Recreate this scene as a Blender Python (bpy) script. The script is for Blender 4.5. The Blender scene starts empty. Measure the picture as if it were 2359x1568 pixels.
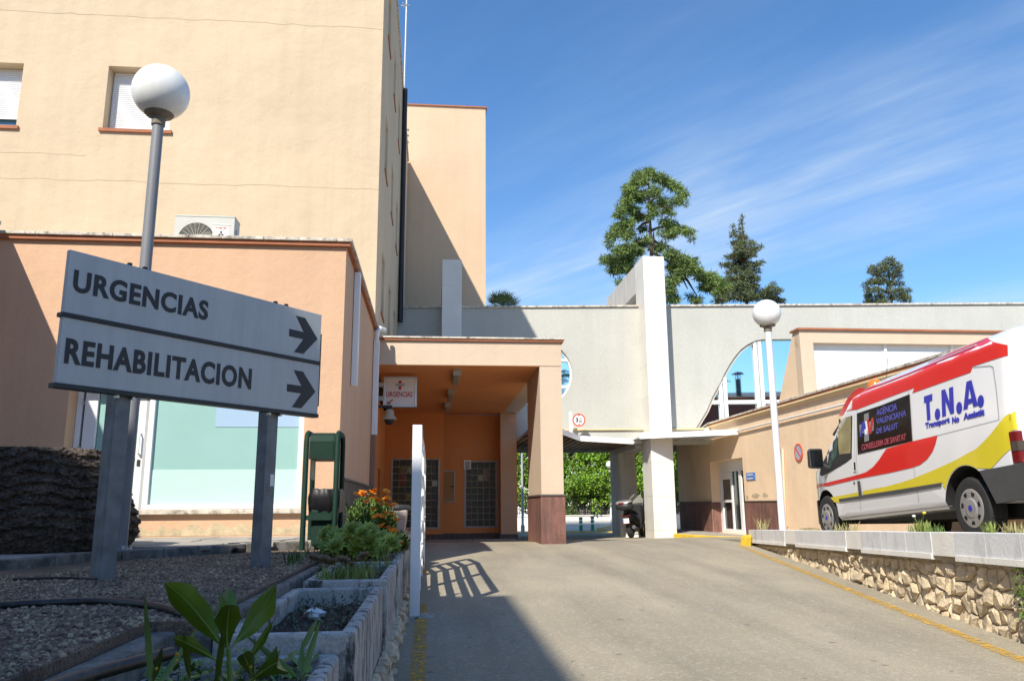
import bpy, bmesh, math, random
from math import sin, cos, pi, radians, sqrt, atan2
from mathutils import Vector, Matrix, geometry

random.seed(7)
SC = bpy.context.scene
COL = SC.collection

# ------------------------------------------------------------------ camera
# the camera stands at the origin; +Y runs up the ramp, +X across it
PITCH, YAW, ROLL = radians(11.7), radians(5.7), radians(.44)
FW = Vector((sin(YAW)*cos(PITCH), cos(YAW)*cos(PITCH), sin(PITCH)))
_r = Vector((cos(YAW), -sin(YAW), 0)); _u = _r.cross(FW)
RT = _r*cos(ROLL) - _u*sin(ROLL)
UP = _u*cos(ROLL) + _r*sin(ROLL)
FPX, PCX, PCY = 3170*2359/4096, 2359/2, 784.0
cam_d = bpy.data.cameras.new('camera')
cam = bpy.data.objects.new('camera', cam_d); COL.objects.link(cam)
cam.matrix_world = Matrix(((RT.x, UP.x, -FW.x, 0), (RT.y, UP.y, -FW.y, 0), (RT.z, UP.z, -FW.z, 0), (0, 0, 0, 1)))
cam_d.sensor_width = 36; cam_d.lens = FPX/2359*36
cam_d.clip_start = .05; cam_d.clip_end = 3000
SC.camera = cam

# ------------------------------------------------------------------ light
SUN = Vector((-.54, -1, 1.06)).normalized()          # towards the sun
elev = math.asin(SUN.z); azim = atan2(SUN.x, SUN.y)
W = bpy.data.worlds.new('World'); SC.world = W; W.use_nodes = True
nt = W.node_tree; nt.nodes.clear(); N = nt.nodes.new; LK = nt.links.new
out = N('ShaderNodeOutputWorld'); bg = N('ShaderNodeBackground'); bg.inputs[1].default_value = .15
sky = N('ShaderNodeTexSky'); sky.sky_type = 'NISHITA'; sky.sun_disc = False
sky.sun_elevation = elev; sky.sun_rotation = azim % (2*pi)
sky.air_density = 1.0; sky.dust_density = .1; sky.ozone_density = 5
tc = N('ShaderNodeTexCoord'); sep = N('ShaderNodeSeparateXYZ'); LK(tc.outputs['Generated'], sep.inputs[0])
def wmath(op, a, b=None, clamp=False):
    m = N('ShaderNodeMath'); m.operation = op; m.use_clamp = clamp
    for i, v in enumerate((a, b)):
        if v is None: continue
        if isinstance(v, (int, float)): m.inputs[i].default_value = v
        else: LK(v, m.inputs[i])
    return m.outputs[0]
den = wmath('ADD', wmath('MAXIMUM', sep.outputs[2], 0.0), .12)
cx = wmath('DIVIDE', sep.outputs[0], den); cy = wmath('DIVIDE', sep.outputs[1], den)
# cirrus: long streaks lying in one broad band that crosses the sky
along = wmath('SUBTRACT', wmath('MULTIPLY', cx, .64), wmath('MULTIPLY', cy, .77))
across = wmath('ADD', wmath('MULTIPLY', cx, .77), wmath('MULTIPLY', cy, .64))
def wnoise(sa, sw, detail, rough, lo, hi, off=0.0, dist=.3):
    c = N('ShaderNodeCombineXYZ'); LK(wmath('MULTIPLY', along, sa), c.inputs[0]); LK(wmath('MULTIPLY', across, sw), c.inputs[1]); c.inputs[2].default_value = off
    n = N('ShaderNodeTexNoise'); n.inputs['Scale'].default_value = 1; n.inputs['Detail'].default_value = detail; n.inputs['Roughness'].default_value = rough; n.inputs['Distortion'].default_value = dist
    LK(c.outputs[0], n.inputs['Vector'])
    r = N('ShaderNodeMapRange'); r.interpolation_type = 'SMOOTHSTEP'; r.inputs[1].default_value = lo; r.inputs[2].default_value = hi; LK(n.outputs[0], r.inputs[0])
    return r.outputs[0]
def ramp(v, lo, hi):
    r = N('ShaderNodeMapRange'); r.interpolation_type = 'SMOOTHSTEP'; r.inputs[1].default_value = lo; r.inputs[2].default_value = hi; LK(v, r.inputs[0]); return r.outputs[0]
wob = wmath('ADD', across, wmath('MULTIPLY', wmath('SUBTRACT', wnoise(.9, 1.2, 3, .5, 0, 1, 4.0), .5), .28))
band = wmath('MULTIPLY', ramp(wob, 1.30, 1.75), wmath('SUBTRACT', 1.0, ramp(wob, 1.95, 2.40)))
band = wmath('MAXIMUM', band, wmath('MULTIPLY', ramp(wob, 2.5, 2.9), .7))
streak = wnoise(1.3, 6.5, 7, .60, .22, .84)
fine = wnoise(3.0, 20, 8, .66, .26, .86, 2.0)
soft = wnoise(1.6, 3.2, 4, .5, .35, .70, 7.0)
dens = wmath('ADD', wmath('MULTIPLY', streak, .42), wmath('ADD', wmath('MULTIPLY', fine, .30), .20))
cl = wmath('MULTIPLY', wmath('MULTIPLY', dens, wmath('ADD', wmath('MULTIPLY', soft, .6), .4)), wmath('ADD', wmath('MULTIPLY', band, .90), .14), True)
mx = N('ShaderNodeMix'); mx.data_type = 'RGBA'; LK(cl, mx.inputs[0])
hs_ = N('ShaderNodeHueSaturation'); hs_.inputs['Saturation'].default_value = 1.15; LK(sky.outputs[0], hs_.inputs['Color'])
LK(hs_.outputs[0], mx.inputs[6]); mx.inputs[7].default_value = (3.6, 4.3, 5.0, 1)
LK(mx.outputs[2], bg.inputs[0]); LK(bg.outputs[0], out.inputs[0])

sd = bpy.data.lights.new('sun', 'SUN'); sd.energy = 4.9; sd.angle = radians(.53); sd.color = (1, .94, .82)
so = bpy.data.objects.new('sun', sd); COL.objects.link(so)
so.rotation_euler = SUN.to_track_quat('Z', 'Y').to_euler(); so.location = SUN*60
SC.view_settings.view_transform = 'Standard'; SC.view_settings.look = 'None'
SC.view_settings.gamma = 1; SC.view_settings.use_curve_mapping = False
SC.view_settings.exposure = .40
SC.render.engine = 'CYCLES'
SC.cycles.max_bounces = 8; SC.cycles.diffuse_bounces = 4; SC.cycles.transparent_max_bounces = 8

# ------------------------------------------------------------------ helpers
def at(x, y, X=None, Y=None, Z=None, O=None, n=None):
    """a point measured in the photo (2359 px wide), on a known plane of the place"""
    d = FW*FPX + RT*(x-PCX) - UP*(y-PCY)
    if X is not None: t = X/d.x
    elif Y is not None: t = Y/d.y
    elif Z is not None: t = Z/d.z
    else: t = O.dot(n)/d.dot(n)
    return d*t

def tag(o, label=None, cat=None, group=None, kind=None):
    if label: o['label'] = label
    if cat: o['category'] = cat
    if group: o['group'] = group
    if kind: o['kind'] = kind
    return o

def thing(name, label, cat, loc=(0, 0, 0), group=None, mat=None):
    o = bpy.data.objects.new(name, None); COL.objects.link(o); o.empty_display_size = .2
    if mat is not None: o.matrix_world = mat
    else: o.location = loc
    o['_loc'] = list(loc) if mat is None else [0, 0, 0]
    return tag(o, label, cat, group)

def rootloc(o):
    while o.parent: o = o.parent
    return Vector(o['_loc']) if '_loc' in o else Vector((0, 0, 0))

def raw_object(name, me, m=None, parent=None):
    o = bpy.data.objects.new(name, me); COL.objects.link(o)
    if m is not None and len(me.materials) == 0:
        for k in (m if isinstance(m, (list, tuple)) else [m]): me.materials.append(k)
    if parent: o.parent = parent
    return o

class MB:
    """collects simple shapes in world metres; build() links them as ONE mesh object"""
    def __init__(s): s.v = []; s.f = []; s.mi = []; s.m = 0
    def add(s, vs, fs):
        b = len(s.v); s.v += [tuple(p) for p in vs]
        for f in fs: s.f.append(tuple(b+i for i in f)); s.mi.append(s.m)
        return s
    def box(s, x0, x1, y0, y1, z0, z1):
        return s.add([(x0,y0,z0),(x1,y0,z0),(x1,y1,z0),(x0,y1,z0),(x0,y0,z1),(x1,y0,z1),(x1,y1,z1),(x0,y1,z1)],
                     [(0,3,2,1),(4,5,6,7),(0,1,5,4),(1,2,6,5),(2,3,7,6),(3,0,4,7)])
    def hexa(s, bot, top):            # two quads, counter-clockwise from above
        return s.add(list(bot)+list(top), [(0,3,2,1),(4,5,6,7),(0,1,5,4),(1,2,6,5),(2,3,7,6),(3,0,4,7)])
    def obox(s, c, ax, ay, az):       # centre and half-axis vectors
        c, ax, ay, az = map(Vector, (c, ax, ay, az))
        q = lambda k: [c-ax-ay+k*az, c+ax-ay+k*az, c+ax+ay+k*az, c-ax+ay+k*az]
        return s.hexa(q(-1), q(1))
    def bar(s, a, b, w, h, up=(0, 0, 1)):   # rectangular bar from a to b
        a, b = Vector(a), Vector(b); d = (b-a); u = Vector(up)
        sd_ = d.cross(u)
        if sd_.length < 1e-6: sd_ = d.cross(Vector((1, 0, 0)))
        sd_.normalize(); u = sd_.cross(d).normalized()
        return s.obox((a+b)/2, d/2, sd_*-w/2, u*h/2)
    def tube(s, pts, r, n=8, caps=True):
        pts = [Vector(p) for p in pts]; k = len(pts)
        rs = r if isinstance(r, (list, tuple)) else [r]*k
        vs = []; ref = None
        for i, p in enumerate(pts):
            d = (pts[min(i+1, k-1)]-pts[max(i-1, 0)]).normalized()
            if ref is None: ref = d.orthogonal().normalized()
            ref = (ref - d*ref.dot(d)).normalized(); t = d.cross(ref)
            vs += [p + (ref*cos(2*pi*j/n)+t*sin(2*pi*j/n))*rs[i] for j in range(n)]
        fs = [(i*n+j, i*n+(j+1) % n, (i+1)*n+(j+1) % n, (i+1)*n+j) for i in range(k-1) for j in range(n)]
        if caps: fs += [tuple(range(n))[::-1], tuple((k-1)*n+j for j in range(n))]
        return s.add(vs, fs)
    def lathe(s, prof, c, axis=(0, 0, 1), n=24):   # prof: (radius, height) list
        ax = Vector(axis).normalized(); e = ax.orthogonal().normalized(); g = ax.cross(e); c = Vector(c)
        vs = [c + ax*h + (e*cos(2*pi*j/n)+g*sin(2*pi*j/n))*max(r, 1e-4) for r, h in prof for j in range(n)]
        fs = [(i*n+j, i*n+(j+1) % n, (i+1)*n+(j+1) % n, (i+1)*n+j) for i in range(len(prof)-1) for j in range(n)]
        k = len(prof)
        if k == 4 and prof[0][0] == prof[3][0] != prof[1][0] == prof[2][0]: fs += [(3*n+j, 3*n+(j+1) % n, (j+1) % n, j) for j in range(n)]
        else: fs += [tuple(range(n))[::-1], tuple((k-1)*n+j for j in range(n))]
        return s.add(vs, fs)
    def ball(s, c, r, nu=20, nv=12, sz=1):
        return s.lathe([(r*sin(pi*i/nv), -r*sz*cos(pi*i/nv)) for i in range(nv+1)], c, (0, 0, 1), nu)
    def plate(s, loops, O, u, v, t):    # polygon with holes in the u,v plane, thickness vector t (pointing away from the front)
        O, u, v, t = map(Vector, (O, u, v, t))
        P = [[O+u*a+v*b for a, b in lp] for lp in loops]
        tri = geometry.tessellate_polygon([[Vector((a, b, 0)) for a, b in lp] for lp in loops])
        flat = [p for lp in P for p in lp]; n = len(flat)
        fr = []
        for f in tri:
            a, b, c = (flat[i] for i in f); nn = (b-a).cross(c-a)
            fr.append(tuple(f) if nn.dot(t) < 0 else tuple(f)[::-1])
        fs = list(fr)+[tuple(n+i for i in f)[::-1] for f in fr]
        k = 0
        for li, lp in enumerate(loops):
            m = len(lp); area = sum(lp[i][0]*lp[(i+1) % m][1]-lp[(i+1) % m][0]*lp[i][1] for i in range(m))
            flip = (area > 0) != (li == 0)
            if u.cross(v).dot(t) > 0: flip = not flip
            for i in range(m):
                a, b = k+i, k+(i+1) % m
                q = (a, a+n, b+n, b)
                fs.append(q if not flip else q[::-1])
            k += m
        return s.add(flat+[p+t for p in flat], fs)
    def mesh(s, name, off=Vector((0, 0, 0)), smooth=None):
        me = bpy.data.meshes.new(name)
        me.from_pydata([(a-off.x, b-off.y, c-off.z) for a, b, c in s.v], [], s.f)
        me.polygons.foreach_set('material_index', s.mi)
        if smooth is not None:
            bm = bmesh.new(); bm.from_mesh(me)
            for f in bm.faces: f.smooth = True
            th = radians(smooth)
            for e in bm.edges:
                if len(e.link_faces) == 2 and e.calc_face_angle(0) > th: e.smooth = False
            bm.to_mesh(me); bm.free()
        me.update(); return me
    def build(s, name, m, parent=None, smooth=None, bevel=0, local=False):
        off = rootloc(parent) if parent and not local else Vector((0, 0, 0))
        o = raw_object(name, s.mesh(name, off, smooth), m, parent)
        if bevel:
            b = o.modifiers.new('bevel', 'BEVEL'); b.width = bevel; b.segments = 2; b.limit_method = 'ANGLE'; b.angle_limit = radians(40)
        return o

def applied(o):          # bake modifiers into the mesh
    dg = bpy.context.evaluated_depsgraph_get(); dg.update()
    me = bpy.data.meshes.new_from_object(o.evaluated_get(dg)); o.modifiers.clear(); o.data = me
    return o

def cut(o, mb):
    c = raw_object('cutter', mb.mesh('cutter')); 
    c.matrix_world = o.matrix_world if o.parent is None else o.parent.matrix_world
    md = o.modifiers.new('cut', 'BOOLEAN'); md.operation = 'DIFFERENCE'; md.object = c; md.solver = 'EXACT'
    bpy.context.view_layer.update()
    applied(o); bpy.data.objects.remove(c)

def lettering(txt, O, u, v, w, h, m, parent, name='lettering', off=0.0, thick=.003, spacing=1.0, wscale=None, local=False, shear=0):
    """flat raised letters that fill a w x h box standing at O (lower left), along u (right) and v (up)"""
    cu = bpy.data.curves.new('txt', 'FONT'); cu.body = txt; cu.offset = off; cu.space_character = spacing; cu.shear = shear
    cu.resolution_u = 4; cu.extrude = .01
    t = bpy.data.objects.new('txt', cu); COL.objects.link(t)
    dg = bpy.context.evaluated_depsgraph_get(); dg.update()
    me = bpy.data.meshes.new_from_object(t.evaluated_get(dg)); bpy.data.objects.remove(t)
    xs = [p.co.x for p in me.vertices]; ys = [p.co.y for p in me.vertices]
    x0, x1, y0, y1 = min(xs), max(xs), min(ys), max(ys)
    O, u, v = Vector(O), Vector(u).normalized(), Vector(v).normalized(); n = u.cross(v)
    offv = rootloc(parent) if parent and not local else Vector((0, 0, 0))
    for p in me.vertices:
        p.co = O + u*((p.co.x-x0)/(x1-x0)*w) + v*((p.co.y-y0)/(y1-y0)*h) + n*(thick if p.co.z > 0 else 0) - offv
    return raw_object(name, me, m, parent)

# ------------------------------------------------------------------ materials
def mat(name, col, rough=.7, var=.12, vs=1.5, bump=0, bs=40, metal=0, dirt=None, damt=.5, dscale=(4, 4, .5), dlo=.5, dhi=.75,
        island=0, spec=.5, grain=0, gs=120, coat=0, trans=0, alpha=1, bump2=0, bs2=3, streak=0):
    m = bpy.data.materials.new(name); m.use_nodes = True
    nt = m.node_tree; N = nt.nodes.new; L = nt.links.new; b = nt.nodes['Principled BSDF']
    b.inputs['Roughness'].default_value = rough; b.inputs['Metallic'].default_value = metal
    b.inputs['Specular IOR Level'].default_value = spec; b.inputs['Coat Weight'].default_value = coat
    b.inputs['Transmission Weight'].default_value = trans; b.inputs['Alpha'].default_value = alpha
    g = N('ShaderNodeNewGeometry')
    def noise(scale, detail=5, rough_=.55, sc3=None):
        n = N('ShaderNodeTexNoise'); n.inputs['Scale'].default_value = scale; n.inputs['Detail'].default_value = detail; n.inputs['Roughness'].default_value = rough_
        if sc3:
            mp = N('ShaderNodeMapping'); mp.inputs['Scale'].default_value = sc3; L(g.outputs['Position'], mp.inputs[0]); L(mp.outputs[0], n.inputs['Vector'])
        else: L(g.outputs['Position'], n.inputs['Vector'])
        return n.outputs[0]
    def mix(fac, a, c, blend='MIX'):
        x = N('ShaderNodeMix'); x.data_type = 'RGBA'; x.blend_type = blend
        for sock, val in ((x.inputs[0], fac), (x.inputs[6], a), (x.inputs[7], c)):
            if isinstance(val, (int, float)): sock.default_value = val
            elif isinstance(val, tuple): sock.default_value = (*val, 1)
            else: L(val, sock)
        return x.outputs[2]
    def rng(v, lo, hi, a, c):
        r = N('ShaderNodeMapRange'); L(v, r.inputs[0])
        for i, k in enumerate((lo, hi, a, c)): r.inputs[i+1].default_value = k
        return r.outputs[0]
    c = tuple(col)
    cc = c
    if var:
        f = rng(noise(vs), .3, .7, 0, 1)
        cc = mix(f, tuple(min(1, k*(1-var)) for k in c), tuple(min(1, k*(1+var)) for k in c))
    if island:
        f = rng(g.outputs['Random Per Island'], 0, 1, 1-island, 1+island)
        h = N('ShaderNodeHueSaturation'); L(f, h.inputs['Value'])
        hu = rng(g.outputs['Random Per Island'], 0, 1, .5-island*.05, .5+island*.05); L(hu, h.inputs['Hue'])
        if isinstance(cc, tuple): h.inputs['Color'].default_value = (*cc, 1)
        else: L(cc, h.inputs['Color'])
        cc = h.outputs[0]
    if grain:
        f = rng(noise(gs, 2, .6), .32, .68, 1-grain, 1+grain)
        h = N('ShaderNodeHueSaturation'); L(f, h.inputs['Value'])
        if isinstance(cc, tuple): h.inputs['Color'].default_value = (*cc, 1)
        else: L(cc, h.inputs['Color'])
        cc = h.outputs[0]
    if streak:      # faint rain streaks and broad weathered patches
        f = rng(noise(1, 6, .6, (3.5, 3.5, .16)), .42, .72, 1+streak*.3, 1-streak)
        f2 = rng(noise(.35, 4, .6), .35, .7, 1+streak*.4, 1-streak*.6)
        mm = N('ShaderNodeMath'); mm.operation = 'MULTIPLY'; L(f, mm.inputs[0]); L(f2, mm.inputs[1])
        h = N('ShaderNodeHueSaturation'); L(mm.outputs[0], h.inputs['Value'])
        if isinstance(cc, tuple): h.inputs['Color'].default_value = (*cc, 1)
        else: L(cc, h.inputs['Color'])
        cc = h.outputs[0]
    if dirt:
        f = rng(noise(1, 7, .65, dscale), dlo, dhi, 0, damt)
        cc = mix(f, cc, tuple(dirt))
    if isinstance(cc, tuple): b.inputs['Base Color'].default_value = (*cc, 1)
    else: L(cc, b.inputs['Base Color'])
    if bump:
        bp = N('ShaderNodeBump'); bp.inputs['Strength'].default_value = 1; bp.inputs['Distance'].default_value = bump
        L(noise(bs, 4, .6), bp.inputs['Height']); last = bp
        if bump2:
            b2 = N('ShaderNodeBump'); b2.inputs['Strength'].default_value = 1; b2.inputs['Distance'].default_value = bump2
            L(noise(bs2, 3, .5), b2.inputs['Height']); L(bp.outputs[0], b2.inputs['Normal']); last = b2
        L(last.outputs[0], b.inputs['Normal'])
    return m

TOWERP = mat('tower_stucco', (.61, .44, .295), .9, .05, .5, .006, 9, bump2=.02, bs2=1.6, grain=.03, gs=30, streak=.05)
CREAM = mat('cream_stucco', (.57, .445, .30), .9, .06, .45, .006, 9, bump2=.035, bs2=1.6, grain=.03, gs=30, dirt=(.52, .39, .25), damt=.35, dscale=(.5, .5, .5), dlo=.5, dhi=.8, streak=.055)
PEACH = mat('peach_stucco', (.63, .40, .255), .9, .06, .7, .006, 14, bump2=.015, bs2=2.2, grain=.04, gs=40, dirt=(.53, .36, .235), damt=.4, dscale=(.8, .8, .5), dlo=.5, dhi=.8, streak=.06)
PEACHR = mat('brightened_peach_stucco', (.84, .63, .43), .9, .07, .6, .005, 14, bump2=.012, bs2=2.2, grain=.04, gs=40, dirt=(.66, .42, .26), damt=.4, dscale=(.9, .9, .4), dlo=.5, dhi=.8, streak=.06)  # colour brightened to make up for sun that only grazes these walls
PEACHP = mat('portico_stucco', (.60, .47, .345), .9, .05, .7, .005, 14, bump2=.012, bs2=2.2, grain=.03, gs=40, dirt=(.57, .42, .29), damt=.4, dscale=(.8, .8, .5), dlo=.5, dhi=.8, streak=.05)
ORANGE = mat('shaded_orange_stucco', (.72, .285, .095), .9, .06, .8, .005, 14, grain=.03, gs=40)  # deep interior orange; on the soffit it stands in for shade
TERRA = mat('terracotta_trim', (.36, .13, .06), .8, .15, 3)
COPING = mat('weathered_coping', (.62, .56, .47), .9, .2, 8, .004, 60, dirt=(.07, .06, .05), damt=.7, dscale=(9, 9, 9), dlo=.48, dhi=.66)
AGGR = mat('exposed_aggregate', (.475, .47, .425), .9, .05, .6, .004, 90, grain=.16, gs=55, streak=.04)
MARBLE = mat('white_marble', (.76, .73, .67), .45, .06, 1.2, .001, 60, dirt=(.62, .50, .32), damt=.35, dscale=(1.5, 1.5, .7), dlo=.58, dhi=.8, grain=.02, gs=25)
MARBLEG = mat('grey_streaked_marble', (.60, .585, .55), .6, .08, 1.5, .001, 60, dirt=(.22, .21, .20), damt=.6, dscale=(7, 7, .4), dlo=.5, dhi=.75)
GRANITE = mat('red_granite', (.22, .11, .088), .75, .25, 2, .001, 60, dirt=(.11, .07, .062), damt=.75, dscale=(9, 9, 1.1), dlo=.45, dhi=.62, grain=.2, gs=70, spec=.15)
DTILE = mat('dark_plinth_tile', (.10, .085, .075), .7, .2, 3, .002, 60)
WHITE = mat('white_paint', (.80, .80, .78), .45, .04, 3)
WHITEM = mat('white_metal', (.82, .82, .82), .35, .03, 3)
GREYM = mat('grey_metal', (.42, .43, .44), .4, .08, 4)
ALU = mat('aluminium', (.55, .55, .53), .35, .08, 6, metal=.6)
GALV = mat('galvanised_steel', (.17, .185, .195), .55, .25, 9, .001, 60, metal=.35, dirt=(.16, .13, .10), damt=.5, dscale=(5, 5, 2), dlo=.5, dhi=.8)
SIGNM = mat('sign_panel', (.47, .48, .475), .5, .05, 3, dirt=(.34, .36, .38), damt=.55, dscale=(14, 14, 1.2), dlo=.45, dhi=.8, metal=.1)
BLACK = mat('black_paint', (.018, .018, .02), .5, .1, 6)
BLACKP = mat('black_plastic', (.025, .025, .027), .55, .2, 8)
RUBBER = mat('rubber', (.022, .022, .022), .85, .25, 12, .001, 80)
DARKG = mat('dark_grey_plastic', (.065, .066, .068), .6, .1, 6)
GREEN = mat('green_paint', (.006, .030, .019), .65, .2, 5, dirt=(.03, .04, .033), damt=.4, dscale=(5, 5, 2), spec=.25)
REDP = mat('red_paint', (.72, .02, .015), .3, .02, 2, coat=.4)
REDS = mat('red_sign', (.50, .02, .02), .5, .05, 4)
REDO = mat('orange_red_sign', (.66, .10, .05), .5, .05, 4)
YELP = mat('yellow_paint', (.72, .60, .03), .3, .03, 2, coat=.4)
BLUEP = mat('blue_paint', (.03, .035, .40), .4, .05, 2)
BLUES = mat('blue_sign', (.09, .22, .58), .5, .05, 4)
GREYB = mat('pale_blue_grey', (.36, .42, .55), .5, .05, 4)
VANW = mat('van_white', (.80, .80, .80), .22, .015, 2, coat=.6)
GLASSD = mat('dark_glass', (.012, .014, .018), .04, 0, spec=.7)
GLASSM = mat('mirror_glass', (.74, .86, .86), .02, 0, metal=1)
SHUT = mat('shutter_white', (.80, .80, .80), .5, .03, 3)
GLASSB = mat('window_glass', (.06, .16, .26), .04, 0, spec=.8)
FROST = mat('frosted_glass', (.30, .50, .47), .35, .08, .8, spec=.4, coat=.6)
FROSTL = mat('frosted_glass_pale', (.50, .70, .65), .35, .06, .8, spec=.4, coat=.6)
AREAB = mat('blue_area', (.36, .50, .66), .35, .03, 1)
GBLOCK = mat('glass_block_grey', (.05, .045, .036), .3, .25, 4, spec=.3, island=.25)
GBLKY = mat('glass_block_amber', (.13, .085, .006), .12, .15, 4)
GBLKR = mat('glass_block_red', (.13, .02, .012), .12, .15, 4)
GROUT = mat('pale_grout', (.50, .42, .27), .8, .1, 9)
SOIL = mat('dark_soil', (.045, .033, .024), 1, .4, 12, .02, 40, grain=.4, gs=60)
CONC = mat('old_concrete', (.44, .425, .39), .9, .18, 3, .006, 45, dirt=(.035, .032, .028), damt=.92, dscale=(14, 14, 5), dlo=.5, dhi=.62, grain=.2, gs=90)
CONCS = mat('pavement_concrete', (.36, .33, .29), .9, .15, 2, .004, 50, grain=.12, gs=80, dirt=(.15, .13, .11), damt=.5, dscale=(3, 3, 3), dlo=.5, dhi=.75)
STONE = mat('ochre_stone', (.56, .45, .305), .95, .25, 4, .02, 22, grain=.15, gs=60, island=.22, dirt=(.36, .32, .27), damt=.6, dscale=(5, 5, 5), dlo=.5, dhi=.7)
MORTAR = mat('grey_mortar', (.40, .335, .24), .95, .2, 6, .02, 30, grain=.15, gs=60)
PARW = mat('parapet_white', (.82, .79, .73), .85, .06, 4, .004, 40, dirt=(.50, .40, .26), damt=.5, dscale=(5, 5, 4), dlo=.58, dhi=.75)
PARG = mat('parapet_grey', (.70, .70, .70), .85, .06, 2, .004, 40, dirt=(.28, .28, .28), damt=.55, dscale=(6, 6, 2), dlo=.52, dhi=.75)
YKERB = mat('yellow_kerb_paint', (.68, .46, .03), .8, .12, 5, .003, 50, dirt=(.40, .34, .22), damt=.7, dscale=(7, 7, 7), dlo=.58, dhi=.7)
BARK = mat('bark', (.085, .06, .042), .95, .35, 5, .02, 25)
PALMB = mat('palm_bark', (.085, .062, .045), 1, .55, 7, .03, 30, grain=.55, gs=45, dirt=(.22, .18, .14), damt=.8, dscale=(10, 10, 34), dlo=.55, dhi=.75)
CEDAR = mat('cedar_needles', (.14, .20, .045), .75, .3, .5, island=.45)
CONIF = mat('dark_needles', (.105, .125, .052), .8, .25, .7, island=.4)
LEAFL = mat('bright_leaf', (.155, .27, .016), .55, .3, .8, island=.45)
LEAFD = mat('dark_leaf', (.055, .11, .016), .55, .3, .8, island=.45)
PALMG = mat('palm_frond', (.10, .15, .045), .5, .2, 2, island=.3)
HERB = mat('herb_leaf', (.095, .165, .025), .5, .25, 6, island=.35)
SUCC = mat('succulent_leaf', (.27, .33, .06), .45, .25, 9, island=.3, dirt=(.22, .06, .04), damt=.4, dscale=(30, 30, 30), dlo=.58, dhi=.7)
BIGL = mat('broad_leaf', (.085, .15, .007), .4, .2, 9, spec=.4)
GRASSM = mat('grass_blade', (.20, .25, .05), .6, .3, 5, island=.4)
DRYG = mat('dry_weed', (.36, .33, .14), .8, .3, 8, island=.35)
PETAL = mat('orange_petal', (.90, .27, .004), .6, .1, 9, island=.2)
BAG = mat('black_bag', (.008, .008, .010), .45, .2, 9, .004, 9, spec=.3)
GLOBE = mat('globe_plastic', (.80, .80, .78), .22, .03, 3, spec=.5, dirt=(.58, .54, .46), damt=.3, dscale=(16, 16, 1.5), dlo=.48, dhi=.75)
POLEW = mat('pole_white', (.72, .72, .74), .45, .04, 3)
POLEG = mat('pole_grey', (.20, .205, .22), .5, .06, 3)
TAUPE = mat('taupe_metal', (.45, .37, .24), .35, .1, 5)
MAROON = mat('maroon_wall', (.13, .045, .035), .8, .1, 2)
LAMPR = mat('red_lens', (.15, .006, .008), .15, .05, 5, spec=.8)
LAMPC = mat('clear_lens', (.07, .06, .05), .15, .1, 20, spec=.8)
AMBER = mat('amber_lens', (.75, .17, .01), .2, .05, 9, spec=.7)
PINK = mat('pink_film', (.45, .045, .10), .4, .05, 4)
CASING = mat('appliance_casing', (.50, .50, .46), .45, .04, 3)
TYRED = mat('silver_rim', (.42, .41, .40), .35, .06, 6, metal=.5)
SKIN_D = mat('dark_interior', (.03, .028, .026), .9, .2, 3)
PEBBLE = mat('pebble', (.28, .205, .145), .9, .4, 5, island=.75)
KERBC = mat('kerb_concrete', (.20, .19, .17), .95, .25, 4, .006, 45, dirt=(.05, .05, .042), damt=.8, dscale=(9, 9, 9), dlo=.45, dhi=.65, grain=.2, gs=90)
GRAVELB = mat('gravel_ground', (.16, .115, .08), 1, .35, 3, .015, 60, grain=.35, gs=70)
HOSE = mat('black_hose', (.02, .02, .022), .45, .3, 9, dirt=(.20, .17, .13), damt=.5, dscale=(6, 6, 6), dlo=.5, dhi=.75)
LIGHTB = mat('lamp_diffuser', (.34, .30, .24), .4, .1, 9)

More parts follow.
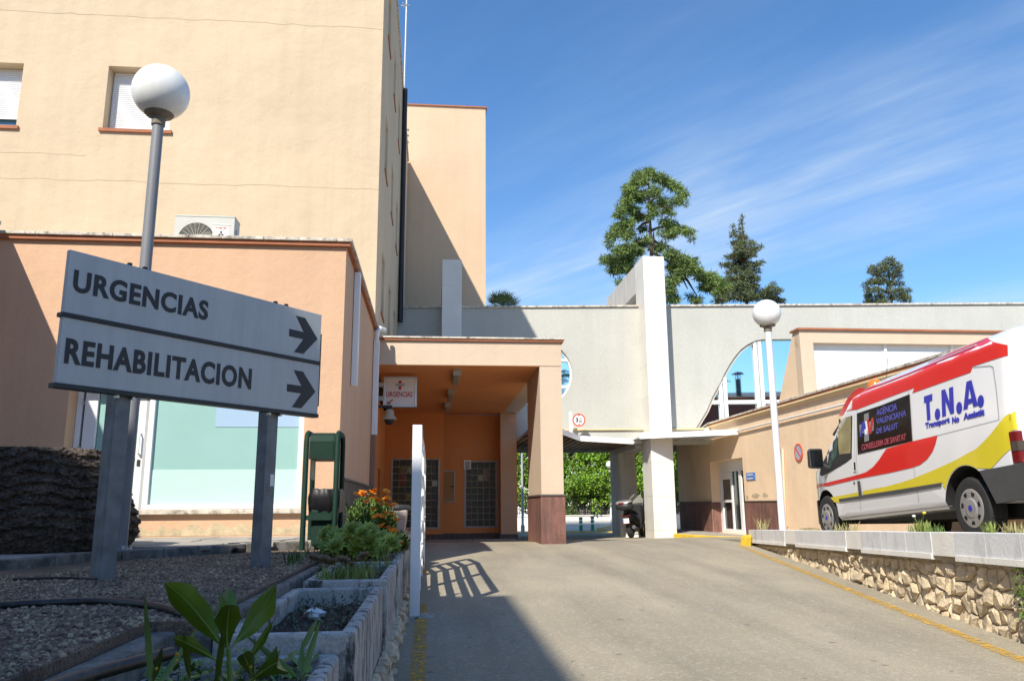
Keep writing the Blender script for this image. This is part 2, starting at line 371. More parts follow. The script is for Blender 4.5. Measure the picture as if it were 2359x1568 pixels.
def asphalt():
    m = mat('worn_asphalt', (.33, .285, .205), .92, .10, .55, .004, 110, grain=.22, gs=85, dirt=(.19, .175, .15), damt=.55, dscale=(.8, .5, 1), dlo=.48, dhi=.8)
    nt = m.node_tree; b = nt.nodes['Principled BSDF']; N = nt.nodes.new; L = nt.links.new
    base = b.inputs['Base Color'].links[0].from_socket
    g = N('ShaderNodeNewGeometry'); v = N('ShaderNodeTexVoronoi'); v.voronoi_dimensions = '2D'; v.inputs['Scale'].default_value = 3.0; v.inputs['Randomness'].default_value = 1
    L(g.outputs['Position'], v.inputs['Vector'])
    nz = N('ShaderNodeTexNoise'); nz.inputs['Scale'].default_value = 30; L(g.outputs['Position'], nz.inputs['Vector'])
    ad = N('ShaderNodeMath'); ad.operation = 'MULTIPLY_ADD'; L(nz.outputs[0], ad.inputs[0]); ad.inputs[1].default_value = .06; L(v.outputs['Distance'], ad.inputs[2])
    sp = N('ShaderNodeSeparateColor'); L(v.outputs['Color'], sp.inputs[0])
    th = N('ShaderNodeMapRange'); L(sp.outputs[0], th.inputs[0]); th.inputs[1].default_value = .45; th.inputs[2].default_value = 1; th.inputs[3].default_value = .0; th.inputs[4].default_value = .125
    lt = N('ShaderNodeMath'); lt.operation = 'SUBTRACT'; L(th.outputs[0], lt.inputs[0]); L(ad.outputs[0], lt.inputs[1])
    mr = N('ShaderNodeMapRange'); L(lt.outputs[0], mr.inputs[0]); mr.inputs[1].default_value = 0; mr.inputs[2].default_value = .015; mr.inputs[3].default_value = 0; mr.inputs[4].default_value = .6
    x = N('ShaderNodeMix'); x.data_type = 'RGBA'; L(mr.outputs[0], x.inputs[0]); L(base, x.inputs[6]); x.inputs[7].default_value = (.10, .10, .105, 1)
    # tyre-polished lanes and blotches
    mp = N('ShaderNodeMapping'); mp.inputs['Scale'].default_value = (1.5, .16, 1); L(g.outputs['Position'], mp.inputs[0])
    n3 = N('ShaderNodeTexNoise'); n3.inputs['Scale'].default_value = 1; n3.inputs['Detail'].default_value = 6; n3.inputs['Roughness'].default_value = .6; L(mp.outputs[0], n3.inputs['Vector'])
    r3 = N('ShaderNodeMapRange'); L(n3.outputs[0], r3.inputs[0]); r3.inputs[1].default_value = .40; r3.inputs[2].default_value = .68; r3.inputs[3].default_value = 1.05; r3.inputs[4].default_value = .76
    h3 = N('ShaderNodeHueSaturation'); L(r3.outputs[0], h3.inputs['Value']); L(base, h3.inputs['Color']); L(h3.outputs[0], x.inputs[6])
    # small pale aggregate flecks
    v2 = N('ShaderNodeTexVoronoi'); v2.inputs['Scale'].default_value = 42; L(g.outputs['Position'], v2.inputs['Vector'])
    s2 = N('ShaderNodeSeparateColor'); L(v2.outputs['Color'], s2.inputs[0])
    m2 = N('ShaderNodeMapRange'); L(s2.outputs[1], m2.inputs[0]); m2.inputs[1].default_value = .86; m2.inputs[2].default_value = .9; m2.inputs[3].default_value = 0; m2.inputs[4].default_value = .35
    y = N('ShaderNodeMix'); y.data_type = 'RGBA'; L(m2.outputs[0], y.inputs[0]); L(x.outputs[2], y.inputs[6]); y.inputs[7].default_value = (.46, .42, .34, 1)
    L(y.outputs[2], b.inputs['Base Color'])
    return m
ASPH = asphalt()

def worn_line():
    m = mat('worn_yellow_line', (.62, .36, .04), .85, .15, 4, .003, 80)
    nt = m.node_tree; b = nt.nodes['Principled BSDF']; N = nt.nodes.new; L = nt.links.new
    g = N('ShaderNodeNewGeometry'); n = N('ShaderNodeTexNoise'); n.inputs['Scale'].default_value = 26; n.inputs['Detail'].default_value = 8; n.inputs['Roughness'].default_value = .7
    L(g.outputs['Position'], n.inputs['Vector'])
    r = N('ShaderNodeMapRange'); L(n.outputs[0], r.inputs[0]); r.inputs[1].default_value = .44; r.inputs[2].default_value = .57
    L(r.outputs[0], b.inputs['Alpha'])
    return m
LINE = worn_line()

def ground_z(x, y):
    if y < 14: z = -.77+.0285*(y-15)
    elif y < 17: t = (y-14)/3; z = -.7985+.0855*t-.052*t*t*1.0
    elif y < 24: t = (y-17)/7; z = -.765-.275*t
    else: z = -1.04-.0254*(min(y, 54)-24)
    if x > 5.2 and y > 15:      # rises gently to the kerb by the doors
        z += min(1, (x-5.2)/2.2)*.05*max(0, 1-abs(y-21)/8)
    return z
# ------------------------------------------------------------------ ground, road, terrace
def frange(a, b, s):
    n = max(1, round((b-a)/s)); return [a+(b-a)*i/n for i in range(n+1)]
mb = MB()
xs = [-60, -30, -12, -5, -2, -1, -.5]+frange(0, 10, .5)+[12, 16, 22, 30, 45, 80]
ys = [-40, -20, -10, -4, 0]+frange(2, 30, .5)+frange(32, 56, 3)+[70, 90]
mb.add([(x, y, ground_z(x, y)) for y in ys for x in xs],
       [(j*len(xs)+i, j*len(xs)+i+1, (j+1)*len(xs)+i+1, (j+1)*len(xs)+i) for j in range(len(ys)-1) for i in range(len(xs)-1)])
road = mb.build('road', ASPH, smooth=60); tag(road, kind='structure')
g = MB().add([(-1500, -1500, -3), (1500, -1500, -3), (1500, 1500, -3), (-1500, 1500, -3)], [(0, 1, 2, 3)]).build('ground', GRAVELB); tag(g, kind='structure')

def strip(name, pts, w, m, lift=.004, zf=ground_z):      # painted line lying on the road
    mb = MB(); vs = []; P2 = []
    for (a, b) in zip(pts[:-1], pts[1:]):
        n = max(1, int((Vector(b)-Vector(a)).length/.3))
        P2 += [Vector(a).lerp(Vector(b), i/n) for i in range(n)]
    P2.append(Vector(pts[-1]))
    for i, p in enumerate(P2):
        d = (P2[min(i+1, len(P2)-1)]-P2[max(i-1, 0)]).normalized(); s = Vector((d.y, -d.x))*w/2
        for q in (p-s, p+s): vs.append((q.x, q.y, zf(q.x, q.y)+lift))
    mb.add(vs, [(2*i, 2*i+1, 2*i+3, 2*i+2) for i in range(len(P2)-1)])
    return tag(mb.build(name, m), kind='structure')
strip('road_marking', [(-.07, 2.2), (-.08, 5.5), (-.09, 8.3)], .10, LINE)
strip('road_marking', [(-.10, 10.9), (-.10, 12.2)], .10, LINE)

# retaining wall line along the right of the ramp
WA, WB = Vector((3.62, 1.6)), Vector((6.08, 15.0))
wd = (WB-WA).normalized(); wn = Vector((-wd.y, wd.x))          # wn points to the road side
WL = (WB-WA).length
def wpt(s, o, z): p = WA+wd*s+wn*o; return Vector((p.x, p.y, z))
def par_top(y): return -.50+.0283*(15-y)
strip('road_marking', [tuple((WA+wd*s+wn*(.34-.02*s/WL))[:]) for s in (0, 5, 9, 12, WL-.2)], .11, LINE)

def lot_z(y): return max(-.43-.0385*(y-8.6), -.93)
mb = MB(); L2 = []
for y in frange(1.6, 21.2, .7):
    x0 = (WA+wd*((y-WA.y)/wd.y)).x+.12 if y < 15 else 6.1
    L2.append((x0, y))
vs = []
for x0, y in L2:
    for x in (x0, (x0+12)/2, 30): vs.append((x, y, lot_z(y)))
mb.add(vs, [(3*i+k, 3*i+k+1, 3*i+k+4, 3*i+k+3) for i in range(len(L2)-1) for k in (0, 1)])
k = len(L2)
mb.add([(x0, y, lot_z(y)) for x0, y in L2]+[(x0, y, lot_z(y)-.7) for x0, y in L2]+[(30, L2[-1][1], lot_z(L2[-1][1])), (30, L2[-1][1], lot_z(L2[-1][1])-.7)], [(i, i+1, k+i+1, k+i) for i in range(k-1)]+[(k-1, 2*k, 2*k+1, 2*k-1)])
tag(mb.build('parking_lot', ASPH), kind='structure')

# raised pavement with a yellow kerb by the right-hand doors
ring = [(7.35, 28.2), (7.3, 24.3), (7.5, 22.9), (7.85, 21.9), (8.3, 21.55), (8.9, 21.4), (8.9, 28.2)]
mb = MB(); n = len(ring)
mb.add([(x, y, -1.3) for x, y in ring]+[(x, y, -.895) for x, y in ring], [tuple(range(n, 2*n))]+[(i, (i+1) % n, n+(i+1) % n, n+i) for i in range(n)])
tag(mb.build('pavement', CONCS), kind='structure')
mb = MB()
for (a, b) in zip(ring[:5], ring[1:6]):
    a, b = Vector(a), Vector(b); d = (b-a).normalized(); o = Vector((d.y, -d.x))*-.004
    nn = Vector((-d.y, d.x))
    if nn.dot(Vector((7.0, 20))-a) < 0: nn = -nn
    q = [a+nn*.012, b+nn*.012, b-nn*.11, a-nn*.11]
    mb.hexa([(p.x, p.y, -1.25) for p in q][::1 if (q[1]-q[0]).cross(q[2]-q[1]) > 0 else -1], [(p.x, p.y, -.889) for p in q][::1 if (q[1]-q[0]).cross(q[2]-q[1]) > 0 else -1])
tag(mb.build('kerb', YKERB, bevel=.015), kind='structure')
mb = MB(); p = WB
mb.hexa([(5.82, 14.55, -.95), (6.08, 14.95, -.95), (6.02, 15.35, -.95), (5.78, 14.95, -.95)], [(5.87, 14.6, -.60), (6.08, 14.95, -.58), (6.02, 15.35, -.60), (5.83, 14.97, -.62)])
tag(mb.build('kerb', YKERB, bevel=.03), kind='structure')

# gravel bed and terrace on the left
tag(MB().box(-9, -1.102, -3, 3.402, -1.4, -.44).build('gravel_bed', GRAVELB), kind='structure')
tag(MB().box(-9, -.932, 3.403, 10.3, -1.4, -.44).build('gravel_bed', GRAVELB), kind='structure')
tag(MB().box(-.93, -.30, 6.6, 10.3, -1.4, -.46).build('gravel_bed', GRAVELB), kind='structure')
kerbline = [(-9, 5.9), (-5.0, 5.95), (-3.6, 6.05), (-3.12, 6.3), (-2.95, 6.75), (-2.90, 7.2), (-2.72, 7.5), (-2.43, 7.72), (-1.87, 8.45), (-1.3, 8.8), (-.32, 8.85)]
ter = kerbline+[(-.32, 12.4), (-1.25, 15.9), (-9, 15.9)]
def lift_plate(poly, z0, z1, mb):
    n = len(poly)
    mb.plate([poly], (0, 0, z1), (1, 0, 0), (0, 1, 0), (0, 0, z0-z1)); return mb
tag(lift_plate(ter, -1.4, -.385, MB()).build('terrace', CONCS), kind='structure')
terr = bpy.data.objects['terrace']
# kerb stones, one by one, along the terrace edge
def along(pts, step):
    res = []; 
    for a, b in zip(pts[:-1], pts[1:]):
        a, b = Vector(a), Vector(b); n = max(1, round((b-a).length/step))
        for i in range(n): res.append((a.lerp(b, i/n), a.lerp(b, (i+1)/n)))
    return res
for a, b in along(kerbline, .8):
    d = (b-a).normalized(); nn = Vector((d.y, -d.x)); q = [a+nn*.02+d*.004, b+nn*.02-d*.004, b-nn*.11-d*.004, a-nn*.11+d*.004]
    dz = random.uniform(-.006, .006)
    MB().hexa([(p.x, p.y, -.6) for p in q], [(p.x, p.y, -.36+dz) for p in q]).build('kerb_stone', KERBC, terr, bevel=.012)
# paving slabs of the terrace
for i in range(13):
    for j in range(9):
        x, y = -6.1+i*.5, 6.0+j*.5
        c = (x+.25, y+.25)
        inside = c[1] > 6.35 and (c[0] < -3.3 or c[1] > 7.75+(c[0] > -2.3)*.75+(c[0] > -1.7)*.35) and c[1] < 10.3 and c[0] < -.4
        if not inside: continue
        dz = random.uniform(-.006, .006)
        MB().box(x+.006, x+.494, y+.006, y+.494, -.40, -.362+dz).build('paving_slab', CONCS, terr, bevel=.006)
# a short drain stub in the terrace kerb
p = at(548, 1268, Z=-.42); st = thing('drain_pipe', 'short black drain pipe stub poking out of the terrace kerb', 'pipe', (p.x, p.y, -.43))
MB().lathe([(.025, 0), (.042, 0), (.042, .16), (.025, .16)], (p.x-.02, p.y-.03, -.425), (.2, 1, 0), 14).build('pipe_wall', BLACKP, st, smooth=50)
MB().lathe([(.026, 0), (.026, .012)], (p.x-.013, p.y+.0, -.425), (.2, 1, 0), 14).build('pipe_bore', SKIN_D, st)

# pebbles of the gravel bed
mb = MB()
def pebble(mb, x, y, z, r):
    a = random.random()*pi; c, s = cos(a), sin(a); w = r*random.uniform(.6, 1); h = r*random.uniform(.6, 1.0)
    q = [(x+c*r, y+s*r, z), (x-s*w, y+c*w, z), (x-c*r, y-s*r, z), (x+s*w, y-c*w, z)]
    k1, k2 = random.uniform(.55, .85), random.uniform(.55, .85)
    q += [(x+c*r*k1, y+s*r*k1, z+h*.8), (x-s*w*k2, y+c*w*k2, z+h), (x-c*r*k2, y-s*r*k2, z+h*.75), (x+s*w*k1, y-c*w*k1, z+h*.9)]
    mb.add(q, [(0, 1, 5, 4), (1, 2, 6, 5), (2, 3, 7, 6), (3, 0, 4, 7), (4, 5, 6, 7)])
for k in range(32000):
    y = 2.2+6.4*random.random()**1.6; x = -.95-random.random()*(.6+y*.50)
    if x < -2.6 and y > 5.8 or x > -1.11 and y < 3.42: continue
    if y > 7.1+(x+3)*.8 and x < -.95 and y > 7.2: continue
    pebble(mb, x, y, -.441, random.choice((.004, .005, .006, .007, .008, .011)) * random.uniform(.8, 1.3))
tag(mb.build('gravel', PEBBLE), 'loose grey brown gravel spread around the sign posts', kind='stuff')

# ------------------------------------------------------------------ rubble stone with picked-apart stones
def clip(poly, p, n):        # keep the side where (q-p).n <= 0
    out = []
    for i in range(len(poly)):
        a, b = poly[i], poly[(i+1) % len(poly)]
        da, db = (a-p).dot(n), (b-p).dot(n)
        if da <= 0: out.append(a)
        if da*db < 0: out.append(a.lerp(b, da/(da-db)))
    return out
def rubble(parent, f3, length, lo, hi, cell, proud, most=300, seed=3, s0=0):
    """stones of irregular outline; f3(s, z, o) gives the place, lo(s)/hi(s) the lower and upper edge"""
    rnd = random.Random(seed); seeds = []
    s = s0
    row = 0
    zmin = min(lo(s0+length*i/20) for i in range(21)); zmax = max(hi(s0+length*i/20) for i in range(21))
    z = zmin-cell
    while z < zmax+cell:
        s = s0-cell+(row % 2)*cell*.5
        while s < s0+length+cell:
            seeds.append(Vector((s+rnd.uniform(-.33, .33)*cell, z+rnd.uniform(-.32, .32)*cell))); s += cell*rnd.choice((.75, .95, 1.2))
        z += cell*.92; row += 1
    stones = []
    for i, c in enumerate(seeds):
        poly = [c+Vector((cos(a), sin(a)))*cell*1.5 for a in [2*pi*k/12 for k in range(12)]]
        for j, d in enumerate(seeds):
            if i != j and (d-c).length < cell*2.6: poly = clip(poly, (c+d)/2, (d-c).normalized())
            if len(poly) < 3: break
        if len(poly) < 3: continue
        poly = clip(poly, Vector((s0, 0)), Vector((-1, 0))); poly = clip(poly, Vector((s0+length, 0)), Vector((1, 0)))
        if len(poly) < 3: continue
        l0, h0 = lo(c.x), hi(c.x)
        poly = clip(poly, Vector((c.x, l0)), Vector((lo(c.x-.5)-lo(c.x+.5), 0))*0+Vector((0, -1)))
        if len(poly) < 3: continue
        poly = clip(poly, Vector((c.x, h0)), Vector((0, 1)))
        if len(poly) < 3: continue
        m = sum(poly, Vector((0, 0)))/len(poly)
        ar = abs(sum(poly[k].cross(poly[(k+1) % len(poly)]) for k in range(len(poly))))/2
        if ar < .15*cell*cell: continue
        ed = min((poly[k]-m).length for k in range(len(poly)))
        stones.append((ar, m, poly))
    for ar, m, poly in stones[:most]:
        n = len(poly); vs = []; k1 = 1-.006/max(.03, sqrt(ar)); pd = proud*rnd.uniform(.55, 1.25); tx, tz = rnd.uniform(-.35, .35), rnd.uniform(-.5, .25)
        for p in poly: q = m+(p-m)*k1; vs.append(f3(q.x, q.y, -.01))
        for p in poly:
            q = m+(p-m)*k1*rnd.uniform(.86, .98); vs.append(f3(q.x, q.y, pd*rnd.uniform(.4, .75)+(q.x-m.x)*tx*.3+(q.y-m.y)*tz*.3))
        for p in poly:
            q = m+(p-m)*rnd.uniform(.38, .62); vs.append(f3(q.x, q.y, pd*rnd.uniform(.85, 1.1)+(q.x-m.x)*tx+(q.y-m.y)*tz))
        fs = [(i, (i+1) % n, n+(i+1) % n, n+i) for i in range(n)]+[(n+i, n+(i+1) % n, 2*n+(i+1) % n, 2*n+i) for i in range(n)]+[tuple(range(2*n, 3*n))]
        o = MB().add(vs, fs).build('stone', STONE, parent)
    return len(stones)

rw = thing('retaining_wall', 'ochre rubble stone retaining wall with white parapet below the van', 'wall', (5, 8, -1))
def zroad_w(s): p = WA+wd*s; return ground_z(p.x, p.y)
def ybar(s): return (WA+wd*s).y
PH = .235
mb = MB()
for i in range(20):
    a, b = WL*i/20, WL*(i+1)/20
    q = [wpt(a, .0, 0), wpt(b, .0, 0), wpt(b, -.3, 0), wpt(a, -.3, 0)]
    q = q[::-1]
    za = (zroad_w(b)-.1, zroad_w(a)-.1); 
    mb.hexa([(p.x, p.y, -1.4) for p in q], [(p.x, p.y, par_top(p.y)-PH+.02) for p in q])
mb.build('mortar_bed', MORTAR, rw)
rubble(rw, lambda s, z, o: wpt(s, o, z), WL-2.6, lambda s: zroad_w(s)-.05, lambda s: par_top(ybar(s))-PH-.035, .155, .042, 300, 11, 2.4)
# parapet blocks, alternating grey and white, measured along the top edge
edges = []
O3, n3 = Vector((WA.x, WA.y, 0))+Vector((wn.x, wn.y, 0))*.08, Vector((wn.x, wn.y, 0))
for cxp in (165, 255, 360, 465, 550, 945, 1065, 1225, 1415, 1615, 1800, 2040, 2320):
    p = at((2900+cxp/1.972)/1.7364, (2050+135/1.972)/1.7364, O=O3, n=n3); edges.append((Vector((p.x, p.y))-WA).dot(wd))
edges = [WL]+edges[1:]+[2.7, 1.9, 1.1, .3]
cols = 'ggGWgWgggWggggWg'
for i in range(len(edges)-1):
    b, a = edges[i]-.0015, edges[i+1]+.0015
    white = cols[i] == 'W'
    o1 = .074 if white else .08; lowr = .03 if white else 0
    q = [wpt(a, o1, 0), wpt(b, o1, 0), wpt(b, -.20, 0), wpt(a, -.20, 0)][::-1]
    o = MB().hexa([(p.x, p.y, par_top(p.y)-PH+lowr) for p in q], [(p.x, p.y, par_top(p.y)) for p in q]).build('parapet_block', PARW if white else PARG, rw, bevel=.003)
    if not white:      # the small drip ledge along the bottom
        q = [wpt(a, o1+.012, 0), wpt(b, o1+.012, 0), wpt(b, -.1, 0), wpt(a, -.1, 0)][::-1]
        MB().hexa([(p.x, p.y, par_top(p.y)-PH-.002) for p in q], [(p.x, p.y, par_top(p.y)-PH+.045) for p in q]).build('drip_ledge', PARW, rw)

# ------------------------------------------------------------------ main block
MX, MY = -1.22, 16.0                        # its right-hand corner
MT, MB_Y = 14.2, 31.5
main = thing('hospital_block', 'tall cream stucco hospital block with white roller shutters', 'building', (-6, 16, -.4))
wins = [(-6.93, -5.59, 7.72, 9.15), (-9.98, -8.63, 7.70, 9.12), (-6.93, -5.59, 11.6, 13.0), (-9.98, -8.63, 11.6, 13.0)]
def rect(a, b, c, d): return [(a, c), (b, c), (b, d), (a, d)]
mb = MB().plate([[(-16, -1), (MX, -1), (MX, MT), (-16, MT)]]+[rect(*w) for w in wins], (0, MY, 0), (1, 0, 0), (0, 0, 1), (0, .4, 0))
mb.build('front_wall', CREAM, main)
side = [(y0, y0+.95, z, z+1.45) for y0 in (17.6, 20.4, 23.2, 26.2) for z in (4.3, 7.75, 11.2)]
mb = MB().plate([[(MY+.402, 3.2), (MB_Y, 3.2), (MB_Y, MT), (MY+.402, MT)]]+[rect(*w) for w in side], (MX, 0, 0), (0, 1, 0), (0, 0, 1), (-.4, 0, 0))
mb.build('side_wall', CREAM, main)
mb = MB().box(-16, MX-.402, MY+.5, MB_Y, MT-.3, MT-.05); mb.box(-16, -15.6, MY+.41, MB_Y, -1, MT-.31); mb.box(-15.5, MX-.41, MB_Y-.4, MB_Y, -1, MT-.31)
mb.build('roof', CONCS, main)
for i, (a, b, c, d) in enumerate(wins):
    w = MB().box(a, b, MY+.34, MY+.38, c, d).build('window', GLASSB, main)
    mb = MB()
    for x0, x1, z0, z1 in ((a, a+.05, c, d), (b-.05, b, c, d), (a+.05, b-.05, c, c+.05), ((a+b)/2-.03, (a+b)/2+.03, c+.05, c+.5)): mb.box(x0, x1, MY+.30, MY+.338, z0, z1)
    mb.build('frame', WHITEM, w)
    low = c+(.09 if i == 0 else .33)
    mb = MB(); z = d; 
    while z > low:
        mb.add([(a+.03, MY+.275, z), (b-.03, MY+.275, z), (b-.03, MY+.262, z-.022), (a+.03, MY+.262, z-.022), (b-.03, MY+.275, z-.043), (a+.03, MY+.275, z-.043)], [(0, 3, 2, 1), (3, 5, 4, 2)]); z -= .045
    mb.box(a+.03, b-.03, MY+.262, MY+.285, low-.05, low)
    mb.build('roller_shutter', SHUT, w)
    MB().box(a-.06, b+.06, MY-.05, MY+.33, c-.075, c-.004).build('sill', TERRA, w)
for (a, b, c, d) in side:
    w = MB().box(MX-.3, MX-.26, a, b, c, d).build('window', GLASSB, main)
    MB().box(MX-.25, MX+.03, a-.03, b+.03, c-.06, c-.004).build('sill', TERRA, w)
    MB().box(MX-.258, MX-.235, a, b, c+.5, d).build('roller_shutter', SHUT, w)
MB().box(-16, MX+.05, MY-.05, MB_Y, MT, MT+.1).build('coping', COPING, main)
MB().tube([(MX+.09, 25.6, 5.9), (MX+.09, 25.6, MT+.05)], .085, 10).build('black_drain_pipe', BLACK, main)
rnd = random.Random(6)
for zc, x0, x1 in ((at(200, 415, Y=MY).z, -10.5, MX), (at(300, 38, Y=MY).z, -10.5, MX-.02), (at(300, 640, Y=MY).z+2.6, -10.5, -7.2)):
    mb = MB(); x = x0; z = zc
    while x < x1-.01:
        xb = min(x+rnd.uniform(.12, .4), x1); zb = zc+rnd.uniform(-.02, .02); h = rnd.uniform(.003, .007)
        mb.add([(x, MY-.004, z-h), (xb, MY-.004, zb-h), (xb, MY-.004, zb+h*.4), (x, MY-.004, z+h*.4), (x, MY-.001, z-h*1.6), (xb, MY-.001, zb-h*1.6)], [(0, 1, 2, 3), (4, 5, 1, 0)]); x, z = xb, zb
    mb.build('plaster_joint', mat('plaster_joint', (.52, .40, .255), .9) if 'plaster_joint' not in bpy.data.materials else bpy.data.materials['plaster_joint'], main)
mast = thing('lightning_rod', 'thin pale lightning rod with a small finial on the roof edge', 'lightning rod', (-1.2, 33, MT))
rodp = at(926, 380, Y=33)
MB().tube([(rodp.x, 33, MT-2.0), (rodp.x+.06, 33, 24.3), (rodp.x+.06, 33, 26.5)], [.045, .04, .012], 8).build('rod', ALU, mast)
t = at(933.5, 13, Y=33)
mb = MB()
for k in range(6): a = k*pi/3; mb.tube([(t.x, t.y, t.z), (t.x+.2*cos(a), t.y+.2*sin(a), t.z+.02*(-1)**k)], .022, 5)
mb.ball(t, .05, 8, 6); mb.build('finial', ALU, mast)

# tower behind
tow = thing('tower', 'plain peach tower rising behind the grey and white wall', 'building', (.3, 31.5, 0))
ty = 31.6
tl, tr_ = at(937, 243, Y=ty), at(1117, 250, Y=ty); tz = (tl.z+tr_.z)/2
MB().box(tl.x, tr_.x+.03, ty, ty+1.4, -1, tz).build('wall', TOWERP, tow)
MB().box(tl.x-.06, tr_.x+.09, ty-.06, ty+1.45, tz, tz+.06).build('coping', TERRA, tow)
q = at(934, 350, Y=ty)
MB().box(-4.5, tl.x-.003, ty+.02, ty+1.4, -1, q.z).build('lower_wall', TOWERP, tow)
MB().tube([(tl.x+.02, ty-.03, -1), (tl.x+.02, ty-.03, q.z)], .03, 6).build('joint_strip', TOWERP, tow)
for yy in (290, 303, 318):
    h = at(933, yy, Y=ty+.1)
    mb = MB().tube([(tl.x-.02, ty+.5, h.z), (tl.x-.28, ty+.45, h.z+.02), (tl.x-.36, ty+.1, h.z), (tl.x-.28, ty-.2, h.z-.02), (tl.x, ty-.22, h.z)], .035, 6)
    mb.build('ladder_hoop', TERRA, tow)

# ------------------------------------------------------------------ extension with the glass front
EX, EY, ET = -1.20, 10.4, 3.42
ext = thing('extension_building', 'low peach stucco extension with frosted glass front', 'building', (-3, 10.4, -.36))
DR = (-4.57, -3.62, -.345, 1.62)      # door recess
SWN = (-3.60, -1.655, -.03, 1.62)
mb = MB().plate([[(-9, -1), (EX, -1), (EX, ET), (-9, ET)], [(-4.57, -.345), (-3.60, -.345), (-3.60, -.03), (-1.655, -.03), (-1.655, 1.62), (-4.57, 1.62)]], (0, EY, 0), (1, 0, 0), (0, 0, 1), (0, .32, 0))
mb.build('front_wall', PEACH, ext)
MB().box(EX-.3, EX, EY+.322, 15.995, -1.2, ET).build('side_wall', PEACH, ext)
MB().box(-9, EX-.302, EY+.33, 15.99, ET-.45, ET-.2).build('roof', CONCS, ext)
MB().box(-9, EX+.055, EY-.055, EY+.32, ET, ET+.055).build('trim', TERRA, ext)
MB().box(EX-.3, EX+.055, EY+.322, 15.9, ET, ET+.055).build('trim', TERRA, ext)
x = -9.0
while x < EX-.1:
    x1 = min(x+.96, EX+.085); dz = random.uniform(-.004, .004)
    MB().box(x+.003, x1-.003, EY-.085, EY+.34, ET+.056, ET+.098+dz).build('coping_slab', COPING, ext, bevel=.006); x = x1
y = EY+.345
while y < 15.8:
    y1 = min(y+.96, 15.9); MB().box(EX-.32, EX+.085, y+.003, y1-.003, ET+.056, ET+.098).build('coping_slab', COPING, ext, bevel=.006); y = y1
# marble plinth on the side wall
y = EY+.35
while y < 15.9:
    y1 = min(y+.62, 15.94); MB().box(EX+.001, EX+.03, y+.003, y1-.003, -1.2, .33).build('plinth_slab', DTILE, ext); y = y1
MB().box(EX+.001, EX+.05, EY+.34, 15.95, .333, .365).build('plinth_cap', DTILE, ext)
# downpipes
MB().box(EX+.005, EX+.095, 11.48, 11.60, 1.70, 3.40).build('downpipe', WHITEM, ext, bevel=.01)
pz0, pz1 = at(858, 1002, Y=15.55).z, at(861, 790, Y=15.55).z
mb = MB().box(EX+.01, EX+.12, 15.45, 15.58, pz0, 3.2); mb.tube([(EX+.06, 15.5, 3.1), (EX+.07, 15.45, 3.36), (EX+.12, 15.55, 3.45), (EX+.20, 15.72, 3.45)], .05, 8)
mb.build('downpipe', WHITEM, ext, bevel=.01)
MB().box(EX+.012, EX+.10, 15.46, 15.57, -.75, pz0-.002).build('downpipe', mat('brown_pipe', (.30, .17, .12), .6), ext, bevel=.01)
# window
ww = MB().box(-3.56, -1.70, EY+.10, EY+.13, .02, 1.60).build('window', FROST, ext)
mb = MB()
for a in ((-3.598, -3.53, -.028, 1.618), (-1.725, -1.657, -.028, 1.618), (-3.53, -1.725, -.028, .035), (-3.53, -1.725, 1.56, 1.618)): mb.box(a[0], a[1], EY+.05, EY+.15, a[2], a[3])
mb.build('frame', WHITEM, ww, bevel=.006)
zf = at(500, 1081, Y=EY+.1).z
MB().box(-3.528, -1.727, EY+.094, EY+.099, .037, zf).build('pale_area', FROSTL, ww)  # paler thin layer over the lower part of the pane
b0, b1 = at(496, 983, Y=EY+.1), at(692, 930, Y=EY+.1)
MB().box(b0.x, -1.727, EY+.094, EY+.099, b0.z, 1.558).build('blue_area', AREAB, ww)  # bluish thin layer over the upper right of the pane
MB().box(-3.62, -1.62, EY-.075, EY+.05, -.085, -.032).build('sill', COPING, ww, bevel=.008)
MB().box(-3.57, -1.70, EY+.155, EY+.30, -.02, 1.6).build('blind', FROST, ww)
# door
dy = EY+.27
dr = MB().box(-4.30, -3.80, dy+.02, dy+.03, -.28, 1.58).build('door', FROST, ext)
mb = MB()
for a in ((-4.568, -4.50, -.345, 1.618), (-4.47, -4.31, -.34, 1.60), (-3.79, -3.70, -.34, 1.60), (-4.31, -3.79, .62, .70), (-4.31, -3.79, -.34, -.20), (-4.31, -3.79, 1.52, 1.60)): mb.box(a[0], a[1], dy-.02, dy+.04, a[2], a[3])
mb.build('frame', WHITEM, dr, bevel=.005)
MB().box(-4.305, -3.795, dy+.012, dy+.018, -.2, zf-.02).build('pale_area', FROSTL, dr)  # paler thin layer over the lower part of the door glass
MB().tube([(-3.745, dy-.02, .66), (-3.745, dy-.07, .68), (-3.745, dy-.07, .92), (-3.745, dy-.02, .94)], .012, 8).build('handle', WHITEM, dr)
MB().box(-3.765, -3.725, dy-.03, dy-.018, .52, .60).build('lock', BLACKP, dr)
for zz in (.65, .72, 1.3): MB().box(-4.50, -4.475, dy-.04, dy-.022, zz, zz+.05).build('hinge', ALU, dr)
MB().box(-3.70, -3.602, dy-.02, dy+.02, -.345, 1.618).build('door_jamb', GREYM, ext)
MB().box(-3.70, -3.64, dy+.021, dy+.06, -.345, 1.6).build('dark_gap', SKIN_D, ext)
MB().box(-4.6, -3.6, EY+.33, EY+.36, -.345, 1.7).build('room_wall', SKIN_D, ext)
# bare plaster patches along the foot of the wall
mb = MB()
rnd = random.Random(5)
top = []; xx = -3.6
while xx < -1.25: top.append((xx, -.24+rnd.uniform(-.03, .04) if rnd.random() < .8 else -.28)); xx += rnd.uniform(.05, .13)
mb.plate([[(-3.62, -.345)]+[(-1.25, -.345)]+top[::-1]], (0, EY-.004, 0), (1, 0, 0), (0, 0, 1), (0, .003, 0))
mb.build('bare_plaster', mat('bare_plaster', (.50, .40, .26), .95, .25, 9, .006, 30), ext)

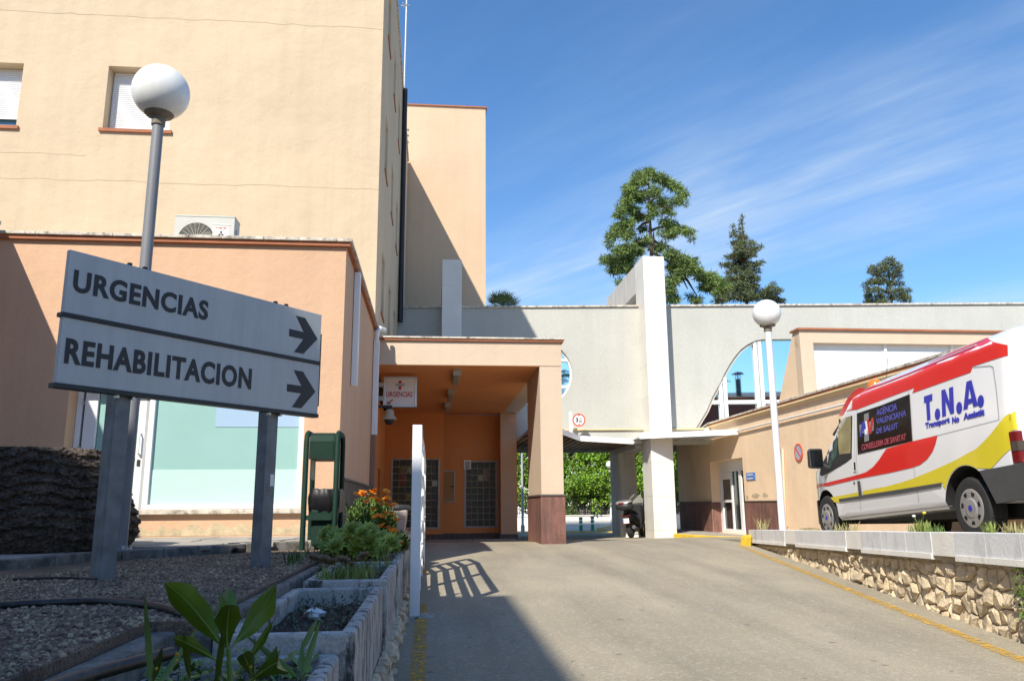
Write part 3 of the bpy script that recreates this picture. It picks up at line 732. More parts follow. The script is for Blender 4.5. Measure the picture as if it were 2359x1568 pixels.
# wing running towards the viewer on the left
wing = thing('side_wing', 'peach wing at the left edge whose roof cornice meets the extension', 'building', (-8, 8, -.4))
WX = -5.72
MB().box(-9.4, WX, 6.2, EY-.002, -1, 3.52).build('wall', PEACH, wing)
MB().box(-9.4, WX+.10, 6.1, EY-.06, 3.522, 3.58).build('trim', TERRA, wing)
MB().box(-9.4, WX+.13, 6.07, EY-.09, 3.582, 3.63).build('coping', COPING, wing)

# the block behind the viewer that keeps the foreground in shade
back = thing('rear_block', 'tall peach block behind the viewpoint that shades the planters', 'building', (-14, -10, -1))
MB().box(-24, -5.72, -20, -3.25, -2, 11.6).build('wall', PEACH, back)
MB().box(-24.1, -5.62, -20.1, -3.15, 11.602, 11.72).build('coping', COPING, back)
# the maroon house across the street, seen in the arched window
mh = thing('maroon_house', 'dark maroon house mirrored in the arched window with chimney and aerial', 'building', (22, -20, -1))
MB().box(8, 40, -26, -16, -2, 8.6).build('wall', MAROON, mh)
rf = MB().add([(7.6, -15.7, 8.6), (40.4, -15.7, 8.6), (40.4, -26.3, 8.6), (7.6, -26.3, 8.6), (7.6, -21, 9.7), (40.4, -21, 9.7)], [(0, 1, 5, 4), (2, 3, 4, 5), (0, 4, 3), (1, 2, 5), (3, 2, 1, 0)]).build('roof', DARKG, mh)
mb = MB().tube([(17.9, -17, 8.6), (17.9, -17, 10.3)], .22, 10); mb.lathe([(.55, 10.75), (.4, 10.85), (.05, 10.95)], (17.9, -17, 0), (0, 0, 1), 12)
for k in range(4): mb.tube([(17.9+.2*cos(k*pi/2), -17+.2*sin(k*pi/2), 10.3), (17.9+.2*cos(k*pi/2), -17+.2*sin(k*pi/2), 10.8)], .03, 5)
mb.build('chimney', BLACKP, rf)
mb = MB().tube([(16.4, -17, 8.7), (16.4, -17, 10.6)], .04, 6)
for k in range(6): mb.tube([(15.6+k*.28, -17.4, 10.6-.08*k), (15.6+k*.28, -16.6, 10.6-.08*k)], .025, 5)
mb.tube([(15.4, -17, 10.65), (17.3, -17, 10.1)], .03, 5)
mb.build('aerial', BLACKP, rf)
# ------------------------------------------------------------------ portico of the emergency entrance
PX0, PX1, PY0, PY1 = EX, 2.62, 16.0, 24.9
SZ, PT = 2.79, 3.30
por = thing('portico', 'peach flat-roofed portico over the emergency entrance', 'building', (1, 20, -.8))
MB().box(PX0, PX1, PY0, PY1, SZ+.012, PT).build('roof', PEACHP, por)
MB().box(PX0+.01, 2.16, PY0+.01, PY1, SZ, SZ+.011).build('soffit', ORANGE, por)  # roof's own paint; the shade under it is put into this deeper orange
MB().box(PX0, PX1+.05, PY0-.05, PY1, PT+.001, PT+.045).build('trim', TERRA, por)
x = PX0
while x < PX1:
    x1 = min(x+.95, PX1+.075); MB().box(x+.003, x1-.003, PY0-.075, PY1, PT+.046, PT+.08).build('coping_slab', COPING, por, bevel=.005); x = x1
MB().box(2.165, PX1-.002, PY0+.002, 18.2, .20, SZ-.001).build('pier', PEACHP, por)
gz = -1.0
for k in range(4):
    MB().box(2.145, 2.163, PY0+.02+k*.545, PY0+.02+(k+1)*.545-.003, gz, .165).build('plinth_slab', GRANITE, por)
MB().box(2.145, PX1+.02, PY0-.022, PY0+.018, gz, .165).build('plinth_slab', GRANITE, por)
MB().box(PX1+.001, PX1+.02, PY0+.02, 18.2, gz, .165).build('plinth_slab', GRANITE, por)
MB().box(2.164, PX1, PY0+.019, 18.2, gz, .19).build('pier_core', CONCS, por)
MB().box(2.125, PX1+.04, PY0-.042, 18.22, .166, .198).build('plinth_cap', DTILE, por)
# inner left wall with two dark doorways
ILX = -1.47
mb = MB().plate([[(PY0+.01, -1.3), (24.6, -1.3), (24.6, SZ-.001), (PY0+.01, SZ-.001)], rect(18.2, 19.9, -1.05, 1.25), rect(21.9, 22.9, -1.1, 1.0)], (ILX, 0, 0), (0, 1, 0), (0, 0, 1), (-.3, 0, 0))
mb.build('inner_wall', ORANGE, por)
MB().box(ILX-.29, EX-.301, PY0-.004, PY0+.008, -1.2, 3.0).build('wall_return', PEACH, por)
for a, b, d in ((18.2, 19.9, 1.25), (21.9, 22.9, 1.0)):
    dd = MB().box(ILX-.22, ILX-.18, a, b, -1.1, d).build('door', SKIN_D, por)
    MB().box(ILX-.178, ILX-.15, a, a+.06, -1.1, d).build('frame', GREYM, dd)
# back wall in two planes, the pier at its right
LY, RY = 24.5, 25.0
w1 = at(901, 1056, Y=LY); w1b = at(1012, 1217, Y=LY); w2 = at(1070, 1061, Y=RY); w2b = at(1146, 1214, Y=RY)
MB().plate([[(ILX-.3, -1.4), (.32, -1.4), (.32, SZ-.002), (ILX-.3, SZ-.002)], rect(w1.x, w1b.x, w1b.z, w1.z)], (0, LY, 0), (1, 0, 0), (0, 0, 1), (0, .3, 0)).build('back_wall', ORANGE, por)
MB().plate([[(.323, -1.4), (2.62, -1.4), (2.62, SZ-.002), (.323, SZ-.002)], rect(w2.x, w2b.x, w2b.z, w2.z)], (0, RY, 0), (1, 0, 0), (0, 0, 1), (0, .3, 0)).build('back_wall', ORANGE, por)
MB().box(2.06, 2.54, 24.45, RY-.002, -1.4, SZ-.003).build('back_pier', PEACH, por)
def block_window(x0, x1, z0, z1, y, nx, nz, odd):
    win = MB().box(x0, x1, y+.10, y+.13, z0, z1).build('glass_block_window', GROUT, por)
    mb = MB(); f = .055
    for a in ((x0, x0+f, z0, z1), (x1-f, x1, z0, z1), (x0+f, x1-f, z0, z0+f*.7), (x0+f, x1-f, z1-f*.7, z1)): mb.box(a[0], a[1], y-.015, y+.09, a[2], a[3])
    mb.build('frame', GREYM, win, bevel=.004)
    ax0, ax1, az0, az1 = x0+f, x1-f, z0+f*.7, z1-f*.7
    dx, dz = (ax1-ax0)/nx, (az1-az0)/nz
    shared = {}
    for i in range(nx):
        for j in range(nz):
            m_ = odd.get((i, nz-1-j), GBLOCK)
            if m_.name not in shared:
                b = MB(); w, h = dx/2-.011, dz/2-.011
                b.add([(-w, .02, -h), (w, .02, -h), (w, .02, h), (-w, .02, h), (-w*.93, 0, -h*.93), (w*.93, 0, -h*.93), (w*.93, 0, h*.93), (-w*.93, 0, h*.93)],
                      [(0, 1, 5, 4), (1, 2, 6, 5), (2, 3, 7, 6), (3, 0, 4, 7), (4, 5, 6, 7)])
                me = b.mesh('glass_block'); me.materials.append(m_); shared[m_.name] = me
            o = raw_object('glass_block', shared[m_.name], None, win)
            o.location = Vector((ax0+(i+.5)*dx, y+.072, az0+(j+.5)*dz))-rootloc(por)
block_window(w1.x, w1b.x, w1b.z, w1.z, LY, 7, 10, {(1, 1): GBLKY, (2, 1): GBLKY, (1, 2): GBLKR, (1, 3): GBLKR, (6, 3): GBLKR, (2, 5): GBLKY})
block_window(w2.x, w2b.x, w2b.z, w2.z, RY, 5, 10, {(2, 2): GBLKR, (3, 2): GBLKR, (3, 1): GBLKR})
vt = MB().box(w2.x-.02, w2.x+.20, RY-.04, RY-.017, w2.z-.26, w2.z+.02).build('air_vent', WHITEM, por)
mb = MB()
for k in range(6): mb.box(w2.x+.02, w2.x+.16, RY-.05, RY-.041, w2.z-.24+k*.038, w2.z-.222+k*.038)
mb.build('louvre', SKIN_D, vt)
# small dark tiles along the foot of the back wall, and the low kerb before it
for i in range(9):
    x = ILX+.02+i*.2
    for r in range(2): MB().box(x+.003, x+.197, LY-.025, LY-.001, -1.16+r*.16, -1.003+r*.16).build('plinth_tile', DTILE, por)
for i in range(9):
    x = .33+i*.19
    for r in range(2): MB().box(x+.003, x+.187, RY-.025, RY-.001, -1.16+r*.16, -1.003+r*.16).build('plinth_tile', DTILE, por)
MB().box(2.03, 2.57, 24.42, 24.448, -1.3, -.86).build('plinth_tile', DTILE, por)
for k, (x0, x1) in enumerate(((ILX, .0), (.0, 1.2), (1.2, 2.5))):
    MB().box(x0+.004, x1-.004, 23.9, 24.40, -1.3, -.99).build('kerb_stone', CONCS, por, bevel=.01)
# ceiling lights
for k, (xx, ya, yb) in enumerate(((.48, 16.45, 18.0), (.425, 19.3, 20.85), (.385, 21.9, 23.5))):
    lab = ('nearest ceiling light under the portico roof', 'middle one of the three ceiling lights under the portico', 'farthest ceiling light under the portico near the back wall')[k]
    lm = thing('ceiling_light', lab+', a dull grey tube fitting', 'ceiling light', (xx, ya, SZ), 'tube fittings under the portico')
    MB().box(xx-.085, xx+.085, ya, yb, SZ-.035, SZ-.002).build('housing', GREYM, lm)
    MB().box(xx-.075, xx+.075, ya+.03, yb-.03, SZ-.12, SZ-.036).build('diffuser', LIGHTB, lm, bevel=.02)
    MB().box(xx-.082, xx+.082, ya-.002, ya+.028, SZ-.125, SZ-.036).build('end_cap', GREYM, lm)
# notice cabinet between the block windows
c0, c1 = at(1017, 1086, Y=RY), at(1045, 1154, Y=RY)
nb = thing('notice_cabinet', 'slim grey framed notice cabinet between the glass block windows', 'notice board', (c0.x, RY, c1.z))
MB().box(c0.x, c1.x, RY-.07, RY-.003, c1.z, c0.z).build('backing', mat('cork', (.42, .25, .11), .8), nb)
mb = MB()
for a in ((c0.x-.03, c0.x, c1.z-.03, c0.z+.03), (c1.x, c1.x+.03, c1.z-.03, c0.z+.03), (c0.x, c1.x, c0.z, c0.z+.03), (c0.x, c1.x, c1.z-.03, c1.z)): mb.box(a[0], a[1], RY-.10, RY-.004, a[2], a[3])
mb.build('frame', GREYM, nb)
MB().box(c1.x-.13, c1.x+.01, RY-.125, RY-.102, (c0.z+c1.z)/2-.012, (c0.z+c1.z)/2+.012).build('latch', BLACKP, nb)

# lit-type box sign
bs = thing('emergency_box_sign', 'white box sign with red and grey cross on the portico wall', 'sign', (-.7, 17.0, 2.4))
K_ = 17.0/15.6; SX0, SX1, SZ0, SZ1, SY = -.992*K_, -.335*K_, 1.89*K_, 2.495*K_, 17.0
MB().box(SX0+.03, SX1-.03, SY+.012, SY+.16, SZ0+.03, SZ1-.03).build('panel', mat('sign_face', (.80, .74, .72), .4, .02), bs)
mb = MB(); f = .045
for a in ((SX0, SX0+f, SZ0, SZ1), (SX1-f, SX1, SZ0, SZ1), (SX0+f, SX1-f, SZ0, SZ0+f), (SX0+f, SX1-f, SZ1-f, SZ1)): mb.box(a[0], a[1], SY, SY+.172, a[2], a[3])
mb.build('frame', ALU, bs, bevel=.008)
for z_ in (2.29, 2.02): MB().box(ILX+.001, SX0, SY+.06, SY+.1, z_*K_, (z_+.09)*K_).build('bracket', ALU, bs)
cxs = -.665*K_
for za, zb in ((2.362, 2.412), (2.235, 2.302)): MB().box(cxs-.03, cxs+.03, SY+.006, SY+.0118, za*K_, zb*K_).build('cross_upright', REDS, bs)
MB().box(cxs-.095, cxs+.095, SY+.006, SY+.0118, 2.303*K_, 2.361*K_).build('cross_bar', GREYM, bs)
lettering('URGENCIAS', (-.93*K_, SY+.0115, 2.09*K_), (1, 0, 0), (0, 0, 1), .51*K_, .105*K_, REDS, bs, off=.018)
mb = MB(); mb.bar((-.80*K_, SY+.009, 2.04*K_), (-.87*K_, SY+.009, 1.965*K_), .022, .005, up=(0, -1, 0))
mb.add([(-.905*K_, SY+.0068, 1.945*K_), (-.90*K_, SY+.0068, 2.015*K_), (-.885*K_, SY+.0068, 1.98*K_), (-.83*K_, SY+.0068, 1.965*K_)], [(0, 1, 2), (0, 2, 3), (2, 1, 0), (3, 2, 0)])
mb.build('arrow', REDS, bs)
# dome camera on an arm
dc = thing('dome_camera', 'beige bell-shaped dome camera on a black arm under the box sign', 'camera', (-.97, 16.3, 1.7))
cc = at(897, 965, Y=16.3)
MB().lathe([(.02, .20), (.07, .195), (.085, .16), (.095, .08), (.14, .02), (.155, -.01), (.15, -.015), (.02, -.015)], (cc.x, 16.3, cc.z), (0, 0, 1), 24).build('housing', TAUPE, dc, smooth=50)
MB().ball((cc.x, 16.3, cc.z-.012), .108, 20, 12).build('dome', BLACKP, dc, smooth=80)
mb = MB().box(EX-.26, cc.x+.05, 16.27, 16.33, cc.z+.235, cc.z+.28); mb.tube([(cc.x, 16.3, cc.z+.19), (cc.x, 16.3, cc.z+.24)], .03, 8); mb.box(ILX, ILX+.03, 16.2, 16.4, cc.z+.14, cc.z+.36); mb.build('arm', BLACKP, dc)

# ------------------------------------------------------------------ long white building with the portal frames
lk = thing('link_building', 'long pale aggregate-clad building with round and arched windows', 'building', (8, 26, 0))
LO = Vector((-1.3, 25.8, 0)); LU = Vector((1, -.096, 0)).normalized(); LN = Vector((LU.y, -LU.x, 0)); LT = -LN*.35
def lw(x, y): p = at(x, y, O=LO, n=LN); return ((p-LO).dot(LU), p.z)
LTOP = 6.40
UE = 26.0
circ_c = lw(1241, 860); cr = abs(lw(1318, 857)[0]-circ_c[0])
circle = [(circ_c[0]+cr*cos(2*pi*k/40), circ_c[1]+cr*sin(2*pi*k/40)) for k in range(40)]
archp = [lw(*q) for q in ((1604, 985), (1628, 945), (1642, 912), (1660, 880), (1668, 862), (1680, 840), (1692, 822), (1706, 805), (1722, 793), (1740, 784), (1757, 781))]
arch = archp + [(archp[-1][0]+4.5, archp[-1][1]), (archp[-1][0]+4.5, archp[0][1]), ]
bl0, bl1 = lw(1360, 1006), lw(1476, 1020)
mb = MB().plate([[(0, 2.0), (bl0[0], 1.99), (bl1[0], 1.86), (UE, 1.86), (UE, LTOP), (0, LTOP)], circle, arch], LO, LU, (0, 0, 1), LT)
mb.build('front_wall', AGGR, lk)
def lp(u, o, z): p = LO+LU*u+LN*o; return Vector((p.x, p.y, z))
# joints between the cladding panels, as narrow recesses
# coping
k = 0; u = 0
while u < UE:
    u1 = min(u+1.45, UE)
    MB().hexa([lp(u+.003, -.4, LTOP+.002), lp(u1-.003, -.4, LTOP+.002), lp(u1-.003, .06, LTOP+.002), lp(u+.003, .06, LTOP+.002)][::-1],
              [lp(u+.003, -.4, LTOP+.055), lp(u1-.003, -.4, LTOP+.055), lp(u1-.003, .06, LTOP+.055), lp(u+.003, .06, LTOP+.055)][::-1]).build('coping_slab', COPING, lk); u = u1
for px_, y0, y1 in ((1213, 712, 985), (1895, 712, 760), (2120, 712, 770), (1690, 712, 800)):
    a = lw(px_, 730); zb = {1213: 3.0, 1895: 5.75, 2120: 5.75, 1690: 4.9}[px_]
    MB().hexa([lp(a[0], .001, zb), lp(a[0]+.014, .001, zb), lp(a[0]+.014, .004, zb), lp(a[0], .004, zb)][::-1], [lp(a[0], .001, LTOP), lp(a[0]+.014, .001, LTOP), lp(a[0]+.014, .004, LTOP), lp(a[0], .004, LTOP)][::-1]).build('panel_joint', AGGR, lk)
MB().hexa([lp(0, -.36, LTOP-.4), lp(UE, -.36, LTOP-.4), lp(UE, -12, LTOP-.4), lp(0, -12, LTOP-.4)], [lp(0, -.36, LTOP-.1), lp(UE, -.36, LTOP-.1), lp(UE, -12, LTOP-.1), lp(0, -12, LTOP-.1)]).build('roof', CONCS, lk)
# floor slab over the passage, closing the building from below
MB().hexa([lp(2.0, -.36, 2.06), lp(UE, -.36, 2.06), lp(UE, -7, 2.06), lp(2.0, -7, 2.06)], [lp(2.0, -.36, 2.35), lp(UE, -.36, 2.35), lp(UE, -7, 2.35), lp(2.0, -7, 2.35)]).build('floor_slab', CONCS, lk)
# yellow pipe along the foot of the wall
MB().tube([lp(5.2, .04, 2.34), lp(10.0, .04, 2.34)], .03, 8).build('gas_pipe', mat('cream_pipe', (.66, .52, .28), .6), lk)
# round window
wc = lp(circ_c[0], -.2, circ_c[1])
rwn = MB().lathe([(.01, 0), (cr+.05, 0), (cr+.05, .02), (.01, .02)], wc, -LN, 40).build('round_window', GLASSM, lk)
ring_ = MB()
for k in range(40):
    a0, a1 = 2*pi*k/40, 2*pi*(k+1)/40
    q = [(cr*.999, a0), (cr*.999, a1), (cr-.06, a1), (cr-.06, a0)]
    f = lambda r, a, o: lp(circ_c[0]+r*cos(a), o, circ_c[1]+r*sin(a))
    ring_.add([f(r, a, -.12) for r, a in q]+[f(r, a, -.19) for r, a in q], [(0, 3, 2, 1), (2, 3, 7, 6), (0, 1, 5, 4)])
ring_.build('frame', WHITEM, rwn)
for zz in (lw(1300, 828)[1], lw(1300, 889)[1]):
    h = sqrt(max(.01, cr*cr-(zz-circ_c[1])**2))-.01
    MB().hexa([lp(circ_c[0]-h, -.11, zz-.045), lp(circ_c[0]-h, -.18, zz-.045), lp(circ_c[0]+h, -.18, zz-.045), lp(circ_c[0]+h, -.11, zz-.045)][::-1],
              [lp(circ_c[0]-h, -.11, zz+.045), lp(circ_c[0]-h, -.18, zz+.045), lp(circ_c[0]+h, -.18, zz+.045), lp(circ_c[0]+h, -.11, zz+.045)][::-1]).build('glazing_bar', WHITEM, rwn)
# arched window
agl = MB().plate([[(p[0], p[1]) for p in arch]], lp(0, -.16, 0), LU, (0, 0, 1), -LN*.02).build('arched_window', GLASSM, lk)
def lbox(u0, u1, o0, o1, z0, z1): return MB().hexa([lp(u0, o0, z0), lp(u1, o0, z0), lp(u1, o1, z0), lp(u0, o1, z0)], [lp(u0, o0, z1), lp(u1, o0, z1), lp(u1, o1, z1), lp(u0, o1, z1)])
for px_, top in ((1667, 868), (1753, 784)):
    a = lw(px_, 900)[0]; zt = lw(px_, top)[1]
    for d in (-.13, .02): lbox(a+d, a+d+.11, -.15, -.05, archp[0][1], zt).build('mullion', WHITEM, agl)
zz = lw(1668, 925)[1]
a0 = lw(1641, 925)[0]
for (a, b) in ((a0, lw(1667, 900)[0]-.135), (lw(1667, 900)[0]+.135, lw(1753, 900)[0]-.135), (lw(1753, 900)[0]+.135, archp[-1][0]+4.4)):
    lbox(a, b, -.14, -.06, zz-.06, zz+.06).build('transom', WHITEM, agl)
mb = MB()
for (p, q) in zip(archp[:-1], archp[1:]): mb.bar(lp(p[0]+.03, -.09, p[1]-.02), lp(q[0]+.03, -.09, q[1]-.02), .10, .07, up=LN)
mb.build('frame', mat('beige_frame', (.55, .50, .40), .5), agl)

# portal frames, faced with marble slabs
def portal(name, label, fx0, fx1, fy, top, dep, back_len, zg, slab_h):
    p = thing(name, label, 'pillar', ((fx0+fx1)/2, fy, zg))
    MB().box(fx0+.02, fx1-.02, fy+.02, fy+dep-.02, zg, top-.02).build('pillar_core', CONCS, p)
    z = zg; k = 0
    while z < top-.05:
        z1 = min(z+slab_h*(1 if k else .45), top)
        if top-z1 < .35: z1 = top
        MB().box(fx0, fx1, fy, fy+.018, z+.003, z1-.003).build('marble_slab', MARBLE, p)
        zz1 = z1 if z1 < top else top
        for (ya, yb) in ((fy+.02, fy+dep*.5), (fy+dep*.5+.003, fy+dep)):
            MB().box(fx0, fx0+.018, ya, yb, z+.003, zz1-.003).build('marble_slab', MARBLE, p)
        MB().box(fx1-.018, fx1, fy+.02, fy+dep, z+.003, zz1-.003).build('marble_slab', MARBLE, p)
        z = z1; k += 1
    MB().box(fx0, fx1, fy, fy+dep, top-.001, top+.02).build('cap_slab', MARBLE, p)
    bh = top-6.15 if back_len else 0
    if back_len:
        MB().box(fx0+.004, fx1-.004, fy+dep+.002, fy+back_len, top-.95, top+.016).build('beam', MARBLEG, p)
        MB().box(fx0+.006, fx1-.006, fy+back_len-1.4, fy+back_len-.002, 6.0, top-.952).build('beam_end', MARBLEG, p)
    return p
PFY = 24.2
a, b = at(1484, 640, Y=PFY), at(1531, 640, Y=PFY); PTOP = at(1500, 591.5, Y=PFY).z
portal('portal_frame', 'tall white marble pillar carrying a beam back over the roof', a.x-.02, b.x, PFY, PTOP, 1.05, 5.5, -1.25, 1.02)
p2y = 25.0
a2, b2 = at(1019, 640, Y=p2y), at(1064, 640, Y=p2y)
p2 = thing('short_portal_frame', 'short grey marble pillar rising from the shaded wall beside the tower', 'pillar', (a2.x, p2y, 3))
z2 = at(1040, 598, Y=p2y).z
for (za, zb) in ((3.3, 5.9), (5.903, 7.0), (7.003, z2)):
    MB().box(a2.x, b2.x, p2y, p2y+.6, za, zb).build('marble_slab', MARBLE, p2)
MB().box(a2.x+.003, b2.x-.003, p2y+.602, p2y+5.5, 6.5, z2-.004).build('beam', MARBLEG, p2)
# inner leg under the building
ix0, ix1 = at(1427, 1150, Y=27.8).x, at(1468, 1150, Y=27.8).x
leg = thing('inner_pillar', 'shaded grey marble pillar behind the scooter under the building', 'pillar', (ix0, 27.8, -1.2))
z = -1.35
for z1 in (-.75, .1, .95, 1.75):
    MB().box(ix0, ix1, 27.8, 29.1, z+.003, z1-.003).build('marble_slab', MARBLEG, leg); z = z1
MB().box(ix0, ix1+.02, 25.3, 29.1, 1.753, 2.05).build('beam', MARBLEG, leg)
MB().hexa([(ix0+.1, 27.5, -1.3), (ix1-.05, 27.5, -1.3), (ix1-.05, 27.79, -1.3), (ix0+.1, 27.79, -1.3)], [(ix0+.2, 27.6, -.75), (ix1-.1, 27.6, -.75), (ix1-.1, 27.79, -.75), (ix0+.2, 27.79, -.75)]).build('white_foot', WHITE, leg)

# corrugated canopy between portico and pillar
can = thing('corrugated_canopy', 'ribbed white metal canopy hung low behind the portico pier', 'canopy', (5, 25, 2))
poly = [(2.64, 20.5), (3.62, 22.4), (4.62, 24.85), (6.6, 25.1), (6.6, 28.6), (2.64, 28.6)]
def czz(x): return 2.02-.045*max(0, x-4.6)
n = len(poly)
MB().add([(x, y, czz(x)) for x, y in poly]+[(x, y, czz(x)+.03) for x, y in poly], [tuple(range(n))[::-1], tuple(range(n, 2*n))]+[(i, (i+1) % n, n+(i+1) % n, n+i) for i in range(n)]).build('sheet', mat('canopy_metal', (.55, .53, .47), .6), can)
x = 2.75
while x < 6.5:
    ya = 20.5+(x-2.64)*1.94 if x < 3.62 else (22.4+(x-3.62)*2.45 if x < 4.62 else 24.95)
    MB().box(x, x+.07, ya+.15, 28.55, czz(x)-.06, czz(x)-.002).build('rib', mat('canopy_rib', (.25, .19, .14), .7) if 'canopy_rib' not in bpy.data.materials else bpy.data.materials['canopy_rib'], can); x += .21
for (p, q) in zip(poly[0:3], poly[1:4]):
    MB().bar((p[0], p[1], czz(p[0])+.02), (q[0], q[1], czz(q[0])+.02), .02, .17).build('fascia', WHITEM, can)
MB().bar((6.62, 24.95, 1.93), (4.55, 24.75, 2.0), .02, .07).build('edge_flashing', WHITEM, can)

# height limit sign on its white bracket
hs = at(1333.5, 967, Y=24.7)
hsg = thing('height_limit_sign', 'round red-rimmed height limit sign reading 3.40 m', 'sign', (hs.x, 24.7, hs.z))
r_ = 15.8/1865*24.7
MB().lathe([(.005, 0), (r_*.80, 0), (r_*.80, .012), (.005, .012)], (hs.x, 24.7, hs.z), (0, -1, 0), 32).build('disc', WHITE, hsg)
MB().lathe([(r_*.79, 0), (r_, 0), (r_, .016), (r_*.79, .016)], (hs.x, 24.7, hs.z), (0, -1, 0), 32).build('rim', REDO, hsg)
lettering('3', (hs.x-r_*.52, 24.684, hs.z-r_*.32), (1, 0, 0), (0, 0, 1), r_*.42, r_*.66, BLACK, hsg, off=.03)
lettering("'40", (hs.x-.0, 24.684, hs.z+r_*.10), (1, 0, 0), (0, 0, 1), r_*.52, r_*.22, BLACK, hsg)
lettering('m', (hs.x+r_*.02, 24.684, hs.z-r_*.36), (1, 0, 0), (0, 0, 1), r_*.42, r_*.26, BLACK, hsg, off=.02)
mb = MB()
for s in (1, -1): mb.add([(hs.x-r_*.14, 24.684, hs.z+s*r_*.74), (hs.x+r_*.14, 24.684, hs.z+s*r_*.74), (hs.x, 24.684, hs.z+s*r_*.5)], [(0, 1, 2), (2, 1, 0)])
mb.build('arrowhead', BLACK, hsg)
b0 = at(1315, 1000, Y=24.75)
MB().box(b0.x-.05, b0.x+.05, 24.72, 24.80, b0.z-.10, at(1315, 949, Y=24.75).z).build('bracket', WHITEM, hsg)

# ------------------------------------------------------------------ right-hand building
RX = 8.9; RT_ = 2.50
rb = thing('side_building', 'peach single-storey building on the right with sliding glass doors', 'building', (RX, 20, -.9))
dY0, dY1 = at(1716, 1150, X=RX).y, at(1640, 1150, X=RX).y
DTOP = at(1690, 1056, X=RX).z
mb = MB().plate([[(6.5, -1.6), (28.6, -1.6), (28.6, RT_), (6.5, RT_)], rect(dY0, dY1, -.905, DTOP)], (RX, 0, 0), (0, 1, 0), (0, 0, 1), (.42, 0, 0))
mb.build('side_wall', PEACHR, rb)
MB().box(RX+.425, 30, 6.5, 28.6, RT_-.4, RT_-.1).build('roof', CONCS, rb)
y = 6.5
while y < 28.5:
    y1 = min(y+1.2, 28.6); MB().box(RX-.06, RX+.44, y+.003, y1-.003, RT_+.001, RT_+.05).build('coping_slab', COPING, rb); y = y1
MB().box(RX-.04, RX-.002, 6.5, 28.6, RT_-.06, RT_).build('trim', TERRA, rb)
PIPEM = bpy.data.materials['cream_pipe']
MB().tube([(RX-.06, 6.6, RT_-.10), (RX-.06, 28.4, RT_-.10)], .035, 8).build('gas_pipe', PIPEM, rb)
cz = at(1900, 943, X=RX).z
MB().tube([(RX-.06, 7.0, cz+.05), (RX-.06, 16, cz), (RX-.06, 28.3, cz-.02)], .025, 8).build('conduit', POLEW, rb)
# granite plinth slabs
zt = at(1760, 1155, X=RX).z
for (ya, yb) in ((at(1800, 1190, X=RX).y, dY0), (dY1, 28.5)):
    y = ya; nsl = max(1, round((yb-ya)/.62)); d = (yb-ya)/nsl
    for k in range(nsl): MB().box(RX-.03, RX-.001, ya+k*d+.003, ya+(k+1)*d-.003, -1.4, zt).build('plinth_slab', GRANITE, rb)
    MB().box(RX-.045, RX-.001, ya, yb, zt+.001, zt+.03).build('plinth_cap', DTILE, rb)
MB().box(RX+.003, RX+.38, dY1-.021, dY1-.002, -.9, zt).build('plinth_slab', GRANITE, rb)
ye = at(1801, 1050, X=RX).y
MB().box(RX-.004, RX+.02, ye, ye+.09, .3, 1.35).build('expansion_gap', TERRA, rb)
MB().tube([(RX-.05, at(1808, 1150, X=RX).y, -.9), (RX-.05, at(1806, 1020, X=RX).y, 1.35)], .035, 8).build('downpipe', PEACHR, rb)
# bare plaster marks above the plinth
rnd = random.Random(9)
for yy, zz, ry, rz in ((21.6, zt+.17, .30, .07), (20.95, zt+.17, .2, .07), (22.2, zt+.13, .08, .06), (20.0, -.60, .5, .04), (18.4, -.62, .6, .035)):
    lp_ = [(yy+ry*cos(2*pi*k/14)*rnd.uniform(.7, 1.15), zz+rz*sin(2*pi*k/14)*rnd.uniform(.6, 1.2)) for k in range(14)]
    MB().plate([lp_], (RX-.004, 0, 0), (0, 1, 0), (0, 0, 1), (.003, 0, 0)).build('bare_plaster', bpy.data.materials['bare_plaster'], rb)
# sliding glass door
fx = RX+.30
dr2 = MB().box(fx+.02, fx+.03, dY0+.08, dY1-.08, -.85, DTOP-.35).build('sliding_door', GLASSD, rb)
def fr(y0, y1, z0, z1, nm='door_frame', o=0): MB().box(fx-.03-o, fx+.018-o, y0, y1, z0, z1).build(nm, WHITEM, dr2, bevel=.006)
D = dY1-dY0
fr(dY0, dY1, DTOP-.34, DTOP, 'header'); fr(dY1-.24, dY1, -.9, DTOP-.342, 'jamb'); fr(dY0+.0, dY0+.07, -.9, DTOP-.342, 'jamb')
fr(dY0+.33*D-.10, dY0+.33*D+.10, -.9, DTOP-.343, 'door_stile', .03)
fr(dY0+.60*D, dY0+.60*D+.10, -.9, DTOP-.343, 'door_stile'); fr(dY0+.60*D+.11, dY1-.245, .02, .10, 'transom'); fr(dY0+.60*D+.11, dY1-.245, DTOP-.56, DTOP-.344, 'transom')
fr(dY0+.33*D+.11, dY0+.60*D-.005, -.9, -.78, 'bottom_rail'); fr(dY0+.60*D+.105, dY1-.245, -.9, -.78, 'bottom_rail'); fr(dY0+.071, dY0+.33*D-.105, -.9, -.78, 'bottom_rail')
MB().box(fx-.06, fx-.032, dY0+.1, dY0+.22, DTOP-.16, DTOP-.06).build('door_sensor', BLACKP, dr2)
MB().box(fx+.4, fx+.45, dY0, dY1, -.9, DTOP).build('hall_wall', SKIN_D, rb)
# notice stuck on the glass
MB().box(fx+.012, fx+.018, dY1-.42, dY1-.30, .75, 1.0).build('paper_notice', WHITE, dr2)
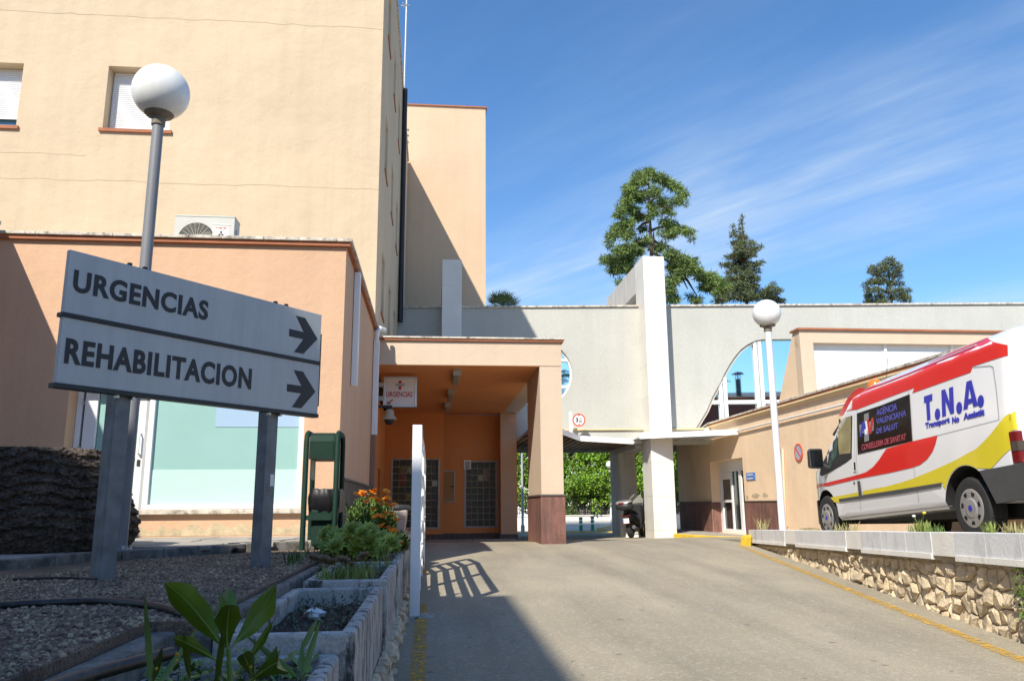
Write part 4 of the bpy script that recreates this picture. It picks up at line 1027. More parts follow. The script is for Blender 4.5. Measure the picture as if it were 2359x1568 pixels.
# clerestory box on the roof
fy = 18.22
bl_, tl_ = at(1851, 905, X=RX), at(1842.6, 760, Y=fy)
CT = tl_.z; CXR = 14.8
pl, pr = at(1873, 789, Y=fy), at(2170, 801, Y=fy)
mb = MB().plate([[(RX, RT_+.052), (CXR, RT_+.052), (CXR, CT), (RX, CT)], rect(pl.x, CXR-.35, RT_+.08, pl.z)], (0, fy, 0), (1, 0, 0), (0, 0, 1), (0, .3, 0))
mb.build('clerestory_front', PEACHP, rb)  # darker stucco than the side, since full sun falls on this front
MB().hexa([(RX, fy+.302, RT_+.052), (RX+.06, fy+.302, RT_+.052), (RX+.06, fy+1.43, RT_+.052), (RX, fy+1.43, RT_+.052)], [(RX, fy+.302, CT), (RX+.06, fy+.302, CT), (RX+.06, fy+.35, CT), (RX, fy+.35, CT)]).build('clerestory_side', PEACHR, rb)
MB().hexa([(RX+.062, fy+.302, RT_+.052), (CXR, fy+.302, RT_+.052), (CXR, fy+1.43, RT_+.052), (RX+.062, fy+1.43, RT_+.052)], [(RX+.062, fy+.302, CT-.02), (CXR, fy+.302, CT-.02), (CXR, fy+.35, CT-.02), (RX+.062, fy+.35, CT-.02)]).build('clerestory_back', MAROON, rb)
MB().box(RX-.05, CXR+.05, fy-.06, fy+.42, CT+.001, CT+.05).build('clerestory_coping', TERRA, rb)
x = pl.x
xs_ = [pl.x, at(2045, 800, Y=fy).x, at(2200, 800, Y=fy).x, CXR-.35]
for k in range(3):
    MB().box(xs_[k]+.012, xs_[k+1]-.012, fy+.16, fy+.2, RT_+.08, pl.z).build('white_panel', WHITE, rb)
    if k: MB().box(xs_[k]-.03, xs_[k]+.03, fy+.10, fy+.158, RT_+.08, pl.z).build('panel_post', WHITE, rb)
lp_ = [(fy+.17+.1*cos(2*pi*k/9)*rnd.uniform(.6, 1.2), CT-.28+.16*sin(2*pi*k/9)*rnd.uniform(.7, 1.2)) for k in range(9)]
MB().plate([lp_], (RX-.004, 0, 0), (0, 1, 0), (0, 0, 1), (.003, 0, 0)).build('bare_plaster', bpy.data.materials['bare_plaster'], rb)
# flat white canopy over the doors
cn = thing('door_canopy', 'thin flat white canopy over the sliding glass doors', 'canopy', (8, 24, 2))
q = [(6.35, 24.05), (8.84, 22.5), (8.84, 27.0), (6.35, 27.0)]
cz0 = 2.0
MB().hexa([(x, y, cz0) for x, y in q], [(x, y, cz0+.06) for x, y in q]).build('soffit', WHITEM, cn)
e0, e1 = Vector((6.33, 24.03)), Vector((8.86, 22.46))
MB().bar((e0.x, e0.y, cz0+.035), (e1.x, e1.y, cz0+.035), .02, .16).build('fascia', WHITEM, cn)
x = 6.45
while x < 8.7:
    MB().box(x, x+.03, 24.1-(x-6.35)*.6+.1, 26.9, cz0-.025, cz0-.002).build('rib', GREYM, cn); x += .25
# signs on that wall
ns = at(1838.5, 1041.5, X=RX-.03); rr = 21.5/1865*ns.y
nsg = thing('no_parking_sign', 'round blue no-parking sign with a red rim and slash', 'sign', (RX, ns.y, ns.z))
MB().lathe([(.005, 0), (rr*.80, 0), (rr*.80, .012), (.005, .012)], (RX-.012, ns.y, ns.z), (-1, 0, 0), 32).build('disc', GREYB, nsg)
MB().lathe([(rr*.79, 0), (rr, 0), (rr, .016), (rr*.79, .016)], (RX-.012, ns.y, ns.z), (-1, 0, 0), 32).build('rim', REDO, nsg)
MB().bar((RX-.027, ns.y+rr*.57, ns.z+rr*.57), (RX-.027, ns.y-rr*.57, ns.z-rr*.57), rr*.2, .006, up=(-1, 0, 0)).build('slash', REDO, nsg)
s0, s1 = at(1721, 1103, X=RX-.02), at(1737, 1090, X=RX-.02)
sg = thing('door_plate_sign', 'small blue plate with white lettering beside the sliding doors', 'sign', (RX, s0.y, s0.z))
MB().box(RX-.02, RX-.003, s1.y-.05, s0.y+.05, min(s0.z, s1.z)-.03, max(s0.z, s1.z)+.03).build('plate', BLUES, sg)
ym, zm = (s0.y+s1.y)/2, (s0.z+s1.z)/2
MB().box(RX-.0215, RX-.0205, s0.y-.44, s0.y-.02, zm+.035, zm+.06).build('lettering', WHITE, sg)
MB().box(RX-.0215, RX-.0205, s0.y-.40, s0.y-.02, zm-.07, zm-.045).build('lettering', WHITE, sg)
# ------------------------------------------------------------------ direction sign
GZ = -.44
a_ = radians(38.5); su = Vector((sin(a_), cos(a_), 0)); sn = Vector((cos(a_), -sin(a_), 0))     # sn faces the viewer
sO = Vector((-2.12, 5.2, 0))+sn*.0
def sg_at(x, y): p = at(x, y, O=sO, n=sn); return ((p-sO).dot(su), p.z)
l0, r0 = sg_at(127, 888)[0], sg_at(731, 965)[0]; zb_ = (sg_at(127, 888)[1]+sg_at(731, 965)[1])/2; zt_ = (sg_at(162, 572)[1]+sg_at(741, 727)[1])/2
l0 = (l0+sg_at(162, 572)[0])/2; r0 = (r0+sg_at(741, 727)[0])/2
def sp(u, o, z): p = sO+su*u+sn*o; return Vector((p.x, p.y, z))
ds = thing('direction_sign', 'grey two-panel direction sign in black frame on two steel posts', 'sign', (-1.7, 5.8, GZ))
def sbox(u0, u1, o0, o1, z0, z1): return MB().hexa([sp(u0, o1, z0), sp(u1, o1, z0), sp(u1, o0, z0), sp(u0, o0, z0)], [sp(u0, o1, z1), sp(u1, o1, z1), sp(u1, o0, z1), sp(u0, o0, z1)])
zm_ = (sg_at(147, 720)[1]+sg_at(738, 840)[1])/2
sbox(l0, r0, -.035, 0, zm_+.014, zt_).build('panel', SIGNM, ds, bevel=.003)
sbox(l0, r0, -.035, 0, zb_+.03, zm_-.014).build('panel', SIGNM, ds, bevel=.003)
sbox(l0-.012, r0, -.05, .012, zm_-.013, zm_+.013).build('divider_bar', BLACK, ds)
sbox(l0-.015, r0, -.05, .014, zb_, zb_+.029).build('bottom_rail', BLACK, ds)
sbox(r0+.001, r0+.03, -.06, -.02, zb_+.1, zt_-.16).build('edge_bracket', BLACK, ds)
def word(txt, p_tl, p_br, m=BLACK):
    (u0, z1), (u1, z0) = sg_at(*p_tl), sg_at(*p_br)
    return lettering(txt, sp(u0, .0005, z0), su, (0, 0, 1), u1-u0, z1-z0, m, ds, off=.034, spacing=1.1)
def d2(x, y): return (x/1.685/1.7364, (900+y/1.685)/1.7364)
word('URGENCIAS', d2(503, 297), d2(1398, 645)); word('REHABILITACION', d2(448, 757), d2(1690, 1110))
for bx in ((1955, 612, 2135, 862), (1940, 977, 2120, 1230)):
    (u0, z1), (u1, z0) = sg_at(*d2(bx[0], bx[1])), sg_at(*d2(bx[2], bx[3])); zt2 = sg_at(*d2(bx[0]+45, bx[1]))[1]; zb2 = sg_at(*d2(bx[0]+60, bx[3]))[1]
    h = zt2-zb2; w = u1-u0; zc = (zt2+zb2)/2; t = h*.10
    P_ = [(0, -t), (.50*w, -t), (.20*w, -.5*h), (.52*w, -.5*h), (w, 0), (.52*w, .5*h), (.20*w, .5*h), (.50*w, t), (0, t)]
    MB().plate([P_], sp(u0, .003, zc), su, (0, 0, 1), -sn*.0025).build('arrow', BLACK, ds)
for px_, py_ in ((266, 1330), (616, 1312)):
    u = (at(px_, 1000, O=sO-sn*.1, n=sn)-sO).dot(su)
    pst = sbox(u-.055, u+.055, -.155, -.045, GZ-.3, zt_-.06).build('post', GALV, ds, bevel=.008)
    sbox(u-.08, u+.08, -.044, -.036, zb_+.1, zb_+.14).build('clamp', ALU, ds)
    for du in (-.06, .05): 
        sbox(u+du-.012, u+du+.012, -.03, -.006, zt_, zt_+.018).build('bolt', BLACK, ds)
        sbox(u+du-.01, u+du+.01, -.04, -.01, zb_-.018, zb_-.001).build('bolt', ALU, ds)
    if px_ == 616: 
        c = sp(u+.02, -.042, .20); MB().obox(c, su*.018, sn*.001, Vector((0, 0, .045))).build('sticker', WHITE, ds)

# ------------------------------------------------------------------ globe lamps
def globe_lamp(label, x, y, z0, zc, r, pr, mpole, flange=True):
    t = thing('globe_lamp', label, 'street lamp', (x, y, z0), 'globe lamps on the hospital grounds')
    zn = zc-r*.97
    MB().tube([(x, y, z0), (x, y, zn-.02)], [pr, pr*.93], 16).build('pole', mpole, t, smooth=40)
    MB().lathe([(pr*.9, zn-.10), (pr*1.15, zn-.09), (pr*1.15, zn-.01), (pr*2.2, zn+.01), (r*.56, zn+.045), (r*.58, zn+.10), (r*.3, zn+.14)], (x, y, 0), (0, 0, 1), 24).build('collar', mat('collar_metal', (.20, .17, .13), .8, .3, 14, .004, 50) if 'collar_metal' not in bpy.data.materials else bpy.data.materials['collar_metal'], t, smooth=50)
    MB().ball((x, y, zc), r, 36, 24).build('globe', GLOBE, t, smooth=80)
    if flange:
        MB().lathe([(pr*1.9, z0+.002), (pr*1.9, z0+.015), (pr*1.1, z0+.03), (pr, z0+.05)], (x, y, 0), (0, 0, 1), 20).build('base_flange', mpole, t, smooth=40)
        for k in range(4):
            MB().lathe([(.014, z0+.016), (.014, z0+.045)], (x+pr*1.5*cos(k*pi/2+.6), y+pr*1.5*sin(k*pi/2+.6), 0), (0, 0, 1), 6).build('anchor_bolt', ALU, t)
    return t
lb = at(285, 1268, Z=-.36); gl = at(367, 213, Y=lb.y)
d_ = sqrt(gl.x**2+gl.y**2+gl.z**2)
globe_lamp('tall grey-poled globe lamp behind the direction sign', (lb.x*.35+gl.x*.65), lb.y, -.362, gl.z, 65/1830*d_*.85, .054, POLEG)
ly = 14.1; g2 = at(1769, 722, Y=ly); l2 = at(1799, 1200, Y=ly)
globe_lamp('white globe lamp standing at the end of the white parapet by the van', (l2.x+g2.x)/2, ly, lot_z(ly), g2.z, 31.5/1830*g2.length*.97, .065, POLEW)
fy_ = 50; g3 = at(1404.5, 1070, Y=fy_); 
globe_lamp('small distant globe lamp beside the green hedge behind the portico', g3.x, fy_, ground_z(g3.x, fy_)+.12, g3.z, .245, .085, POLEW, False)

# ------------------------------------------------------------------ air conditioner on the extension roof
ax0, ax1 = at(404, 498, Y=11.0).x, at(541, 503, Y=11.0).x; az = at(470, 500, Y=11.0).z; ah = .56; ay = 11.0; ad = .30
ac = thing('air_conditioner', 'beige air conditioner outdoor unit on the extension roof edge', 'air conditioner', ((ax0+ax1)/2, ay, ET-.1))
fc = (ax0+.305, az-.33); fr_ = .245
circ = [(fc[0]+fr_*cos(2*pi*k/28)*(1 if cos(2*pi*k/28) > 0 else 1.02), fc[1]+fr_*sin(2*pi*k/28)) for k in range(28)]
mb = MB().plate([rect(ax0, ax1, az-ah, az), circ], (0, ay, 0), (1, 0, 0), (0, 0, 1), (0, .03, 0))
mb.box(ax0, ax0+.01, ay+.031, ay+ad, az-ah, az); mb.box(ax1-.01, ax1, ay+.031, ay+ad, az-ah, az); mb.box(ax0+.011, ax1-.011, ay+ad-.01, ay+ad, az-ah, az)
mb.build('casing', CASING, ac)
MB().box(ax0-.006, ax1+.006, ay-.006, ay+ad+.006, az+.001, az+.022).build('top_cover', CASING, ac, bevel=.006)
MB().box(ax0+.02, ax1-.02, ay+.15, ay+.17, az-ah+.01, az-.01).build('coil', SKIN_D, ac)
mb = MB()
for k in range(1, 14): 
    rr = fr_*k/14
    mb.tube([(fc[0]+rr*cos(2*pi*j/24), ay+.004, fc[1]+rr*sin(2*pi*j/24)) for j in range(25)], .0022, 4, False)
for k in range(22): mb.tube([(fc[0]+.05*cos(2*pi*k/22), ay+.001, fc[1]+.05*sin(2*pi*k/22)), (fc[0]+fr_*cos(2*pi*k/22), ay+.001, fc[1]+fr_*sin(2*pi*k/22))], .0024, 4, False)
mb.build('fan_grille', mat('grille_wire', (.52, .50, .42), .5), ac)
MB().lathe([(.005, 0), (.055, 0), (.05, .012), (.005, .016)], (fc[0], ay+.008, fc[1]), (0, -1, 0), 20).build('fan_hub', CASING, ac)
mb = MB()
for k in range(3):
    a = k*2*pi/3+.4; e = Vector((cos(a), 0, sin(a))); f = Vector((cos(a+.9), 0, sin(a+.9))); c = Vector((fc[0], ay+.09, fc[1]))
    mb.add([c+e*.05, c+e*.23+Vector((0, -.03, 0)), c+f*.23+Vector((0, .03, 0)), c+f*.06], [(0, 1, 2, 3), (3, 2, 1, 0)])
mb.build('fan_blade', DARKG, ac)
lx = ax1-.17; 
MB().box(lx-.12, lx+.10, ay-.003, ay-.001, az-.40, az-.135).build('label', WHITE, ac)
lettering('INVERTER', (lx-.085, ay-.0035, az-.17), (1, 0, 0), (0, 0, 1), .155, .024, REDO, ac, off=.02)
c = Vector((lx-.005, ay-.004, az-.245)); mb = MB()
for k in range(3):
    a = pi/2+k*2*pi/3; e = Vector((cos(a), 0, sin(a)))*.05; f = Vector((-sin(a), 0, cos(a)))*.0165
    mb.add([c, c+e*.5+f, c+e, c+e*.5-f], [(0, 1, 2, 3), (3, 2, 1, 0)])
mb.build('emblem', REDO, ac)
MB().box(lx-.12, lx+.12, ay-.006, ay-.001, az-.112, az-.104).build('trim_strip', WHITE, ac)
MB().box(ax1+.001, ax1+.012, ay+.12, ay+.24, az-.28, az-.14).build('side_grip', GREYM, ac)
mb = MB(); mb.box(ax0+.08, ax0+.14, ay, ay+ad, az-ah-.2, az-ah-.002); mb.box(ax1-.14, ax1-.08, ay, ay+ad, az-ah-.2, az-ah-.002); mb.build('foot', GREYM, ac)

# ------------------------------------------------------------------ litter bin
bx0, by0 = at(712, 1257, Z=-.43).x+.03, 8.55
bz0 = -.44; bw = (795-724)/1865*by0*.98; bd = .52; bh = at(745, 995, Y=by0).z-bz0
bn = thing('litter_bin', 'dark green hooded litter bin with a black bag beside the planters', 'litter bin', (bx0+bw/2, by0+bd/2, bz0))
T = bz0+bh
for xx in (bx0, bx0+bw):
    MB().tube([(xx, by0, bz0), (xx, by0, T-.10), (xx, by0+.04, T-.02), (xx, by0+.10, T), (xx, by0+bd-.10, T), (xx, by0+bd-.04, T-.02), (xx, by0+bd, T-.10), (xx, by0+bd, bz0)], .028, 10).build('frame_hoop', GREEN, bn, smooth=50)
i0, i1 = bx0+.03, bx0+bw-.03
MB().plate([[(by0+.0, T-.28), (by0, T-.10), (by0+.04, T-.03), (by0+.1, T-.005), (by0+bd-.1, T-.005), (by0+bd-.04, T-.03), (by0+bd, T-.10), (by0+bd, T-.28)], rect(by0+.08, by0+bd-.08, T-.24, T-.12)], (i1, 0, 0), (0, 1, 0), (0, 0, 1), (-.012, 0, 0)).build('hood_side', GREEN, bn)
MB().plate([[(by0+.0, T-.28), (by0, T-.10), (by0+.04, T-.03), (by0+.1, T-.005), (by0+bd-.1, T-.005), (by0+bd-.04, T-.03), (by0+bd, T-.10), (by0+bd, T-.28)]], (i0, 0, 0), (0, 1, 0), (0, 0, 1), (.012, 0, 0)).build('hood_side', GREEN, bn)
hp = [(by0, T-.28), (by0, T-.10), (by0+.04, T-.03), (by0+.1, T-.005), (by0+bd-.1, T-.005), (by0+bd-.04, T-.03), (by0+bd, T-.10), (by0+bd, T-.28)]
mb = MB()
for (p, q) in zip(hp[:-1], hp[1:]): mb.bar((( i0+i1)/2, p[0], p[1]), ((i0+i1)/2, q[0], q[1]), i1-i0-.026, .012, up=(1, 0, 0) if False else (0, 0, 1) if abs(p[1]-q[1]) < abs(p[0]-q[0]) else (0, 1, 0))
mb.box(i0+.013, i1-.013, by0+.01, by0+bd-.01, T-.28, T-.265)
mb.build('hood', GREEN, bn)
zz = bz0+.35
for yy in (by0, by0+bd): MB().box(i0, i1, yy-.02, yy+.02, zz-.05, zz).build('cross_bar', GREEN, bn)
MB().hexa([(i0+.05, by0+.04, bz0+.03), (i1-.02, by0+.04, bz0+.03), (i1-.02, by0+bd-.04, bz0+.03), (i0+.05, by0+bd-.04, bz0+.03)], [(i0+.03, by0+.03, bz0+.42), (i1+.03, by0+.03, bz0+.42), (i1+.03, by0+bd-.03, bz0+.42), (i0+.03, by0+bd-.03, bz0+.42)]).build('bucket', GREEN, bn, bevel=.03)
rnd = random.Random(2)
mb = MB(); rows = [(.375, 1.00), (.41, 1.07), (.47, 1.12), (.53, 1.12), (.59, 1.07), (.62, 1.0), (.605, .85)]; nn = 40; vs = []
cxb, cyb = (i0+i1)/2+.04, by0+bd/2
for zz, k in rows:
    for j in range(nn):
        a = 2*pi*j/nn; sq = 1/max(abs(cos(a)), abs(sin(a)))**.75; w = k*(1+rnd.uniform(-.03, .03)+.03*sin(j*1.7+zz*9))
        vs.append((cxb+cos(a)*sq*w*.155, cyb+sin(a)*sq*w*.225, bz0+zz+rnd.uniform(-.006, .006)))
mb.add(vs, [(r*nn+j, r*nn+(j+1) % nn, (r+1)*nn+(j+1) % nn, (r+1)*nn+j) for r in range(len(rows)-1) for j in range(nn)])
mb.build('bin_bag', BAG, bn, smooth=70)
lp_ = [(by0+.10, bz0+.72), (by0+.4, bz0+.72), (by0+.4, bz0+1.0), (by0+.1, bz0+1.0)]
MB().plate([lp_], (i0+.002, 0, 0), (0, 1, 0), (0, 0, 1), (.006, 0, 0)).build('notice_plate', mat('old_notice', (.40, .38, .30), .7, .3, 20), bn)
# grey bin farther back
gx = at(915, 1190, Y=11.6).x
gb = thing('small_bin', 'grey tapered bin with a black lid behind the orange flowers', 'bin', (gx, 11.6, -.385))
MB().hexa([(gx-.13, 11.45, -.385), (gx+.11, 11.45, -.385), (gx+.11, 11.75, -.385), (gx-.13, 11.75, -.385)], [(gx-.17, 11.42, -.06), (gx+.15, 11.42, -.06), (gx+.15, 11.78, -.06), (gx-.17, 11.78, -.06)]).build('bucket', mat('grey_bin', (.33, .27, .26), .6), gb, bevel=.02)
MB().lathe([(.19, -.06), (.20, -.03), (.17, .01), (.02, .02)], (gx, 11.6, 0), (0, 0, 1), 20).build('lid', BLACKP, gb)

# ------------------------------------------------------------------ planters stepping up the ramp
PL = [(-.359, 1.7, 3.40, -.574, -.99), (-.303, 3.405, 5.26, -.497, -.86), (-.278, 5.265, 6.57, -.455, -.80), (-.262, 6.575, 7.75, -.435, -.76), (-.250, 7.755, 8.9, -.425, -.78)]
plw = thing('planter_wall', 'low ochre rubble wall carrying the concrete planters along the ramp', 'wall', (-.4, 5, -1))
MB().hexa([(-.95, 1.5, -1.5), (-.33, 1.5, -1.5), (-.26, 9.0, -1.5), (-.95, 9.0, -1.5)], [(-.95, 1.5, -1.0), (-.33, 1.5, -1.0), (-.26, 9.0, -.86), (-.95, 9.0, -.86)]).build('mortar_bed', MORTAR, plw)
def xw(y): return -.335+.010*y
rubble(plw, lambda s, z, o: Vector((xw(s)+o, s, z)), 6.5, lambda s: ground_z(0, s)-.06, lambda s: -.95+.017*s, .15, .055, 130, 21, 2.4)
DESC = ('nearest weathered concrete planter holding the broad-leaved plant', 'second weathered concrete planter with sparse weeds and white scraps', 'third concrete planter with grass and red-tinged succulents', 'fourth concrete planter under the big succulent clump', 'farthest concrete planter with the orange marigolds')
for k, (xo, y0, y1, zt, xl) in enumerate(PL):
    t = thing('planter', DESC[k], 'planter', ((xo+xl)/2, (y0+y1)/2, zt-.45), 'concrete planters along the ramp')
    w = .062; h = .44
    mb = MB().plate([rect(xl, xo, y0, y1), rect(xl+w, xo-w, y0+w, y1-w)], (0, 0, zt), (1, 0, 0), (0, 1, 0), (0, 0, -h))
    mb.build('trough', CONC, t, bevel=.014)
    sd = .10 if k in (0, 1) else .05
    mb = MB(); nx, ny = 12, 16; vs = [(xl+w*.8+(xo-xl-1.6*w)*i/nx, y0+w*.8+(y1-y0-1.6*w)*j/ny, zt-sd+random.uniform(-.018, .018)) for j in range(ny+1) for i in range(nx+1)]
    mb.add(vs, [(j*(nx+1)+i, j*(nx+1)+i+1, (j+1)*(nx+1)+i+1, (j+1)*(nx+1)+i) for j in range(ny) for i in range(nx)])
    mb.build('soil', SOIL, t)
ed = thing('concrete_edging', 'stained concrete edging between gravel and the nearest planter', 'kerb', (-1.05, 3, -.5))
MB().box(-1.10, -.994, 1.7, 3.40, -.9, -.475).build('edging_block', KERBC, ed, bevel=.014)
MB().box(-1.10, -.863, 3.405, 3.50, -.9, -.48).build('edging_block', KERBC, ed, bevel=.014)
MB().box(-.93, -.863, 3.505, 6.5, -.9, -.455).build('edging_block', KERBC, ed, bevel=.014)
wp = thing('paper_scrap', 'crumpled white paper scrap lying in the second planter', 'litter', (-.6, 4.6, -.59))
mb = MB(); mb.ball((-.62, 4.55, -.565), .055, 9, 6, .55); mb.v = [(x+random.uniform(-.014, .014), y+random.uniform(-.014, .014), z+random.uniform(-.012, .012)) for x, y, z in mb.v]
mb.build('crumpled_paper', WHITE, wp)

# hoses on the gravel
def hose(name, label, pts, r):
    t = thing(name, label, 'hose', tuple(pts[0]))
    P2 = []
    for i in range(len(pts)-1):
        p0, p1, p2, p3 = (Vector(pts[max(0, min(len(pts)-1, i+k))]) for k in (-1, 0, 1, 2))
        for s in range(6):
            q = s/6; P2.append(.5*((2*p1)+(p2-p0)*q+(2*p0-5*p1+4*p2-p3)*q*q+(3*p1-p0-3*p2+p3)*q**3))
    P2.append(Vector(pts[-1]))
    MB().tube(P2, r, 10).build('tube', HOSE, t, smooth=60)
hose('garden_hose', 'black hose arching over the gravel to the planter edge', [at(-40, 1400, Z=-.425)]+[at(x, y, Z=-.425) for x, y in ((0, 1394), (100, 1388), (220, 1384), (320, 1390), (380, 1400), (420, 1412))]+[at(437, 1424, Z=-.45)], .017)
hose('water_pipe', 'thick black pipe running out of the bottom left corner', [at(x, y, Z=-.44) for x, y in ((398, 1503), (330, 1520), (240, 1545), (150, 1572), (40, 1610))], .019)
hose('thin_cable', 'thin dark cable lying on gravel before the steel post', [at(x, y, Z=-.43) for x, y in ((30, 1333), (90, 1331), (160, 1330), (225, 1332))], .008)

# ------------------------------------------------------------------ palm stump
stp = thing('palm_stump', 'dark shaggy palm trunk stump with a flat cut top on the terrace', 'tree stump', (-3.55, 8.0, -.36))
rnd = random.Random(4); SCX = -3.72
prof = [(.86, 0), (.92, .10), (.93, .22), (.90, .32), (.86, .40), (.83, .50), (.79, .60), (.735, .70), (.68, .79), (.63, .86), (.60, .895)]
nr, nc = 44, 150; vs = []
def pr_at(h):
    for (r0_, h0), (r1_, h1) in zip(prof[:-1], prof[1:]):
        if h <= h1: return r0_+(r1_-r0_)*(h-h0)/(h1-h0)
    return prof[-1][0]
off = [rnd.uniform(0, 1) for _ in range(nc)]
for i in range(nr+1):
    h = .895*i/nr
    for j in range(nc):
        a = 2*pi*j/nc
        ph = (h*11+.35*sin(a*3+1)+.25*sin(a*7)+off[j]*.18) % 1
        r = pr_at(h)*(1+.035*sin(a*2+.6)+.02*sin(a*5))+(.5-ph)*.045*(h > .05)+.012*sin(a*23+i*1.9)*sin(a*9+i*.7)+rnd.uniform(-.008, .008)
        vs.append((SCX+r*.98*cos(a), 7.85+r*.95*sin(a), -.365+h+rnd.uniform(-.008, .008)))
top = len(vs); vs.append((SCX, 7.85, .535))
fs = [(i*nc+j, i*nc+(j+1) % nc, (i+1)*nc+(j+1) % nc, (i+1)*nc+j) for i in range(nr) for j in range(nc)]+[(nr*nc+j, nr*nc+(j+1) % nc, top) for j in range(nc)]
MB().add(vs, fs).build('trunk', PALMB, stp)
mb = MB()
for k in range(2600):      # broken fibre ends
    a = rnd.uniform(0, 2*pi); h = rnd.random()**.8*.86; r = pr_at(h)*(1+.035*sin(a*2+.6)+.02*sin(a*5))+.012
    c = Vector((SCX+r*.98*cos(a), 7.85+r*.95*sin(a), -.36+h)); e = Vector((cos(a), sin(a), 0)); s = Vector((-sin(a), cos(a), 0)); l = rnd.uniform(.02, .05)
    mb.add([c-s*.012, c+s*.012, c+e*l*.6+Vector((0, 0, l*rnd.uniform(-.2, .8)))+s*rnd.uniform(-.02, .02)], [(0, 1, 2)])
tag(mb.build('fibre', PALMB, stp), kind='stuff')

# ------------------------------------------------------------------ white railing seen end-on
rl = thing('ramp_railing', 'white railing of four flat rails at the left edge of the ramp', 'railing', (-.2, 9, -.95))
posts = [(-.150, 7.56, .745), (-.165, 9.36, .775), (-.162, 10.75, .80), (-.145, 11.6, .58)]
for x, y, z in posts: MB().box(x-.045, x+.045, y-.03, y+.03, ground_z(0, y)-.02, z).build('post', WHITEM, rl, bevel=.005)
for d in (0, .42, .66, .98, 1.3):
    mb = MB()
    for (p, q) in zip(posts[:-1], posts[1:]):
        a, b = Vector((p[0]+.022, p[1]+.031, p[2]-.05-d)), Vector((q[0]+.022, q[1]-.031, q[2]-.05-d)); mb.bar(a, b, .05, .085)
    mb.build('rail', WHITEM, rl)
for x, y, z in posts[1:3]:
    for d in (.95, 1.2): MB().lathe([(.012, 0), (.012, .03)], (x+.045, y, z-d), (1, 0, 0), 6).build('bolt', ALU, rl)
MB().box(-.36, .02, 7.45, 7.75, ground_z(0, 7.6)-.05, ground_z(0, 7.6)+.008).build('footing', CONC, rl, bevel=.004)

# ------------------------------------------------------------------ leaves
def rhomb(mb, c, d, w, L, wd, fold=0.0):
    """one leaf: from c along d, width vector w"""
    m = c+d*L*.5
    mb.add([c, m+w*wd/2, c+d*L, m-w*wd/2], [(0, 1, 2, 3)])
def rdir(rnd, zb=0.0):
    while True:
        v = Vector((rnd.uniform(-1, 1), rnd.uniform(-1, 1), rnd.uniform(-1, 1)))
        if .05 < v.length < 1: v.normalize(); v.z += zb; return v.normalized()
def cloud(mb, clumps, dens, L, wd, rnd, zb=0.0, shell=.45):
    for (c, r) in clumps:
        c = Vector(c); n = int(dens*(r[0]*r[1]+r[1]*r[2]+r[0]*r[2])/3)
        for _ in range(n):
            v = rdir(rnd); k = shell+(1-shell)*rnd.random()
            p = c+Vector((v.x*r[0], v.y*r[1], v.z*r[2]))*k
            d = (rdir(rnd, zb)+v*.6).normalized(); w = d.cross(rdir(rnd)).normalized()
            l = L*rnd.uniform(.6, 1.3); rhomb(mb, p, d, w, l, wd*rnd.uniform(.7, 1.2))

# broad-leaved plant in the nearest planter
def broad(base, tip, wid, bend, n, cup, side):
    # wavy-edged leaf with a raised pale midrib (second material)
    mb = MB(); base, tip = Vector(base), Vector(tip); d = tip-base; s = side.normalized(); nrm = s.cross(d).normalized(); vs = []; rib = []
    ph = random.uniform(0, 6)
    for i in range(n+1):
        t = i/n; c = base+d*t+nrm*(bend*d.length*4*t*(1-t))+s*(.03*d.length*sin(t*3+ph)); w = wid*.5*(max(.035, sin(pi*min(1, t**1.35))**.85)+(.02 if t < .98 else 0))
        wl, wr = w*(1+.10*sin(t*15+ph)), w*(1+.10*sin(t*13+ph*2)); e = nrm*(.10*w*sin(t*17+ph)); f = nrm*(.10*w*sin(t*14+2*ph))
        vs += [c-s*wl+nrm*wl*cup+e, c-s*wl*.5+nrm*wl*cup*.35, c, c+s*wr*.5+nrm*wr*cup*.35, c+s*wr+nrm*wr*cup+f]
        r = .0035*(1-.8*t); rib += [c-s*r+nrm*.0006, c+nrm*(r+.0006), c+s*r+nrm*.0006, c-nrm*(r*1.3)]
    mb.add(vs, [(5*i+k, 5*i+k+1, 5*i+k+6, 5*i+k+5) for i in range(n) for k in range(4)])
    mb.m = 1; mb.add(rib, [(4*i+k, 4*i+(k+1) % 4, 4*i+4+(k+1) % 4, 4*i+4+k) for i in range(n) for k in range(4)])
    return mb
def blade(mb, base, tip, wid, bend=.2, n=8, cup=.25, side=None):
    base, tip = Vector(base), Vector(tip); d = tip-base; up = Vector((0, 0, 1))
    s = side.normalized() if side is not None else d.cross(up).normalized()
    nrm = s.cross(d).normalized(); vs = []
    for i in range(n+1):
        t = i/n; c = base+d*t+nrm*(bend*d.length*4*t*(1-t)); w = wid*(sin(pi*min(1, t**.75*.97+.03))**.8)*.5
        vs += [c-s*w+nrm*w*cup, c-nrm*0, c+s*w+nrm*w*cup]
    mb.add(vs, [(3*i+k, 3*i+k+1, 3*i+k+4, 3*i+k+3) for i in range(n) for k in (0, 1)])
bp = thing('broad_leaved_plant', 'young plant with big upright green leaves in the nearest planter', 'plant', (-.62, 2.45, -.67))
def c7(x, y, Y): return at((500+x/2.621)/1.7364, (2250+y/2.621)/1.7364, Y=Y)
RIBM = mat('leaf_rib', (.16, .24, .05), .5)
core = c7(1085, 900, 2.45)
MB().tube([c7(1110, 1400, 2.45), c7(1095, 1100, 2.45), core], [.009, .007, .006], 8).build('stem', HERB, bp)
